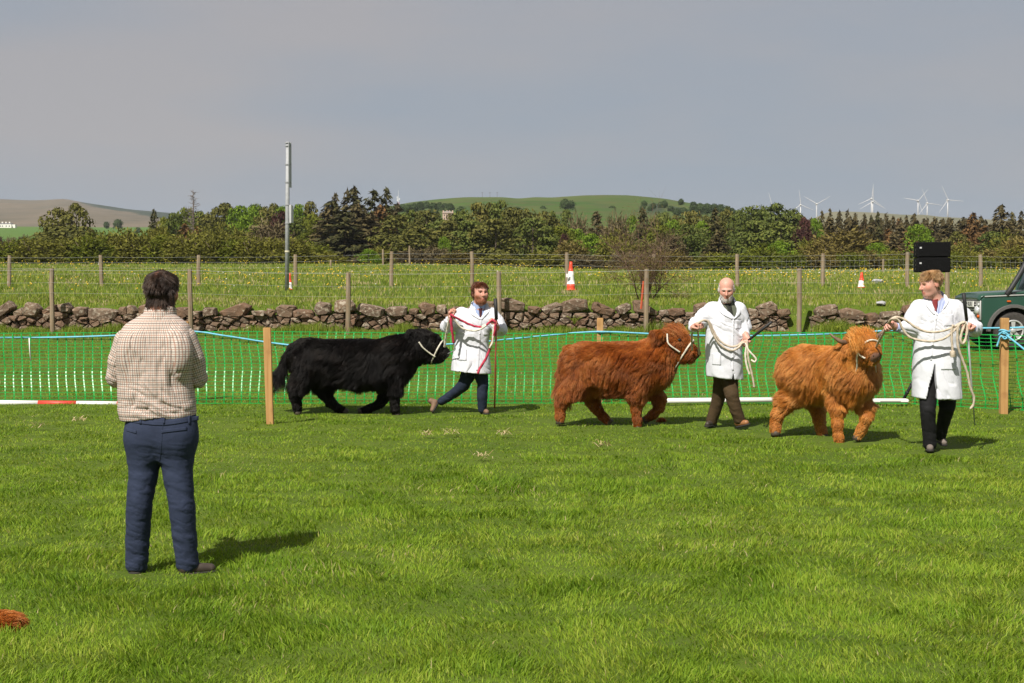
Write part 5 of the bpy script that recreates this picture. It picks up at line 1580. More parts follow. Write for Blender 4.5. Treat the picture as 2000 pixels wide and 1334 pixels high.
# ================================================================== the three shaggy cattle
HORN = simple('horn', (0.10, 0.055, 0.035), (0.20, 0.125, 0.08), 0.45, 12)
HOOF = simple('hoof_horn', (0.05, 0.04, 0.03), (0.10, 0.08, 0.06), 0.6, 20)

def skin_mat(name, base):
    t = NT(name)
    c = t.n('Attribute', {'attribute_name': 'tone'}).outputs['Color']
    nz = t.noise(25, 4)
    return t.pbr(t.mix(0.25, c, t.ramp(nz, [(0.3, tuple(v * .6 for v in base)), (0.7, base)])), 0.7, t.bump(nz, 0.2, 0.005), spec=0.2)

HEADS = {}
def bullock(label, d, jaw, secs, half_depth, neck, head, legs, tail, muzzle, stops, name='shaggy_bullock', ears=(), horns=(), eyes=(), seed=1, n=95000, fringe=None, tones=None, mus=None, lens=1.0, clumpn=1900, base=(0.2, 0.08, 0.03), nose_col=(0.10, 0.06, 0.05), sheen=0.35):
    r = np.random.default_rng(seed)
    def J(q):
        return P(q[0], q[1], d + (q[2] if len(q) > 2 else 0))
    m = d / FPX
    S = []
    secs = [(x, yc - 3.5, hh - 3.0, dd) for x, yc, hh, dd in secs]
    for x, yc, hh, dd in secs:
        c = P(x, yc, d + dd); S.append((c[0], c[1], c[2], half_depth * min(1, (hh + 8) / 52), hh * m))
    allp = [J((x, yc + hh, dd)) for x, yc, hh, dd in secs] + [J((x, yc - hh, dd)) for x, yc, hh, dd in secs] + [J(q[:3]) for L in legs for q in L] + [J(q[:3]) for q in head] + [J(q[:3]) for q in tail]
    allp = np.array(allp)
    F = Field(allp.min(0) - 0.55, allp.max(0) + V(0.35, 0.55, 0.35), 0.0135)
    F.add(loft(S, axis=0, pw=2.3), 0.05)
    # rounded ends
    e0, e1 = S[0], S[-1]
    F.add(ell((S[1][0] - 0.02, S[1][1], S[1][2]), (0.24, S[1][3] * 0.92, S[1][4] * 0.95)), 0.12)
    F.add(ell((S[-2][0] + 0.05, S[-2][1], S[-2][2] + .02), (0.22, S[-2][3] * 0.95, S[-2][4] * 0.95)), 0.12)
    for a, b in zip(neck[:-1], neck[1:]): F.add(rcone(J(a[:3]), J(b[:3]), a[3], b[3]), 0.10)
    for a, b in zip(head[:-1], head[1:]): F.add(rcone(J(a[:3]), J(b[:3]), a[3], b[3]), 0.05)
    for a, b in zip(jaw[:-1], jaw[1:]): F.add(rcone(J(a[:3]), J(b[:3]), a[3], b[3]), 0.05)
    for L in legs:
        for a, b in zip(L[:-1], L[1:]): F.add(rcone(J(a[:3]), J(b[:3]), a[3] * 0.86, b[3] * 0.86), 0.05)
    for a, b in zip(tail[:-1], tail[1:]): F.add(rcone(J(a[:3]), J(b[:3]), a[3], b[3]), 0.03)
    for E in ears:
        for a, b in zip(E[:-1], E[1:]): F.add(rcone(J(a[:3]), J(b[:3]), a[3], b[3], (V(0, 1, 0), 0.45)), 0.03)
    mz = J(muzzle[:3]); mr = muzzle[3]
    F.add(ell(mz, (mr * 1.05, mr * 1.05, mr * 0.85)), 0.04)
    v, f = F.mesh(); v = smooth_verts(v, f, 2)
    c0 = np.array([J((secs[len(secs) // 2][0], secs[len(secs) // 2][1], 0))])[0]
    me = mesh_np(name, v, f)
    # the bare nose pad
    near = np.linalg.norm((v - mz) / mr, axis=1)
    hd = J(head[-1][:3]) - J(head[0][:3]); hd /= np.linalg.norm(hd)
    pad = sstep(0.70, 0.90, ((v - mz) @ hd) / mr) * (near < 1.6)
    tone = np.tile(np.array(base, float), (len(v), 1)); tone = tone * (1 - pad[:, None]) + np.array(nose_col) * pad[:, None]
    attr(me, 'tone', tone, 'FLOAT_COLOR')
    body = obj(name, me, skin_mat(name + '_hide', base))
    tag(body, label, 'bullock', 'shaggy cattle led round the ring')
    fwd = V(S[-1][0] - S[0][0], S[-1][1] - S[0][1], 0); fwd /= np.linalg.norm(fwd)
    p, nn = sample_surface(v, f, n, r)
    # region weights by height and by closeness to legs / head
    headp = [J(q[:3]) for q in head]
    hc = np.mean(headp, 0); hr = np.linalg.norm(headp[0] - headp[-1]) * 0.5 + 0.20
    is_head = sstep(1.05, 0.75, np.linalg.norm(p - hc, axis=1) / hr)
    zb = min(s[2] - s[4] for s in S)
    is_leg = sstep(zb + 0.06, zb - 0.10, p[:, 2])
    tl = np.array([J(q[:3]) for q in tail]); td = np.min(np.linalg.norm(p[:, None] - tl[None], axis=2), 1); is_tail = (td < 0.14) & ((p - tl[0]) @ fwd < 0.02)
    top = sstep(0.35, 0.9, nn[:, 2])
    zl = (p[:, 2] - zb) / max(0.1, max(s[2] + s[4] for s in S) - zb)
    length = (0.078 + 0.035 * (1 - np.clip(zl, 0, 1))) * (1 - 0.35 * top) * lens
    length = length * (1 - is_leg) + 0.040 * lens * is_leg
    is_low = sstep(zb - 0.03, zb - 0.20, p[:, 2])
    length = length * (1 - is_low) + 0.020 * is_low
    length = length * (1 - is_head) + 0.036 * is_head
    length = np.where(is_tail, 0.06 + 0.10 * sstep(tl[1][2], tl[-1][2], p[:, 2]), length) * r.uniform(0.6, 1.25, n)
    keep = ~((np.linalg.norm((p - mz) / mr, axis=1) < 1.25) & (((p - mz) @ hd) / mr > 0.74))
    dn = V(0, 0, -1.0)
    flow = np.tile(dn * 1.0 - fwd * 0.55, (n, 1)); flow += (top[:, None]) * (-fwd * 0.5 + V(0, 0, 0.3)) + np.sign(nn[:, 1:2]) * V(0, 0.25, 0) * top[:, None]
    flow = flow * (1 - is_head[:, None]) + (-hd * 0.5 + dn * 0.9) * is_head[:, None] * 1.0
    flow[is_tail] = dn * 1.2 + V(0, 0, 0)
    fz = np.stack([noise3(p * 4.5, 3) - .5, noise3(p * 4.5, 4) - .5, noise3(p * 4.5, 6) - .5], -1)
    flow = flow + fz * 2.1
    p, nn, flow, length = p[keep], nn[keep], flow[keep], length[keep]
    HM = hair_mat(name + '_fur', stops, sheen=sheen)
    strands('fur', HM, body, p, nn, flow, length, r, K=6, radius=0.0016, lift=0.42, droop=0.5, clump=0.55, nclump=clumpn, wave=0.34, wfreq=5.5)
    if fringe is not None:
        fp, tip, nf, fl_len = fringe
        a, b = J(fp[0]), J(fp[1])
        k = r.random(nf)[:, None]; q = a + (b - a) * k + r.normal(0, 0.035, (nf, 3))
        tg = J(tip) + r.normal(0, 0.06, (nf, 3)) + (k - 0.5) * (b - a) * 0.7
        fl = tg - q
        strands('forelock', HM, body, q, np.tile(V(0.1, -0.5, 0.8), (nf, 1)), fl, fl_len * r.uniform(0.6, 1.15, nf), r, K=7, radius=0.0020, lift=0.30, droop=0.65, clump=0.5, nclump=110, wave=0.07, wfreq=8)
    for q in eyes:
        c = J(q); bm = MB(); bm.lathe([(0.002, -0.024), (0.016, -0.018), (0.024, 0), (0.016, 0.018), (0.002, 0.024)], c, 12); bm.build('eye', EYE, body, True)
    for H_ in horns:
        pts = spline([J(q[:3]) for q in H_], 6); rr = np.interp(np.linspace(0, 1, len(pts)), np.linspace(0, 1, len(H_)), [q[3] for q in H_])
        MB().tube(pts, rr, 10).build('horn', HORN, body, True)
    for L in legs:
        a, b = J(L[-2][:3]), J(L[-1][:3]); u = b - a; u /= np.linalg.norm(u)
        MB().tube([b - u * 0.02, b + u * (L[-1][3] * 0.9)], [L[-1][3] * 0.82, L[-1][3] * 0.95], 12).build('hoof', HOOF, body, True)
    e1 = np.cross(hd, V(0, 0, 1)); e1 /= np.linalg.norm(e1); e2 = np.cross(e1, hd)
    cc = J(head[1][:3]) * 0.30 + J(head[2][:3]) * 0.70 - e2 * 0.02
    ring = []
    bv = bvh_of(v, f)
    for a_ in np.linspace(0, 2 * math.pi, 25):
        u_ = e1 * math.cos(a_) + e2 * math.sin(a_)
        h_ = bv.ray_cast(Vector(cc + u_ * 0.5), Vector(-u_))
        ring.append(np.array(h_[0]) + u_ * 0.014 if h_[0] is not None else cc + u_ * 0.13)
    HEADS[seed] = (np.array(ring), cc, hd, bv)
    # nostrils
    side = np.cross(hd, V(0, 0, 1)); side /= np.linalg.norm(side)
    for sg in (-1, 1):
        c = mz + hd * mr * 0.86 + side * sg * mr * 0.45 + V(0, 0, mr * 0.12)
        MB().lathe([(0.002, -0.014), (0.013, -0.008), (0.016, 0), (0.013, 0.008), (0.002, 0.014)], c, 10).build('nostril', EYE, body, True)
    return body

BLACKFUR = [(0.0, (0.0022, 0.0018, 0.0016)), (0.6, (0.0045, 0.0034, 0.0028)), (1.0, (0.014, 0.008, 0.0055))]
BROWNFUR = [(0.0, (0.10, 0.022, 0.005)), (0.45, (0.26, 0.064, 0.011)), (0.8, (0.42, 0.130, 0.026)), (1.0, (0.56, 0.25, 0.08))]
GINGERFUR = [(0.0, (0.24, 0.070, 0.011)), (0.45, (0.48, 0.165, 0.028)), (0.8, (0.64, 0.27, 0.055)), (1.0, (0.74, 0.40, 0.13))]

bullock('shaggy black bullock with long tail walking behind the red-bearded man', 19.6, [(828, 690, 0, 0.13), (856, 697, -.03, 0.075)],
        [(586, 704, 34, 0.05), (606, 706, 42, 0.03), (650, 709, 46, 0), (700, 712, 49, 0), (745, 711, 48, 0), (770, 706, 44, 0), (785, 700, 36, 0)], 0.29,
        [(764, 704, 0, 0.26), (796, 686, 0, 0.20), (822, 672, 0, 0.165)], [(822, 667, 0, 0.17), (842, 673, -.02, 0.14), (862, 688, -.03, 0.095)],
        [[(597, 730, -.10, 0.17), (583, 757, -.12, 0.115), (577, 775, -.12, 0.08), (580, 793, -.12, 0.06), (582, 803, -.12, 0.055)],
         [(630, 735, .14, 0.16), (634, 765, .15, 0.10), (646, 785, .15, 0.068), (660, 797, .15, 0.055), (672, 803, .15, 0.052)],
         [(770, 735, -.12, 0.15), (771, 768, -.13, 0.085), (771, 788, -.13, 0.060), (772, 800, -.13, 0.052), (774, 807, -.13, 0.052)],
         [(758, 742, .13, 0.14), (750, 775, .14, 0.080), (742, 788, .14, 0.060), (722, 797, .14, 0.050), (706, 802, .14, 0.048)]],
        [(588, 668, .03, 0.055), (572, 676, .03, 0.040), (559, 698, .03, 0.034), (549, 724, .03, 0.042), (544, 742, .03, 0.035)],
        (865, 690, -.03, 0.085), BLACKFUR, ears=[[(816, 660, -.10, 0.05), (806, 651, -.15, 0.055), (799, 646, -.17, 0.03)]], eyes=[(846, 671, -0.155)], seed=1, base=(0.006, 0.005, 0.004), nose_col=(0.012, 0.010, 0.009),
        fringe=(((806, 652, -.08), (834, 652, .08)), (846, 664, -.14), 1300, 0.13), sheen=0.30)
bullock('shaggy red brown bullock led by the bald bearded man', 17.9, [(1318, 688, -.05, 0.12), (1344, 697, -.09, 0.07)],
        [(1118, 722, 36, 0.06), (1138, 717, 46, 0.04), (1175, 719, 50, 0), (1220, 721, 52, 0), (1250, 721, 52, 0), (1272, 716, 47, 0), (1286, 709, 38, 0)], 0.29,
        [(1262, 714, 0, 0.26), (1288, 694, 0, 0.205), (1308, 674, -.03, 0.160)], [(1312, 663, -.03, 0.155), (1328, 668, -.06, 0.135), (1350, 688, -.09, 0.090)],
        [[(1128, 745, -.12, 0.155), (1106, 772, -.13, 0.100), (1095, 790, -.13, 0.072), (1094, 810, -.13, 0.060), (1094, 820, -.13, 0.058)],
         [(1150, 752, .14, 0.14), (1158, 782, .15, 0.095), (1166, 798, .15, 0.066), (1178, 814, .15, 0.055), (1187, 822, .15, 0.052)],
         [(1246, 752, -.14, 0.15), (1244, 782, -.15, 0.090), (1243, 800, -.15, 0.064), (1245, 820, -.15, 0.056), (1246, 831, -.15, 0.056)],
         [(1270, 752, .10, 0.135), (1287, 780, .08, 0.085), (1288, 796, .08, 0.062), (1275, 810, .10, 0.052), (1263, 818, .12, 0.050)]],
        [(1112, 682, .05, 0.055), (1102, 702, .08, 0.045), (1098, 730, .10, 0.045), (1098, 755, .10, 0.045), (1098, 765, .10, 0.03)],
        (1354, 690, -.09, 0.083), BROWNFUR, ears=[[(1303, 662, -.14, 0.045), (1288, 655, -.22, 0.060), (1274, 648, -.26, 0.025)]], eyes=[(1327, 664, -0.20)], seed=2, base=(0.17, 0.055, 0.016), nose_col=(0.16, 0.07, 0.05),
        fringe=(((1302, 645, -.12), (1322, 643, .05)), (1345, 668, -.16), 1500, 0.16), clumpn=1700)
bullock('shaggy ginger horned bullock with long forelock led by the fair-haired man', 16.2, [(1682, 692, -.42, 0.12), (1700, 699, -.54, 0.07)],
        [(1552, 732, 40, 0.46), (1568, 727, 50, 0.38), (1598, 729, 53, 0.22), (1628, 732, 55, 0.06), (1648, 735, 55, -.06), (1664, 737, 48, -.16), (1676, 736, 38, -.22)], 0.29,
        [(1654, 722, -.14, 0.24), (1668, 700, -.24, 0.20), (1676, 682, -.32, 0.165)], [(1680, 671, -.34, 0.160), (1690, 678, -.44, 0.135), (1702, 690, -.54, 0.086)],
        [[(1556, 760, .34, 0.155), (1534, 790, .36, 0.100), (1518, 812, .36, 0.074), (1515, 833, .36, 0.060), (1515, 843, .34, 0.058)],
         [(1590, 770, .48, 0.13), (1598, 800, .48, 0.090), (1600, 820, .48, 0.068), (1604, 840, .48, 0.056), (1608, 850, .46, 0.054)],
         [(1638, 765, -.10, 0.13), (1636, 802, -.20, 0.082), (1636, 828, -.22, 0.058), (1638, 853, -.22, 0.050), (1640, 864, -.22, 0.052)],
         [(1676, 765, -.10, 0.12), (1690, 798, -.20, 0.080), (1693, 815, -.26, 0.066), (1684, 838, -.22, 0.055), (1676, 852, -.20, 0.054)]],
        [(1552, 694, .50, 0.055), (1540, 715, .58, 0.045), (1534, 740, .60, 0.045), (1532, 765, .60, 0.045), (1532, 776, .60, 0.03)],
        (1705, 691, -.56, 0.076), GINGERFUR, ears=[[(1664, 676, -.36, 0.045), (1654, 684, -.42, 0.055), (1648, 694, -.44, 0.025)]],
        horns=[[(1662, 669, -.38, 0.030), (1645, 668, -.42, 0.026), (1632, 661, -.42, 0.018), (1620, 651, -.40, 0.005)], [(1700, 662, -.26, 0.030), (1714, 657, -.22, 0.026), (1724, 648, -.20, 0.018), (1733, 635, -.20, 0.005)]],
        eyes=[(1681, 682, -.54), (1702, 676, -.46)], seed=3, base=(0.30, 0.105, 0.026), nose_col=(0.20, 0.12, 0.10), fringe=(((1664, 654, -.40), (1697, 652, -.28)), (1691, 692, -.66), 3200, 0.25), clumpn=1800)
# ================================================================== people
def cloth(name, c, rough=0.8, weave=350, fold=14, amt=0.25, var=0.12, sheen=0.2):
    t = NT(name)
    w = t.noise(weave, 2); fl = t.noise(fold, 3)
    col = t.mix(t.n('MapRange', Value=fl, i1=0.35, i2=0.7).outputs[0], tuple(v * (1 - var) for v in c), c)
    b1 = t.n('Bump', Height=w, Strength=0.15, Distance=0.001)
    b2 = t.n('Bump', Height=fl, Strength=amt, Distance=0.012); t.link(b1.outputs[0], b2.inputs['Normal'])
    m = t.pbr(col, rough, b2.outputs[0], spec=0.2)
    return m
COATM = cloth('white_cotton_drill', (0.62, 0.63, 0.675), 0.85, 300, 11, 0.45, 0.04)
SKIN = NT('skin')
_c = SKIN.n('Attribute', {'attribute_name': 'tone'}).outputs['Color']
_n = SKIN.noise(60, 3)
SKIN = SKIN.pbr(_c, 0.5, SKIN.bump(_n, 0.12, 0.002), spec=0.35, Subsurface_Weight=0.08, Subsurface_Radius=(0.012, 0.004, 0.002))

def rotz(a):
    return np.array([[math.cos(a), -math.sin(a), 0], [math.sin(a), math.cos(a), 0], [0, 0, 1]])
def rotx(a):
    return np.array([[1, 0, 0], [0, math.cos(a), -math.sin(a)], [0, math.sin(a), math.cos(a)]])
def roty(a):
    return np.array([[math.cos(a), 0, math.sin(a)], [0, 1, 0], [-math.sin(a), 0, math.cos(a)]])

def head_prims(F, c, Hh, M, skin, lips, brow, neck_to, neck_r):
    """head of height Hh at c, turned by M; face looks along local -y"""
    T = lambda q: c + M @ (np.array(q) * Hh)
    E = lambda q, r, k, col=None: F.add(ell(T(q), np.array(r) * Hh, M), k * Hh, col)
    red = tuple(np.array(skin) * V(1.02, 0.88, 0.85))
    E((0, 0.06, 0.15), (0.315, 0.385, 0.345), 0.04, skin)
    E((0, -0.08, -0.10), (0.265, 0.29, 0.36), 0.10, skin)
    E((0, -0.16, -0.345), (0.175, 0.17, 0.135), 0.12, skin)
    E((0, -0.315, 0.075), (0.20, 0.075, 0.05), 0.06, skin)
    for s in (-1, 1):
        E((0.145 * s, -0.235, -0.08), (0.10, 0.085, 0.10), 0.12, red)
        E((0.315 * s, 0.04, -0.02), (0.035, 0.075, 0.115), 0.02, red)
        F.cut(ell(T((0.115 * s, -0.405, 0.005)), np.array((0.085, 0.088, 0.055)) * Hh, M)[0], T((0.115 * s, -0.40, 0.005)) - 0.12 * Hh, T((0.115 * s, -0.40, 0.005)) + 0.12 * Hh, 0.03 * Hh)
    F.add(rcone(T((0, -0.36, 0.03)), T((0, -0.455, -0.115)), 0.030 * Hh, 0.046 * Hh), 0.05 * Hh, red)
    E((0, -0.40, -0.13), (0.065, 0.040, 0.030), 0.03, red)
    E((0, -0.335, -0.235), (0.085, 0.045, 0.020), 0.012, lips)
    E((0, -0.325, -0.275), (0.075, 0.05, 0.022), 0.012, lips)
    F.add(rcone(T((0, 0.07, -0.22)), neck_to, neck_r * 0.92, neck_r), 0.08 * Hh, skin)
    return T

def hand_prims(F, wrist, u, palm_n, s, skin, curl=1.0, thumb_side=1):
    """closed hand: palm, four curled fingers of unequal length, thumb leaving the side of the palm"""
    u = u / np.linalg.norm(u); n = palm_n - u * (palm_n @ u); n /= np.linalg.norm(n); w = np.cross(u, n) * thumb_side
    F.add(rcone(wrist, wrist + u * 0.035 * s, 0.027 * s, 0.028 * s), 0.02 * s, skin)
    F.add(rcone(wrist + u * 0.035 * s + w * 0.016 * s, wrist + u * 0.085 * s + w * 0.022 * s, 0.021 * s, 0.018 * s), 0.016 * s, skin)
    F.add(rcone(wrist + u * 0.035 * s - w * 0.014 * s, wrist + u * 0.080 * s - w * 0.026 * s, 0.021 * s, 0.017 * s), 0.016 * s, skin)
    for i, (o, L) in enumerate(((0.033, 0.92), (0.011, 1.0), (-0.012, 0.95), (-0.033, 0.78))):
        k = wrist + u * (0.088 - 0.006 * abs(i - 1)) * s + w * o * s
        a1 = 0.75 * curl; p1 = k + (u * math.cos(a1) + n * math.sin(a1)) * 0.040 * L * s
        a2 = 2.0 * curl; p2 = p1 + (u * math.cos(a2) + n * math.sin(a2)) * 0.028 * L * s
        a3 = 2.9 * curl; p3 = p2 + (u * math.cos(a3) + n * math.sin(a3)) * 0.020 * L * s
        red = tuple(np.array(skin) * V(1.0, 0.85, 0.8))
        for a, b, r1, r2 in ((k, p1, 0.0102, 0.0096), (p1, p2, 0.0096, 0.0088), (p2, p3, 0.0088, 0.0078)):
            F.add(rcone(a, b, r1 * s, r2 * s), 0.003 * s, red if a is k else skin)
    b = wrist + u * 0.030 * s + w * 0.030 * s
    p1 = b + (u * 0.6 + w * 0.7 + n * 0.35) * 0.034 * s; p2 = p1 + (u * 0.75 - w * 0.15 + n * 0.65) * 0.030 * s; p3 = p2 + (u * 0.45 - w * 0.6 + n * 0.7) * 0.022 * s
    for a, c, r1, r2 in ((b, p1, 0.016, 0.0125), (p1, p2, 0.0122, 0.0108), (p2, p3, 0.0105, 0.009)):
        F.add(rcone(a, c, r1 * s, r2 * s), 0.006 * s, skin)

def wrinkle(v, f, zones, seed=0, base=0.0015):
    """push cloth in and out along its normals; zones = (centre, radius, amplitude, direction of the creases, spacing)"""
    n = vnormals(v, f)
    disp = base * (fbm(v * 9, seed, 3) - 0.5) * 2
    for c, rad, amp, dirn, sp in zones:
        w = np.exp(-(((v - c) / rad) ** 2).sum(1))
        dirn = np.array(dirn, float); dirn /= np.linalg.norm(dirn)
        e1 = np.cross(dirn, V(0.3, 1, 0.2)); e1 /= np.linalg.norm(e1); e2 = np.cross(dirn, e1)
        wv = v + (np.stack([noise3(v * 5, seed + 3), noise3(v * 5, seed + 4), noise3(v * 5, seed + 6)], -1) - 0.5) * sp * 1.6
        q = np.stack([(wv @ dirn) / sp * 1.25, (wv @ e1) / (sp * 3.2), (wv @ e2) / (sp * 3.2)], -1)
        n1 = noise3(q, seed + 7); n2 = noise3(q * 1.9, seed + 8)
        fold = (n1 - 0.5) * 1.6 - 1.1 * np.clip(1 - np.abs(2 * n2 - 1) * 3.0, 0, 1) ** 1.5 * 0.6 + 0.3 * np.clip(1 - np.abs(2 * n1 - 1) * 3.0, 0, 1)
        disp = disp + amp * w * fold
    return v + n * disp[:, None]

def garment(F, name, mat, parent, zones=(), seed=0, sm=1, base=0.0015, uvfn=None):
    v, f = F.mesh(); v = smooth_verts(v, f, sm)
    if zones is not None: v = wrinkle(v, f, zones, seed, base)
    me = mesh_np(name, v, f)
    if uvfn is not None:
        attr(me, 'cloth_uv', uvfn(v), 'FLOAT_VECTOR')
    return obj(name, me, mat, parent), v, f

def shoe(name, heel, toe, up, w, mat, sole_mat, parent, h=0.005):
    """leather shoe from heel to toe with a darker sole"""
    u = toe - heel; L = np.linalg.norm(u); u /= L
    up = up - u * (up @ u); up /= np.linalg.norm(up)
    F = Field(np.minimum(heel, toe) - 0.17, np.maximum(heel, toe) + 0.17, h)
    F.add(rcone(heel + up * w * 0.75 + u * w * 0.6, toe - u * w * 0.8 + up * w * 0.45, w * 0.80, w * 0.62), 0.02)
    F.add(rcone(heel + u * w * 0.75 + up * w * 1.0, heel + u * w * 0.8 + up * w * 2.1, w * 0.80, w * 0.78), 0.03)
    F.cut(lambda p: (p - heel) @ up - 0.006)
    v, f = F.mesh()
    o = obj(name, mesh_np(name, v, f), mat, parent)
    S = Field(np.minimum(heel, toe) - 0.17, np.maximum(heel, toe) + 0.17, h)
    S.add(rcone(heel + u * w * 0.6 + up * 0.004, toe - u * w * 0.72 + up * 0.004, w * 0.84, w * 0.72), 0)
    S.v = np.maximum(S.v, np.abs((S.grid(S.lo, S.lo + S.h * S.n)[1] - heel) @ up) - 0.011).astype(np.float32)
    v, f = S.mesh()
    obj('sole', mesh_np('sole', v, f), sole_mat, o)
    return o

def scalp_hair(name, parent, v, f, T_inv, region, flow_fn, mat, n, length, seed, lift=0.3, radius=0.0012, wave=0.25, clump=0.5, droop=0.3, wfreq=26):
    """strands rooted where region(local head coordinates) allows"""
    r = np.random.default_rng(seed)
    w = region(T_inv(v)).astype(float)
    if w.sum() == 0: return
    p, nn = sample_surface(v, f, n, r, w)
    q = T_inv(p); ok = region(q); p, nn, q = p[ok], nn[ok], q[ok]
    L = length(q) * r.uniform(0.6, 1.2, len(p))
    return strands(name, mat, parent, p, nn, flow_fn(q, nn), L, r, K=5, radius=radius, lift=lift, droop=droop, clump=clump, nclump=int(len(p) / 16), wave=wave, wfreq=wfreq)

def seg(J, pts):
    return [(np.array(J(q[:3])), q[3]) for q in pts]

def add_chain(F, J, pts, k, squash=None):
    s = seg(J, pts)
    for (a, r1), (b, r2) in zip(s[:-1], s[1:]): F.add(rcone(a, b, r1, r2, squash), k)

def bbox(J, pts, pad):
    q = np.array([J(p) for p in pts])
    return q.min(0) - pad, q.max(0) + pad

def handler(label, d, head, arms, torso, legs, shoes, coat_cut, vneck, hair, skin, trousers_m, shirt_m, tie_m, shoe_cols, details, seed, hands_s=1.2, beard=None, brow=(0.1, 0.05, 0.03)):
    J = lambda q: P(q[0], q[1], d + (q[2] if len(q) > 2 else 0))
    m = d / FPX
    hc, Hh, yaw, pitch, roll = J(head['c']), head['h'] * m, R(head['yaw']), R(head.get('pitch', 0)), R(head.get('roll', 0))
    M = rotz(yaw) @ rotx(pitch) @ roty(roll)
    neckb = J(head['neck']); lips = tuple(np.array(skin) * V(0.85, 0.62, 0.60))
    # ---- body: head, neck, trunk core, arms, hands in one surface
    pts = [head['c'][:2] + (0.0,), head['neck']] + [q[:3] for a in arms for q in a['chain']] + [a['hand'] for a in arms] + [(torso[-1][0], torso[-1][1], 0)]
    lo, hi = bbox(J, pts, 0.27)
    F = Field(lo, hi, 0.0065)
    T = head_prims(F, hc, Hh, M, skin, lips, brow, neckb, 0.062 * Hh / 0.25)
    hipc = J((torso[-3][0], torso[-3][1], 0))
    F.add(rcone(neckb - V(0, 0, 0.05), hipc, 0.080, 0.075), 0.08, skin)
    for a in arms:
        ch = [J(q[:3]) for q in a['chain']]
        F.add(rcone(neckb - V(0, 0, 0.08), ch[0], 0.06, 0.05), 0.05, skin)
        for p0, p1 in zip(ch[:-1], ch[1:]): F.add(rcone(p0, p1, 0.036, 0.030), 0.03, skin)
        u = J(a['hand']) - ch[-1]
        hand_prims(F, ch[-1], u, np.array(a['palm'], float), hands_s, skin, a.get('curl', 1.0), a.get('thumb', 1))
    v, f = F.mesh()
    tone = F.colours(v, skin)
    hl = (v - hc) @ M / Hh
    bz = 0.075 + 0.02 * np.abs(hl[:, 0]) / 0.1
    isbrow = (np.abs(np.abs(hl[:, 0]) - 0.125) < 0.075) & (np.abs(hl[:, 2] - 0.082) < 0.027) & (hl[:, 1] < -0.2)
    tone[isbrow] = brow
    if beard is not None:
        bd = (hl[:, 2] < beard['top'] + 0.10 * sstep(0.1, 0.25, np.abs(hl[:, 0]))) & (hl[:, 2] > -0.52) & (hl[:, 1] < 0.05) & ~((np.abs(hl[:, 0]) < 0.085) & (np.abs(hl[:, 2] + 0.255) < 0.035) & (hl[:, 1] < -0.2))
        tone[bd] = tone[bd] * 0.45 + np.array(beard['col']) * 0.55
    if hair is not None:
        sc = hair['region'](hl); tone[sc] = tone[sc] * 0.3 + np.array(hair['scalp']) * 0.7
    me = mesh_np('person', v, f); attr(me, 'tone', tone, 'FLOAT_COLOR')
    body = obj('person', me, SKIN); tag(body, label, 'person')
    Ti = lambda q: (q - hc) @ M / Hh
    for s in (-1, 1):
        c = T((0.112 * s, -0.312, 0.008)); mb = MB()
        mb.lathe([(0.001, -0.018 * Hh), (0.020 * Hh, -0.011 * Hh), (0.028 * Hh, 0), (0.020 * Hh, 0.011 * Hh), (0.001, 0.018 * Hh)], c, 10); mb.build('eye', EYE, body, True)
    if hair is not None:
        scalp_hair('hair', body, v, f, Ti, hair['region'], hair['flow'](M), hair['mat'], hair.get('n', 5000), lambda q: hair['len'](q) * Hh, seed, lift=hair.get('lift', 0.3), wave=hair.get('wave', 0.2))
    if beard is not None:
        reg = lambda q: (q[:, 2] < beard['top'] + 0.10 * sstep(0.1, 0.25, np.abs(q[:, 0]))) & (q[:, 2] > -0.47) & (q[:, 1] < 0.02) & ~((np.abs(q[:, 0]) < 0.095) & (np.abs(q[:, 2] + 0.255) < 0.045))
        scalp_hair('beard', body, v, f, Ti, reg, lambda q, n_: np.tile(V(0, -0.2, -1.0), (len(q), 1)), beard['mat'], 2200, lambda q: np.full(len(q), beard['len'] * Hh), seed + 1, lift=0.35, wave=0.2, clump=0.3, radius=0.0010)
    # ---- trousers
    lo, hi = bbox(J, [q[:3] for L in legs for q in L], 0.2)
    F = Field(lo, hi, 0.009)
    for L in legs: add_chain(F, J, L, 0.004)
    hp = [J(L[0][:3]) for L in legs]; F.add(rcone(hp[0], hp[1], 0.13, 0.13), 0.06)
    zones = []
    for L in legs:
        for q in L[1:]:
            zones.append((J(q[:3]), V(0.13, 0.13, 0.12), 0.0052, (0.35, 0, 1), 0.045))
    garment(F, 'trousers', trousers_m, body, zones, seed, sm=5)
    # ---- shoes
    for (hx, tx, up, w), cc in zip(shoes, shoe_cols):
        shoe('shoe', J(hx), J(tx), np.array(up, float), w, cc, SOLE, body)
    # ---- shirt and tie under the coat
    secs = []
    for x, y, hw, hd, dd in torso:
        c = J((x, y, dd)); secs.append((c[2], c[0], c[1], hw * m, hd))
    zt = secs[0][0]
    sh = [(z, cx, cy, rx * 0.88, ry * 0.82) for z, cx, cy, rx, ry in secs[:4]]
    F = Field(np.array([min(s[1] - s[3] for s in sh), min(s[2] - s[4] for s in sh), min(s[0] for s in sh)]) - 0.06, np.array([max(s[1] + s[3] for s in sh), max(s[2] + s[4] for s in sh), neckb[2] + 0.12]), 0.008)
    F.add(loft(sh), 0.01); F.add(rcone(J((head['neck'][0], head['neck'][1] + 4, head['neck'][2])), neckb + (hc - neckb) * 0.22, 0.074 * Hh / 0.25, 0.068 * Hh / 0.25), 0.03)
    so, sv, sf = garment(F, 'shirt', shirt_m, body, [], seed + 2)
    sb = bvh_of(sv, sf)
    if tie_m is not None:
        strip(sb, *details['tie'], 0.0, 0.012, 'tie', tie_m, body, d=d)
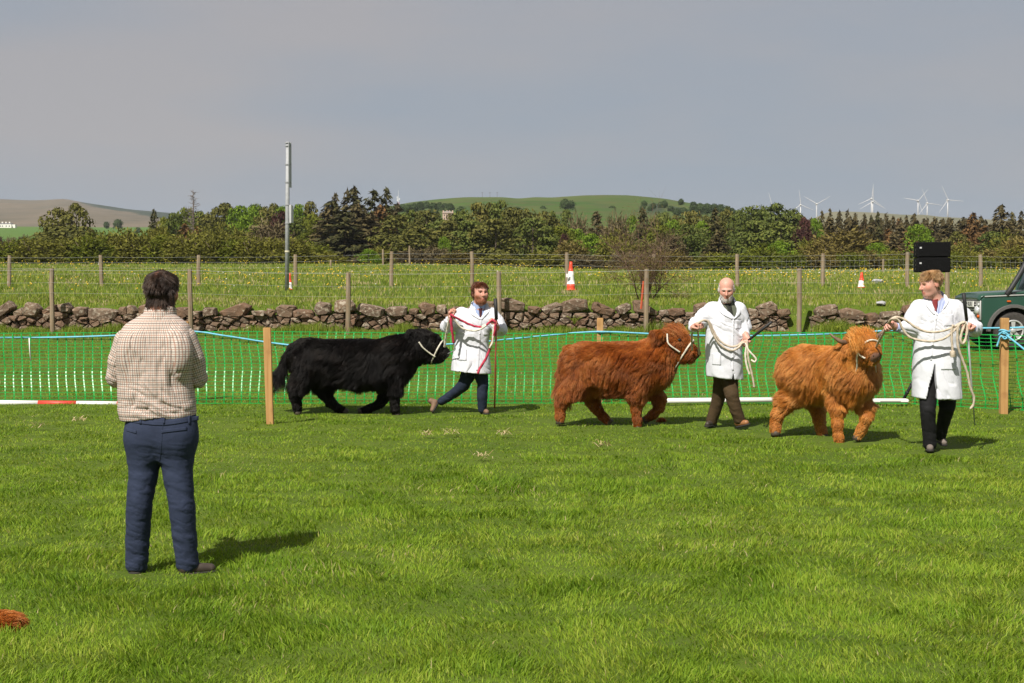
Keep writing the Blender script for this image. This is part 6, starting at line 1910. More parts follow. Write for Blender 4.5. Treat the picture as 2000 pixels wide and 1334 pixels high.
    # ---- coat
    pts = [q[:3] for a in arms for q in a['chain']] + [(x - hw, y, dd) for x, y, hw, hd, dd in torso] + [(x + hw, y, dd) for x, y, hw, hd, dd in torso]
    lo, hi = bbox(J, pts, 0.24)
    F = Field(lo, hi, 0.008)
    F.add(loft(secs, pw=2.25), 0.02)
    for a in arms:
        add_chain(F, J, [q for q in a['sleeve']], 0.05)
    # collar stand round the neck
    F.add(rcone(neckb - V(0, -0.015, 0.035), neckb + V(0, 0.02, 0.035), 0.098 * Hh / 0.25, 0.088 * Hh / 0.25), 0.03)
    F.cut(rcone(neckb - V(0, 0.0, 0.0), neckb + V(0, -0.01, 0.14), 0.070 * Hh / 0.25, 0.080 * Hh / 0.25)[0])
    # open front: wedge of the neckline, slit of the skirt, hem and cuffs
    def wedge(poly_px, ymax):
        c = [J(q) for q in poly_px]
        pl = [(q[0], q[2]) for q in c]
        def fn(p):
            dd = np.full(p.shape[:-1], -9.0)
            for i in range(len(pl)):
                (x0, z0), (x1, z1) = pl[i], pl[(i + 1) % len(pl)]
                nx, nz = (z1 - z0), -(x1 - x0); L = math.hypot(nx, nz)
                dd = np.maximum(dd, -((p[..., 0] - x0) * nx + (p[..., 2] - z0) * nz) / L)
            return np.maximum(dd, p[..., 1] - ymax)
        return fn
    cy = np.mean([s[2] for s in secs])
    F.cut(wedge(vneck, cy - 0.02))
    for w in coat_cut.get('slits', ()):
        F.cut(wedge(w, cy + 0.02))
    hem = coat_cut['hem']       # two pixels: left and right end of the hem
    h0, h1 = J(hem[0]), J(hem[1]); sl = (h1[2] - h0[2]) / (h1[0] - h0[0])
    F.cut(lambda p: p[..., 2] - (h0[2] + (p[..., 0] - h0[0]) * sl))
    zones = []
    for a in arms:
        for q in a['sleeve'][1:]:
            c = J(q[:3]); zones.append((c, V(0.12, 0.12, 0.12), 0.017, (1, 0, 0.8), 0.075))
    wst = secs[len(secs) // 2]
    zones.append((V(wst[1], wst[2] - wst[4], wst[0]), V(0.24, 0.3, 0.14), 0.013, (0.5, 0, 1), 0.09))
    low = secs[-1]
    zones.append((V(low[1], low[2] - low[4], low[0] + 0.1), V(0.3, 0.4, 0.28), 0.020, (1, 0, 0.25), 0.12))
    zones.append((V(secs[2][1], secs[2][2] - secs[2][4], secs[2][0]), V(0.3, 0.3, 0.15), 0.012, (1, 0, 0.5), 0.09))
    co, cv, cf = garment(F, 'coat', COATM, body, zones, seed + 4)
    cb = bvh_of(cv, cf)
    for A, B in details.get('lapels', ()):
        strip(cb, A, B, 0.0, 0.011, 'lapel', COATM, co, d=d)
    for A, B in details.get('pockets', ()):
        strip(cb, A, B, 0.0, 0.006, 'pocket', COATM, co, d=d)
    for A, B in details.get('plackets', ()):
        strip(cb, A, B, 0.0, 0.005, 'placket', COATM, co, d=d)
    for A, B in details.get('collar', ()):
        strip(cb, A, B, 0.002, 0.008, 'shirt_collar', shirt_m, body, d=d)
    for x, y in details.get('buttons', ()):
        w = J((x, y, 0)); u = w - CAMP; u /= np.linalg.norm(u); h = cb.ray_cast(Vector(CAMP), Vector(u))
        if h[0] is not None:
            MB().lathe([(0.009, -0.006), (0.009, 0.0), (0.004, 0.002)], np.array(h[0]), 10, axis=1).build('button', BUTTON, co, True)
    for q in details.get('cuffs', ()):
        a, b, r_ = J(q[0]), J(q[1]), q[2]
        MB().tube([a, b], [r_, r_ * 0.95], 14).build('shirt_cuff', shirt_m, body, True)
    return body, T

SOLE = simple('sole_rubber', (0.02, 0.018, 0.016), (0.035, 0.03, 0.026), 0.8, 30)
BUTTON = simple('button', (0.55, 0.55, 0.56), None, 0.3)
BROWNLEATHER = simple('brown_leather', (0.19, 0.075, 0.03), (0.33, 0.15, 0.06), 0.45, 14, 0.2, spec=0.4)
TANLEATHER = simple('scuffed_leather', (0.13, 0.075, 0.045), (0.20, 0.12, 0.075), 0.7, 14, 0.2)
GREYLEATHER = simple('grey_suede', (0.13, 0.105, 0.09), (0.20, 0.165, 0.14), 0.8, 20, 0.2)
DARKLEATHER = simple('dark_leather', (0.03, 0.022, 0.017), (0.06, 0.045, 0.035), 0.55, 14, 0.2)
DENIM = cloth('dark_denim', (0.020, 0.028, 0.050), 0.85, 500, 9, 0.4, 0.3)
MOLESKIN = cloth('brown_moleskin', (0.070, 0.045, 0.022), 0.85, 400, 9, 0.4, 0.25)
BLACKCLOTH = cloth('black_trouser_cloth', (0.012, 0.012, 0.013), 0.8, 400, 9, 0.4, 0.3)
NAVYCHINO = cloth('navy_chino', (0.030, 0.040, 0.075), 0.85, 420, 12, 0.4, 0.22)
BLUESHIRT = cloth('pale_blue_shirt', (0.30, 0.38, 0.58), 0.8)
GREENSHIRT = cloth('dark_green_shirt', (0.10, 0.11, 0.08), 0.85)
MAROON = cloth('maroon_tie', (0.18, 0.018, 0.02), 0.6)
DARKTIE = cloth('dark_olive_tie', (0.018, 0.020, 0.014), 0.6)
DARKRED = cloth('dark_wine_tie', (0.06, 0.015, 0.018), 0.6)
def striped_shirt():
    t = NT('blue_striped_shirt'); x = t.n('SeparateXYZ', Vector=t.n('TexCoord').outputs['Object']).outputs
    w = t.n('Math', {'operation': 'SINE'}, i0=t.n('Math', {'operation': 'MULTIPLY'}, i0=x[0], i1=420.0).outputs[0]).outputs[0]
    return t.pbr(t.mix(t.n('MapRange', Value=w, i1=-0.2, i2=0.2).outputs[0], (0.10, 0.14, 0.36), (0.55, 0.60, 0.72)), 0.8)
STRIPED = striped_shirt()

HAIR_RED = hair_mat('auburn_hair', [(0.0, (0.035, 0.010, 0.005)), (0.5, (0.085, 0.026, 0.012)), (1.0, (0.17, 0.058, 0.028))], sheen=0.4, scale=20)
HAIR_GINGERBEARD = hair_mat('ginger_beard', [(0.0, (0.20, 0.065, 0.028)), (1.0, (0.38, 0.15, 0.07))], sheen=0.3, scale=20)
HAIR_WHITE = hair_mat('white_beard', [(0.0, (0.62, 0.57, 0.53)), (1.0, (0.85, 0.82, 0.79))], sheen=0.2, scale=20)
HAIR_FAIR = hair_mat('fair_hair', [(0.0, (0.16, 0.075, 0.028)), (0.5, (0.34, 0.19, 0.08)), (1.0, (0.55, 0.36, 0.18))], sheen=0.4, scale=20)
HAIR_DARK = hair_mat('dark_brown_hair', [(0.0, (0.010, 0.0065, 0.005)), (0.5, (0.026, 0.015, 0.010)), (1.0, (0.075, 0.040, 0.024))], sheen=0.5, scale=16)

def crop_flow(M, out=0.3, back=0.6, side=0.0):
    def fn(q, n):
        loc = np.stack([q[:, 0] * out * 2 + side, q[:, 1] * 0.6 + back * 0.3 - 0.6 * (q[:, 1] < -0.1) , -0.55 + q[:, 2] * 0.6], -1)
        return loc @ M.T
    return fn

# ---- the handler with the red and white rope
handler('red-bearded man in white coat and dark jeans leading the black bullock', 19.6,
    dict(c=(938, 573, -.04), h=46, yaw=22, pitch=-4, neck=(935, 603, 0.02)),
    [dict(chain=[(900, 618, 0, 0), (873, 636, -.05, 0), (880, 623, -.26, 0)], hand=(880, 611, -.30), palm=(0.9, -0.3, 0.1), thumb=-1,
          sleeve=[(902, 615, 0.01, 0.105), (886, 630, -.02, 0.095), (873, 637, -.06, 0.085), (878, 627, -.20, 0.066)]),
     dict(chain=[(962, 616, 0, 0), (977, 642, -.05, 0), (970, 640, -.26, 0)], hand=(967, 628, -.30), palm=(-0.8, -0.4, 0), thumb=1,
          sleeve=[(960, 615, 0.01, 0.100), (970, 630, -.02, 0.090), (977, 644, -.06, 0.080), (972, 642, -.20, 0.064)])],
    [(933, 604, 14, 0.09, 0.02), (933, 609, 30, 0.12, 0.02), (930, 624, 37, 0.15, 0.01), (924, 648, 34, 0.16, 0.0), (921, 672, 33, 0.165, 0), (920, 700, 37, 0.215, -.01), (920, 735, 40, 0.245, -.01)],
    [[(926, 700, 0.03, 0.105), (913, 735, 0.0, 0.098), (904, 754, 0.02, 0.082), (884, 770, 0.10, 0.066), (862, 784, 0.16, 0.054)],
     [(934, 700, 0.0, 0.105), (940, 735, -.02, 0.090), (943, 752, -.05, 0.078), (942, 775, -.05, 0.070), (942, 799, -.02, 0.060)]],
    [((857, 786, 0.20), (845, 806, 0.06), (-0.3, 0.6, 0.8), 0.050), ((943, 806.5, 0.05), (953, 808.5, -.13), (0, 0, 1), 0.050)],
    dict(hem=((882, 723.5, 0), (957, 729.5, 0)), slits=()),
    [(926, 590, 0), (950, 590, 0), (946, 610, 0), (939, 621, 0), (931, 610, 0)],
    dict(region=lambda q: (q[:, 2] > 0.26) & ((q[:, 1] > -0.26) | (q[:, 2] > 0.30)) | ((q[:, 1] > 0.06) & (q[:, 2] > -0.20)) | ((q[:, 1] > -0.10) & (q[:, 2] > 0.02)), flow=lambda M: crop_flow(M), mat=HAIR_RED, len=lambda q: 0.10 + 0.07 * (q[:, 2] > 0.3), scalp=(0.06, 0.02, 0.01), n=7500, lift=0.34),
    (0.52, 0.27, 0.20), DENIM, BLUESHIRT, DARKRED, [TANLEATHER, TANLEATHER],
    dict(tie=([(935, 602), (936, 613), (937, 624)], [(942, 602), (941, 613), (940, 624)]),
         lapels=[([(920, 590), (921, 602), (930, 615), (939, 624)], [(920, 592), (917, 606), (922, 615), (937, 624)]), ([(951, 592), (950, 604), (944, 613), (939, 624)], [(953, 592), (956, 606), (950, 615), (941, 624)])],
         collar=[([(926, 596), (930, 604)], [(931, 601), (935, 608)]), ([(949, 597), (945, 604)], [(944, 602), (941, 608)])],
         plackets=[([(938, 624), (934, 670), (930, 724)], [(941, 624), (938, 670), (934, 724)])], pockets=[([(943, 640), (944, 654)], [(956, 640), (955, 654)]), ([(893, 680), (892, 703)], [(912, 682), (911, 704)])],
         buttons=[(938, 634), (937, 652), (935, 672), (933, 693)]), 11,
    beard=dict(col=(0.24, 0.085, 0.04), mat=HAIR_GINGERBEARD, len=0.032, top=-0.20), brow=(0.10, 0.035, 0.02), hands_s=1.3)

# ---- the bald handler
handler('bald white-bearded man in white coat and brown trousers leading the red brown bullock', 17.5,
    dict(c=(1419, 566, -.05), h=47, yaw=-8, pitch=14, neck=(1420, 594, 0.03)),
    [dict(chain=[(1390, 608, 0, 0), (1360, 632, -.04, 0), (1354, 640, -.24, 0)], hand=(1364, 632, -.32), palm=(0.3, -0.2, -0.9), thumb=-1,
          sleeve=[(1392, 605, 0.01, 0.100), (1374, 620, -.02, 0.088), (1360, 633, -.05, 0.076), (1355, 640, -.20, 0.060)]),
     dict(chain=[(1444, 608, 0, 0), (1454, 638, 0.0, 0), (1456, 654, -.14, 0)], hand=(1460, 667, -.18), palm=(-0.7, -0.5, 0.2), thumb=1,
          sleeve=[(1442, 605, 0.01, 0.095), (1450, 624, 0.0, 0.082), (1455, 640, -.02, 0.070), (1456, 653, -.11, 0.056)])],
    [(1420, 593, 14, 0.09, 0.03), (1419, 599, 31, 0.125, 0.02), (1417, 614, 35, 0.155, 0.0), (1414, 640, 35, 0.175, -.01), (1413, 668, 36, 0.19, -.01), (1414, 700, 36, 0.215, 0), (1416, 748, 36, 0.225, 0)],
    [[(1411, 712, 0.03, 0.112), (1409, 745, 0.08, 0.098), (1405, 770, 0.12, 0.084), (1398, 797, 0.16, 0.074), (1390, 822, 0.20, 0.068)],
     [(1424, 712, 0.0, 0.112), (1425, 745, -.05, 0.098), (1429, 772, -.12, 0.083), (1436, 797, -.12, 0.074), (1444, 819, -.10, 0.068)]],
    [((1396, 830, 0.26), (1379, 833, 0.06), (0, 0, 1), 0.052), ((1440, 833.5, -.06), (1464, 828.5, -.20), (-0.25, 0, 1), 0.054)],
    dict(hem=((1382, 734.5, 0), (1449, 741.5, 0)), slits=[[(1428, 726, 0), (1431, 752, 0), (1424, 752, 0)]]),
    [(1406, 585, 0), (1432, 585, 0), (1438, 608, 0), (1432, 621, 0), (1412, 600, 0)],
    dict(region=lambda q: (q[:, 1] > 0.02) & (q[:, 2] > -0.12) & (q[:, 2] < 0.26) | ((np.abs(q[:, 0]) > 0.25) & (q[:, 2] > -0.05) & (q[:, 2] < 0.22) & (q[:, 1] > -0.12)), flow=lambda M: crop_flow(M), mat=HAIR_WHITE, len=lambda q: 0.035 + 0 * q[:, 0], scalp=(0.55, 0.42, 0.36), n=2600, lift=0.2),
    (0.56, 0.30, 0.23), MOLESKIN, GREENSHIRT, DARKTIE, [DARKLEATHER, BROWNLEATHER],
    dict(tie=([(1416, 593), (1422, 605), (1429, 620)], [(1428, 593), (1430, 605), (1433, 619)]),
         lapels=[([(1405, 586), (1409, 598), (1420, 612), (1431, 622)], [(1403, 588), (1402, 601), (1410, 613), (1429, 623)]), ([(1432, 588), (1438, 602), (1437, 612), (1432, 622)], [(1436, 588), (1446, 604), (1445, 614), (1433, 624)])],
         plackets=[([(1431, 624), (1430, 670), (1430, 724)], [(1434, 624), (1433, 670), (1433, 724)])], pockets=[([(1437, 626), (1437, 642)], [(1448, 626), (1447, 641)]), ([(1390, 690), (1391, 712)], [(1408, 692), (1408, 713)])],
         buttons=[(1432, 634), (1432, 654), (1431, 676), (1431, 698)]), 23,
    beard=dict(col=(0.66, 0.56, 0.50), mat=HAIR_WHITE, len=0.035, top=-0.24), brow=(0.42, 0.30, 0.25), hands_s=1.25)

# ---- the fair-haired handler
handler('fair-haired young man in white coat, red tie and black trousers leading the ginger bullock', 15.1,
    dict(c=(1818, 555, -.04), h=55, yaw=-72, pitch=8, neck=(1826, 586, 0.02)),
    [dict(chain=[(1792, 604, 0, 0), (1778, 640, -.02, 0), (1752, 640, -.12, 0)], hand=(1736, 632, -.16), palm=(0.15, -0.5, -0.8), thumb=-1,
          sleeve=[(1795, 602, 0.01, 0.092), (1786, 622, 0.0, 0.086), (1778, 640, -.03, 0.078), (1762, 641, -.09, 0.062)]),
     dict(chain=[(1866, 604, 0, 0), (1904, 640, 0.02, 0), (1898, 641, -.20, 0)], hand=(1886, 632, -.28), palm=(-0.5, -0.6, -0.5), thumb=1,
          sleeve=[(1864, 602, 0.01, 0.092), (1886, 622, 0.0, 0.086), (1903, 641, 0.0, 0.080), (1899, 643, -.15, 0.062)])],
    [(1828, 584, 18, 0.085, 0.02), (1830, 590, 38, 0.115, 0.02), (1830, 607, 43, 0.145, 0.01), (1829, 640, 44, 0.15, 0.0), (1829, 675, 45, 0.155, 0), (1829, 710, 46, 0.195, 0), (1830, 790, 49, 0.235, 0)],
    [[(1816, 715, 0.0, 0.110), (1813, 765, -.06, 0.092), (1812, 800, -.12, 0.080), (1814, 835, -.08, 0.072), (1816, 868, -.05, 0.068)],
     [(1842, 715, 0.03, 0.110), (1850, 765, 0.02, 0.096), (1850, 795, 0.0, 0.082), (1843, 822, 0.10, 0.068), (1837, 850, 0.20, 0.060)]],
    [((1815, 876, 0.10), (1817, 880.5, -.20), (0, 0, 1), 0.052), ((1836, 862, 0.32), (1845, 870, 0.10), (0.1, 0.3, 1), 0.050)],
    dict(hem=((1782, 776, 0), (1878, 778.5, 0)), slits=[[(1817, 705, 0), (1820, 800, 0), (1793, 800, 0)]]),
    [(1812, 575, 0), (1842, 573, 0), (1842, 594, 0), (1827, 612, 0), (1819, 598, 0)],
    dict(region=lambda q: (q[:, 2] > 0.20) | ((q[:, 1] > 0.10) & (q[:, 2] > -0.20)) | ((q[:, 1] > -0.04) & (q[:, 2] > 0.07)), flow=lambda M: crop_flow(M, 0.25, 0.0), mat=HAIR_FAIR, len=lambda q: 0.07 + 0.09 * (q[:, 2] > 0.22), scalp=(0.28, 0.15, 0.07), n=8000, lift=0.34, wave=0.36),
    (0.60, 0.32, 0.25), BLACKCLOTH, STRIPED, MAROON, [GREYLEATHER, GREYLEATHER],
    dict(tie=([(1820, 586), (1822, 598), (1826, 611)], [(1832, 584), (1831, 597), (1828, 611)]),
         lapels=[([(1812, 578), (1814, 590), (1820, 600), (1826, 613)], [(1806, 582), (1806, 590), (1812, 601), (1824, 614)]), ([(1843, 574), (1843, 590), (1836, 602), (1828, 614)], [(1848, 576), (1853, 588), (1845, 601), (1830, 616)])],
         collar=[([(1834, 580), (1831, 592)], [(1844, 572), (1838, 592)]), ([(1814, 578), (1819, 590)], [(1817, 582), (1821, 588)])],
         plackets=[([(1827, 614), (1821, 660), (1817, 704)], [(1831, 614), (1825, 660), (1820, 704)])], pockets=[([(1843, 615), (1844, 637)], [(1862, 614), (1862, 636)]), ([(1838, 690), (1838, 722)], [(1866, 688), (1867, 722)])],
         buttons=[(1828, 624), (1825, 648), (1822, 674)], cuffs=[((1758, 641, -.10), (1749, 639, -.13), 0.048), ((1899, 643, -.16), (1897, 640, -.20), 0.050)]), 37,
    brow=(0.30, 0.16, 0.09), hands_s=1.2)

# ---- the judge in the checked shirt, seen from behind
def check_mat():
    t = NT('tattersall_check')
    uv = t.n('SeparateXYZ', Vector=t.n('Attribute', {'attribute_name': 'cloth_uv'}).outputs['Vector']).outputs
    def lines(s, period, width, off):
        a = t.n('Math', {'operation': 'MULTIPLY_ADD'}, i0=s, i1=1.0 / period, i2=off).outputs[0]
        fr = t.n('Math', {'operation': 'FRACT'}, i0=a).outputs[0]
        c = t.n('Math', {'operation': 'ABSOLUTE'}, i0=t.n('Math', {'operation': 'SUBTRACT'}, i0=fr, i1=0.5).outputs[0]).outputs[0]
        return t.n('Math', {'operation': 'LESS_THAN'}, i0=c, i1=width / period / 2).outputs[0]
    base = (0.56, 0.51, 0.455)
    P_ = 0.027
    col = t.mix(t.n('Math', {'operation': 'MULTIPLY'}, i0=lines(uv[0], P_, 0.0052, 0.0), i1=0.70).outputs[0], base, (0.11, 0.07, 0.06))
    col = t.mix(t.n('Math', {'operation': 'MULTIPLY'}, i0=lines(uv[0], P_, 0.0052, 0.5), i1=0.70).outputs[0], col, (0.33, 0.17, 0.12))
    col = t.mix(t.n('Math', {'operation': 'MULTIPLY'}, i0=lines(uv[1], P_, 0.0052, 0.0), i1=0.70).outputs[0], col, (0.11, 0.07, 0.06))
    col = t.mix(t.n('Math', {'operation': 'MULTIPLY'}, i0=lines(uv[1], P_, 0.0052, 0.5), i1=0.70).outputs[0], col, (0.33, 0.17, 0.12))
    fl = t.noise(11, 3)
    return t.pbr(col, 0.85, t.bump(fl, 0.3, 0.012), spec=0.15)

def judge():
    d = 8.65; m = d / FPX
    J = lambda q: P(q[0], q[1], d + (q[2] if len(q) > 2 else 0))
    skin = (0.36, 0.16, 0.10)
    hc, Hh = J((318, 569, 0.02)), 80 * m
    M = rotz(R(148)) @ rotx(R(8))
    neckb = J((311, 622, 0.0))
    arms = [[(248, 668, 0, 0.0), (226, 738, 0.03, 0), (246, 740, 0.26, 0)], [(360, 664, 0, 0), (387, 738, 0.04, 0), (370, 744, 0.28, 0)]]
    lo, hi = bbox(J, [(318, 569, 0), (311, 600, 0)] + [q[:3] for a in arms for q in a] + [(311, 830, 0), (250, 738, 0.4), (350, 740, 0.42)], 0.2)
    F = Field(lo, hi, 0.0058)
    T = head_prims(F, hc, Hh, M, skin, tuple(np.array(skin) * .7), (0.02, 0.012, 0.01), neckb, 0.068)
    F.add(rcone(neckb - V(0, 0, .05), J((312, 830, 0)), 0.08, 0.09), 0.08, skin)
    for a, th in zip(arms, (1, -1)):
        ch = [J(q[:3]) for q in a]
        F.add(rcone(neckb - V(0, 0, .08), ch[0], 0.06, 0.05), 0.05, skin)
        for p0, p1 in zip(ch[:-1], ch[1:]): F.add(rcone(p0, p1, 0.034, 0.028), 0.03, skin)
        u = ch[2] - ch[1]; hand_prims(F, ch[2], u, V(0, 0.1, -1), 1.0, skin, 0.8, th)
    v, f = F.mesh(); tone = F.colours(v, skin)
    hl = (v - hc) @ M / Hh
    region = lambda q: (q[:, 2] > 0.16) & (q[:, 1] > -0.30) | ((q[:, 1] > -0.02) & (q[:, 2] > -0.30)) | ((q[:, 1] > 0.08) & (q[:, 2] > -0.31)) | ((q[:, 1] > -0.12) & (q[:, 2] > -0.06) & (np.abs(q[:, 0]) > 0.2) & (q[:, 2] > 0.06)) | (q[:, 2] > 0.3)
    sc = region(hl); tone[sc] = (0.030, 0.017, 0.011)
    crown = np.linalg.norm(hl - V(-0.04, 0.30, 0.36), axis=1) < 0.13; tone[crown] = (0.20, 0.09, 0.06)
    bd = (hl[:, 2] < -0.12) & (hl[:, 1] < -0.02) & (hl[:, 2] > -0.5); tone[bd] = tone[bd] * 0.55 + V(0.03, 0.02, 0.015) * 0.45
    me = mesh_np('person', v, f); attr(me, 'tone', tone, 'FLOAT_COLOR')
    body = obj('person', me, SKIN); tag(body, 'dark-haired man in checked shirt and navy trousers standing with his back turned', 'person')
    Ti = lambda q: (q - hc) @ M / Hh
    def flow(q, n):
        c = q - V(-0.04, 0.30, 0.42)
        loc = c / (np.linalg.norm(c, axis=1)[:, None] + .05) + V(0, 0.1, -0.35)
        return loc @ M.T
    scalp_hair('hair', body, v, f, Ti, lambda q: region(q) & (np.linalg.norm(q - V(-0.04, 0.30, 0.36), axis=1) > 0.05), flow, HAIR_DARK, 11000, lambda q: (0.15 + 0.03 * (q[:, 2] < 0.1)) * Hh, 5, lift=0.36, wave=0.40, clump=0.7, radius=0.0010, droop=0.5, wfreq=20)
    for s in (-1, 1):
        c = T((0.112 * s, -0.312, 0.008)); mb = MB(); mb.lathe([(0.001, -0.007), (0.006, -0.004), (0.0075, 0), (0.006, 0.004), (0.001, 0.007)], c, 10); mb.build('eye', EYE, body, True)
    # trousers
    legs = [[(286, 868, 0.0, 0.103), (280, 925, -.01, 0.086), (272, 985, -.02, 0.076), (269, 1045, 0.01, 0.071), (267, 1101, 0.03, 0.067)],
            [(342, 868, -.01, 0.103), (347, 925, -.02, 0.087), (355, 985, -.03, 0.077), (360, 1045, -.01, 0.072), (366, 1100, 0.01, 0.068)]]
    lo, hi = bbox(J, [q[:3] for L in legs for q in L] + [(250, 808, 0), (388, 808, 0)], 0.16)
    F = Field(lo, hi, 0.0068)
    for L in legs: add_chain(F, J, L, 0.004)
    sec = lambda y, x, hw, hd: (J((x, y, 0))[2], J((x, y, 0))[0], J((x, y, 0))[1], hw * m, hd)
    F.add(loft([sec(806, 316, 65, 0.130), sec(830, 316, 65, 0.136), sec(858, 315, 63, 0.122), sec(876, 314, 59, 0.106), sec(894, 313, 50, 0.085)]), 0.07)
    for sg, x in ((-1, 287), (1, 342)):
        F.add(ell(J((x, 846, -0.045)), (0.10, 0.080, 0.10)), 0.10)
    # seat seam and crotch folds
    zones = []
    for L in legs:
        for q, amp in zip(L[1:], (0.0045, 0.0055, 0.0050, 0.0065)):
            zones.append((J(q[:3]), V(0.10, 0.12, 0.12), amp, (0.35, 0, 1), 0.036))
    zones.append((J((312, 885, -0.1)), V(0.16, 0.12, 0.09), 0.005, (0.1, 0, 1), 0.06))
    to, tv, tf = garment(F, 'trousers', NAVYCHINO, body, zones, 3, sm=7)
    tb = bvh_of(tv, tf)
    for A, B in (([(315, 840), (365, 834)], [(315, 846), (365, 840)]), ([(247, 836), (266, 841)], [(247, 842), (266, 847)])):
        strip(tb, A, B, 0.0, 0.004, 'back_pocket', NAVYCHINO, to, d=d)
    strip(tb, [(246, 815), (316, 822), (388, 812)], [(246, 824), (316, 831), (388, 821)], 0.0, 0.004, 'waistband', NAVYCHINO, to, d=d)
    strip(tb, [(317, 828), (314, 870), (311, 900)], [(318.5, 828), (315.5, 870), (312.5, 900)], 0.0, 0.002, 'seat_seam', NAVYCHINO, to, d=d)
    for x in (272, 318, 368):
        strip(tb, [(x, 812), (x, 828)], [(x + 4, 812), (x + 4, 828)], 0.0, 0.007, 'belt_loop', NAVYCHINO, to, n=4, m=3, d=d)
    shoe('shoe', J((266, 1121, -0.02)), J((255, 1113, 0.22)), V(0, 0, 1), 0.047, DARKLEATHER, SOLE, body)
    shoe('shoe', J((352, 1122, -0.02)), J((424, 1116, 0.06)), V(0, 0, 1), 0.047, DARKLEATHER, SOLE, body)
    # shirt: back and sleeves
    CH = check_mat()
    secs = [sec(606, 311, 22, 0.070), sec(618, 309, 38, 0.085), sec(632, 307, 62, 0.105), (J((304, 655, 0))[2], J((304, 655, 0))[0], d, 74 * m, 0.135), sec(700, 303, 76, 0.150), sec(745, 304, 74, 0.155), sec(785, 306, 75, 0.155), sec(806, 307, 76, 0.155), sec(826, 309, 72, 0.145)]
    zs = [s[0] for s in secs]
    F = Field(V(min(s[1] - s[3] for s in secs) - .05, d - 0.25, min(zs) - 0.03), V(max(s[1] + s[3] for s in secs) + .05, d + 0.25, max(zs) + 0.06), 0.0068)
    F.add(loft(secs, pw=2.2), 0.02)
    for x in (262, 345):
        F.add(ell(J((x, 690, -0.10)), (0.085, 0.055, 0.12)), 0.06)
    def hemcut(p):      # curved shirt tail blousing over the waist
        return p[..., 2] - (J((309, 818, 0))[2] + 0.012 * np.cos((p[..., 0] - J((309, 0, 0))[0]) * 16))
    F.cut(hemcut)
    cx = J((307, 700, 0))[0]
    def uv_body(v):
        ang = np.arctan2(v[:, 0] - cx, -(v[:, 1] - d)); return np.stack([ang * 0.185, v[:, 2], 0 * ang], -1)
    zones = [(J((262, 730, -0.14)), V(0.05, 0.15, 0.26), 0.018, (1, 0, -0.12), 0.085), (J((335, 720, -0.14)), V(0.08, 0.15, 0.22), 0.020, (1, 0, 0.25), 0.080), (J((310, 800, -0.12)), V(0.28, 0.2, 0.055), 0.018, (0.2, 0, 1), 0.055), (J((300, 770, -0.15)), V(0.2, 0.2, 0.08), 0.012, (0.5, 0, 1), 0.085),
             (J((300, 690, -0.14)), V(0.16, 0.2, 0.16), 0.012, (1, 0, 0.05), 0.08)]
    so, sv, sf = garment(F, 'shirt', CH, body, zones, 9, uvfn=uv_body)
    sbv = bvh_of(sv, sf)
    for side, pts in (('l', [(248, 667, 0.0, 0.076), (233, 705, 0.01, 0.064), (226, 738, 0.03, 0.056), (246, 740, 0.20, 0.048)]), ('r', [(359, 663, 0.0, 0.078), (376, 700, 0.01, 0.067), (387, 738, 0.04, 0.060), (370, 744, 0.22, 0.048)])):
        F = Field(*bbox(J, [q[:3] for q in pts], 0.14), 0.0068)
        add_chain(F, J, pts, 0.006)
        a, b = J(pts[0][:3]), J(pts[2][:3]); ax = (b - a) / np.linalg.norm(b - a); sd = np.cross(ax, V(0, 1, 0)); sd /= np.linalg.norm(sd); fw = np.cross(sd, ax)
        def uv_s(v, a=a, ax=ax, sd=sd, fw=fw):
            w = v - a; ang = np.arctan2(w @ sd, -(w @ fw)); return np.stack([ang * 0.075, w @ ax, 0 * ang], -1)
        z = [(J(q[:3]), V(0.07, 0.1, 0.08), 0.013, (0.7, 0, 1), 0.05) for q in pts[1:3]] + [(J(pts[0][:3]), V(0.06, 0.1, 0.06), 0.004, (1, 0, 0.6), 0.05)]
        o, _, _ = garment(F, 'sleeve', CH, so, z, 12, sm=4, uvfn=uv_s)
    # stand collar and yoke
    CO = [(279, 612), (287, 603), (305, 599), (325, 602), (338, 614)]
    F = Field(neckb - 0.16, neckb + V(0.16, 0.16, 0.17), 0.005)
    F.add(rcone(neckb + V(0.0, 0.005, -0.03), neckb + V(0.005, 0.02, 0.062), 0.102, 0.090), 0)
    F.cut(rcone(neckb + V(0.0, 0.0, -0.1), neckb + V(0.005, 0.02, 0.2), 0.088, 0.078)[0])
    F.cut(lambda p: neckb[2] + 0.066 - 0.25 * (p[..., 1] - neckb[1]) - p[..., 2])
    garment(F, 'collar', CH, so, None, 0, uvfn=lambda v: np.stack([np.arctan2(v[:, 0] - neckb[0], -(v[:, 1] - neckb[1])) * 0.09, v[:, 2], 0 * v[:, 0]], -1))
    return body
judge()
# ================================================================== lead ropes, halters, sticks
COTTON = simple('cotton_rope', (0.42, 0.34, 0.25), (0.62, 0.53, 0.42), 0.85, 90, 0.6, 0.004)
CREAM = simple('cream_rope', (0.55, 0.50, 0.40), (0.70, 0.66, 0.56), 0.85, 90, 0.6, 0.004)
REDROPE = simple('red_rope', (0.36, 0.020, 0.05), (0.50, 0.045, 0.085), 0.8, 90, 0.6, 0.004)
STICKBLACK = simple('stick_grip', (0.012, 0.012, 0.012), (0.02, 0.02, 0.02), 0.6, 40)
STICKRED = simple('stick_cane', (0.20, 0.035, 0.022), (0.28, 0.055, 0.03), 0.45, 20)
STICKGREY = simple('stick_metal', (0.38, 0.40, 0.38), (0.5, 0.52, 0.5), 0.35, 20, metal=0.4)

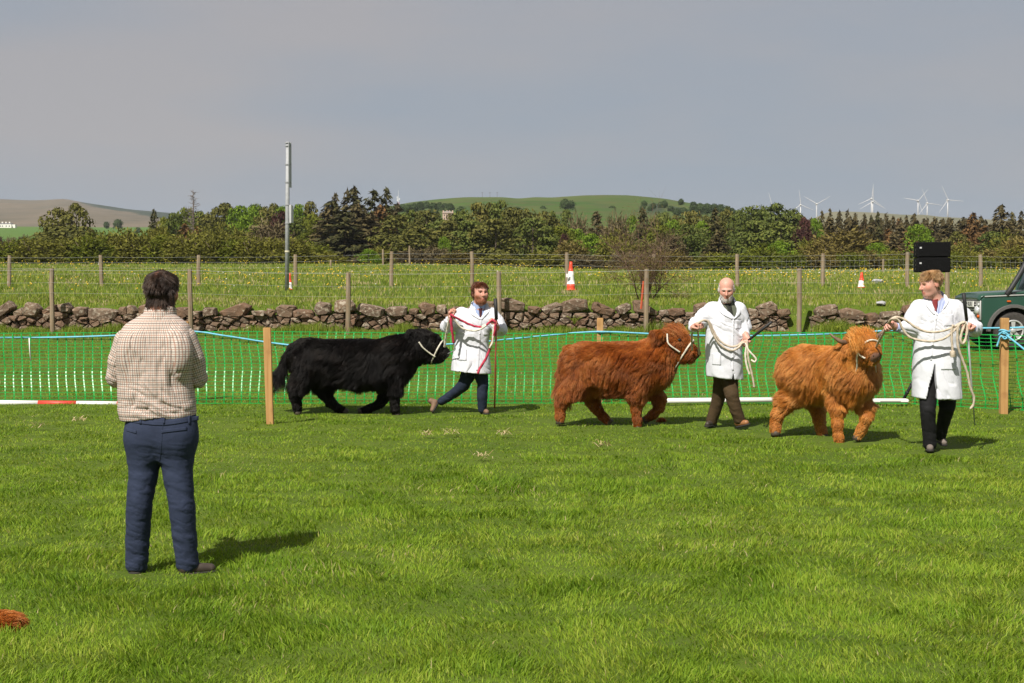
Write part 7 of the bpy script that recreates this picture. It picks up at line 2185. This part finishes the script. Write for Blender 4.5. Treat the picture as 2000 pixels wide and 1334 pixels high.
def rope(name, pts, rad, mat, parent, n=9):
    p = spline([P(*q) for q in pts], n)
    # even steps so that the lay of the strands is regular
    s = np.concatenate([[0], np.cumsum(np.linalg.norm(np.diff(p, axis=0), axis=1))])
    k = np.linspace(0, s[-1], max(12, int(s[-1] / 0.012)))
    p = np.stack([np.interp(k, s, p[:, i]) for i in range(3)], -1)
    return MB().tube(p, rad, 9, twist=2 * math.pi / (rad * 7.0) / 3 * 1.0, lobes=3, lobe_amp=0.20).build(name, mat, parent, True)

def lead(label, at, parts):
    t = thing('lead_rope', label, 'rope', P(*at))
    for nm, pts, rad, mat in parts:
        rope(nm, pts, rad, mat, t)
    return t

def noseband(t, seed, cheek_px, d0):
    ring, cc, hd, bv = HEADS[seed]
    MB().tube(np.vstack([ring, ring[1:2]]), 0.0105, 8, twist=200, lobes=3, lobe_amp=0.2).build('halter_noseband', CREAM, t, True)
    pts = []
    for px, py in cheek_px:
        w = P(px, py, d0); u = w - CAMP; u /= np.linalg.norm(u); h = bv.ray_cast(Vector(CAMP), Vector(u))
        pts.append((np.array(h[0]) - u * 0.028) if h[0] is not None else w)
    MB().tube(spline(pts, 8), 0.0095, 8, twist=200, lobes=3, lobe_amp=0.2).build('halter_cheek', CREAM, t, True)

z = 14.83
L1 = lead('thick cream twisted rope between the fair-haired man and the ginger bullock', (1735, 632, z), [
    ('lead', [(1711, 678, 15.60), (1718, 664, 15.40), (1727, 648, 15.12), (1734, 633, 14.93), (1741, 623, z), (1753, 619.5, z), (1770, 626, z), (1788, 639, z), (1812, 648, z), (1838, 647, z - .02), (1862, 639, z - .03), (1880, 629, z - .03), (1888, 632, z - .02)], 0.0118, COTTON),
    ('lead_loop', [(1736, 630, 14.9), (1744, 622, z - .03), (1755, 626, z - .03), (1764, 644, z - .02), (1776, 658, z - .02), (1796, 664.5, z - .02), (1822, 666.5, z - .03), (1846, 660, z - .03), (1864, 645, z - .04), (1878, 632, z - .05), (1887, 630, z - .04)], 0.0118, COTTON),
    ('knotted_end', [(1862, 634, z - .05), (1859, 645, z - .04), (1859, 665, z - .03), (1861, 688, z - .02)], 0.012, COTTON),
    ('knot', [(1861, 686, z - .02), (1861, 691, z - .025), (1861, 697, z - .02)], 0.027, COTTON),
    ('tail', [(1884, 629, z - .07), (1874, 634, z - .08), (1870, 650, z - .07), (1871, 676, z - .06), (1879, 700, z - .04), (1889, 728, z - .02), (1895, 756, z), (1902, 776, z + .02), (1901, 790, z + .03), (1895, 799, z + .04)], 0.0118, COTTON),
    ('coil', [(1885, 631, z - .06), (1880, 645, z - .07), (1876, 662, z - .07), (1880, 672, z - .06), (1886, 662, z - .05), (1889, 645, z - .05), (1888, 634, z - .04)], 0.0125, COTTON)])
z = 17.20
L2 = lead('pale grey twisted rope between the bald man and the red brown bullock', (1364, 633, z), [
    ('lead', [(1352, 684, 17.66), (1351, 668, 17.55), (1352, 650, 17.36), (1357, 637, 17.22), (1366, 629, 17.15), (1376, 625.5, 17.17), (1386, 630, 17.20), (1393, 645, 17.22), (1402, 661, 17.23), (1414, 672, 17.24), (1428, 677, 17.25), (1440, 675, 17.25), (1450, 668, 17.27), (1459, 665, 17.29)], 0.0118, COTTON),
    ('lead_loop', [(1365.5, 692, 17.60), (1364.5, 672, 17.45), (1363.5, 650, 17.30), (1363, 636, 17.17), (1370, 627, 17.12), (1382, 628, 17.15), (1391, 648, 17.18), (1402, 668, 17.19), (1416, 680, 17.20), (1430, 684.5, 17.21), (1442, 679, 17.23), (1449, 671, 17.25), (1458, 668, 17.27)], 0.0118, COTTON),
    ('tail', [(1459, 665, 17.25), (1460, 682, 17.24), (1462, 702, 17.24), (1467, 724, 17.25), (1471, 742, 17.26), (1473, 757, 17.27)], 0.0118, COTTON),
    ('tail_loop', [(1456, 670, 17.25), (1462, 684, 17.23), (1471, 694, 17.22), (1477, 702, 17.22), (1474, 707, 17.22), (1467, 703, 17.23)], 0.011, CREAM),
    ('coil', [(1460, 668, 17.26), (1456, 690, 17.26), (1458, 712, 17.26), (1464, 732, 17.26)], 0.012, CREAM)])
z = 19.27
L3 = lead('red and white show rope between the red-bearded man and the black bullock', (880, 616, z), [
    ('white_strand', [(868, 678, 19.5), (870, 664, 19.45), (873, 645, 19.36), (877, 626, 19.28), (880, 617, 19.24)], 0.014, CREAM),
    ('red_strand', [(881, 614, 19.24), (881, 628, 19.24), (883, 648, 19.26), (886, 670, 19.30)], 0.017, REDROPE),
    ('clip_chain', [(886, 671, 19.30), (889, 682, 19.32), (884, 686, 19.36), (875, 691, 19.48)], 0.007, STICKGREY),
    ('red_strand', [(880, 614, 19.2), (888, 619, 19.2), (900, 625.5, 19.25), (918, 634, 19.28), (932, 638, 19.28), (941, 638.5, 19.27)], 0.014, REDROPE),
    ('white_strand', [(941, 638.5, 19.27), (950, 634, 19.26), (958, 628, 19.25), (965, 624, 19.22)], 0.014, CREAM),
    ('white_strand', [(884, 618, 19.21), (892, 630, 19.23), (901, 640, 19.25), (916, 645, 19.26), (930, 645.5, 19.26), (942, 641, 19.25), (950, 635, 19.24)], 0.012, CREAM),
    ('red_strand', [(950, 635, 19.24), (957, 629, 19.23), (963, 625, 19.2), (968, 630, 19.19)], 0.014, REDROPE),
    ('red_tail', [(968, 632, 19.20), (965, 652, 19.22), (958, 678, 19.26), (948, 702, 19.27), (938, 718, 19.27), (933, 730, 19.26)], 0.016, REDROPE),
    ('white_tail', [(965, 634, 19.21), (963, 652, 19.22), (962, 668, 19.23), (956, 680, 19.24)], 0.013, CREAM)])

noseband(L1, 3, [(1667, 668), (1670, 682), (1680, 694), (1690, 700)], 15.7)
noseband(L2, 2, [(1303, 652), (1305, 670), (1316, 680), (1328, 688)], 17.7)
noseband(L3, 1, [(818, 668), (826, 679), (838, 689), (850, 697)], 19.4)

def stick(label, pts, parts):
    t = thing('show_stick', label, 'stick', P(*pts[-1]), 'show sticks')
    for nm, a, b, r0, r1, m in parts:
        MB().tube([P(*a), (P(*a) + P(*b)) / 2, P(*b)], [r0, (r0 + r1) / 2, r1], 9).build(nm, m, t, True)
stick('upright red cane with black grip held by the red-bearded man', [(968, 583, 19.26), (966, 797, 19.3)], [('grip', (967.5, 583, 19.24), (969.5, 624, 19.24), 0.026, 0.022, STICKBLACK), ('shaft', (969.5, 624, 19.24), (966, 797, 19.36), 0.012, 0.010, STICKRED)])
stick('black stick slanting up from the bald man\'s hand', [(1507, 629, 17.1), (1446, 676, 17.35)], [('grip', (1507, 629, 17.10), (1460, 666, 17.30), 0.017, 0.014, STICKBLACK), ('shaft', (1460, 666, 17.30), (1440, 681, 17.36), 0.010, 0.008, STICKBLACK)])
stick('grey metal stick with long black grip held by the fair-haired man', [(1882, 574, 14.75), (1904, 831, 14.95)], [('grip', (1882, 573, 14.73), (1888, 626, 14.80), 0.020, 0.016, STICKBLACK), ('shaft', (1888, 626, 14.80), (1904, 831, 14.95), 0.011, 0.007, STICKGREY)])

# tufts of shed hair on the turf
def hair_tuft(label, px, py, rx, rz, n, L, seed):
    d = ground_d(px, py); c = P(px, py, d); c[2] = float(ground_z(c[0], d)) + rz * 0.5
    F = Field(c - rx * 1.6, c + rx * 1.6, rx / 9); F.add(ell(c, (rx, rx * 0.8, rz)), 0)
    v, f = F.mesh(); me = mesh_np('hair_tuft', v, f); attr(me, 'tone', np.tile((0.17, 0.055, 0.016), (len(v), 1)), 'FLOAT_COLOR')
    o = obj('hair_tuft', me, skin_mat('tuft_core', (0.17, 0.055, 0.016))); tag(o, label, 'hair tuft', 'tufts of shed hair')
    r = np.random.default_rng(seed); p, nn = sample_surface(v, f, n, r)
    strands('strands', hair_mat('tuft_hair', BROWNFUR), o, p, nn, np.tile(V(0.5, -0.2, -0.3), (n, 1)) + r.normal(0, 0.5, (n, 3)), L * r.uniform(0.6, 1.2, n), r, K=5, radius=0.0014, lift=0.5, droop=0.4, clump=0.4, nclump=60, wave=0.3)
hair_tuft('tuft of reddish brown hair lying at the lower photo edge', 4, 1230, 0.095, 0.055, 2600, 0.05, 1)
hair_tuft('small reddish clod beside the raised foot of the red brown bullock', 1291, 824, 0.05, 0.028, 700, 0.03, 2)
# ================================================================== air: thin even haze over the whole valley
def haze():
    t = NT('haze_air')
    v = t.n('VolumePrincipled', Density=0.00008, Anisotropy=0.0)
    v.inputs['Color'].default_value = (0.80, 0.84, 0.90, 1)
    t.link(v.outputs[0], t.out.inputs['Volume'])
    mb = MB(); mb.box((0, 2170, 118), (10400, 4700, 244))
    tag(mb.build('haze', t.m), kind='stuff')
haze()
scene.cycles.volume_bounces = 0
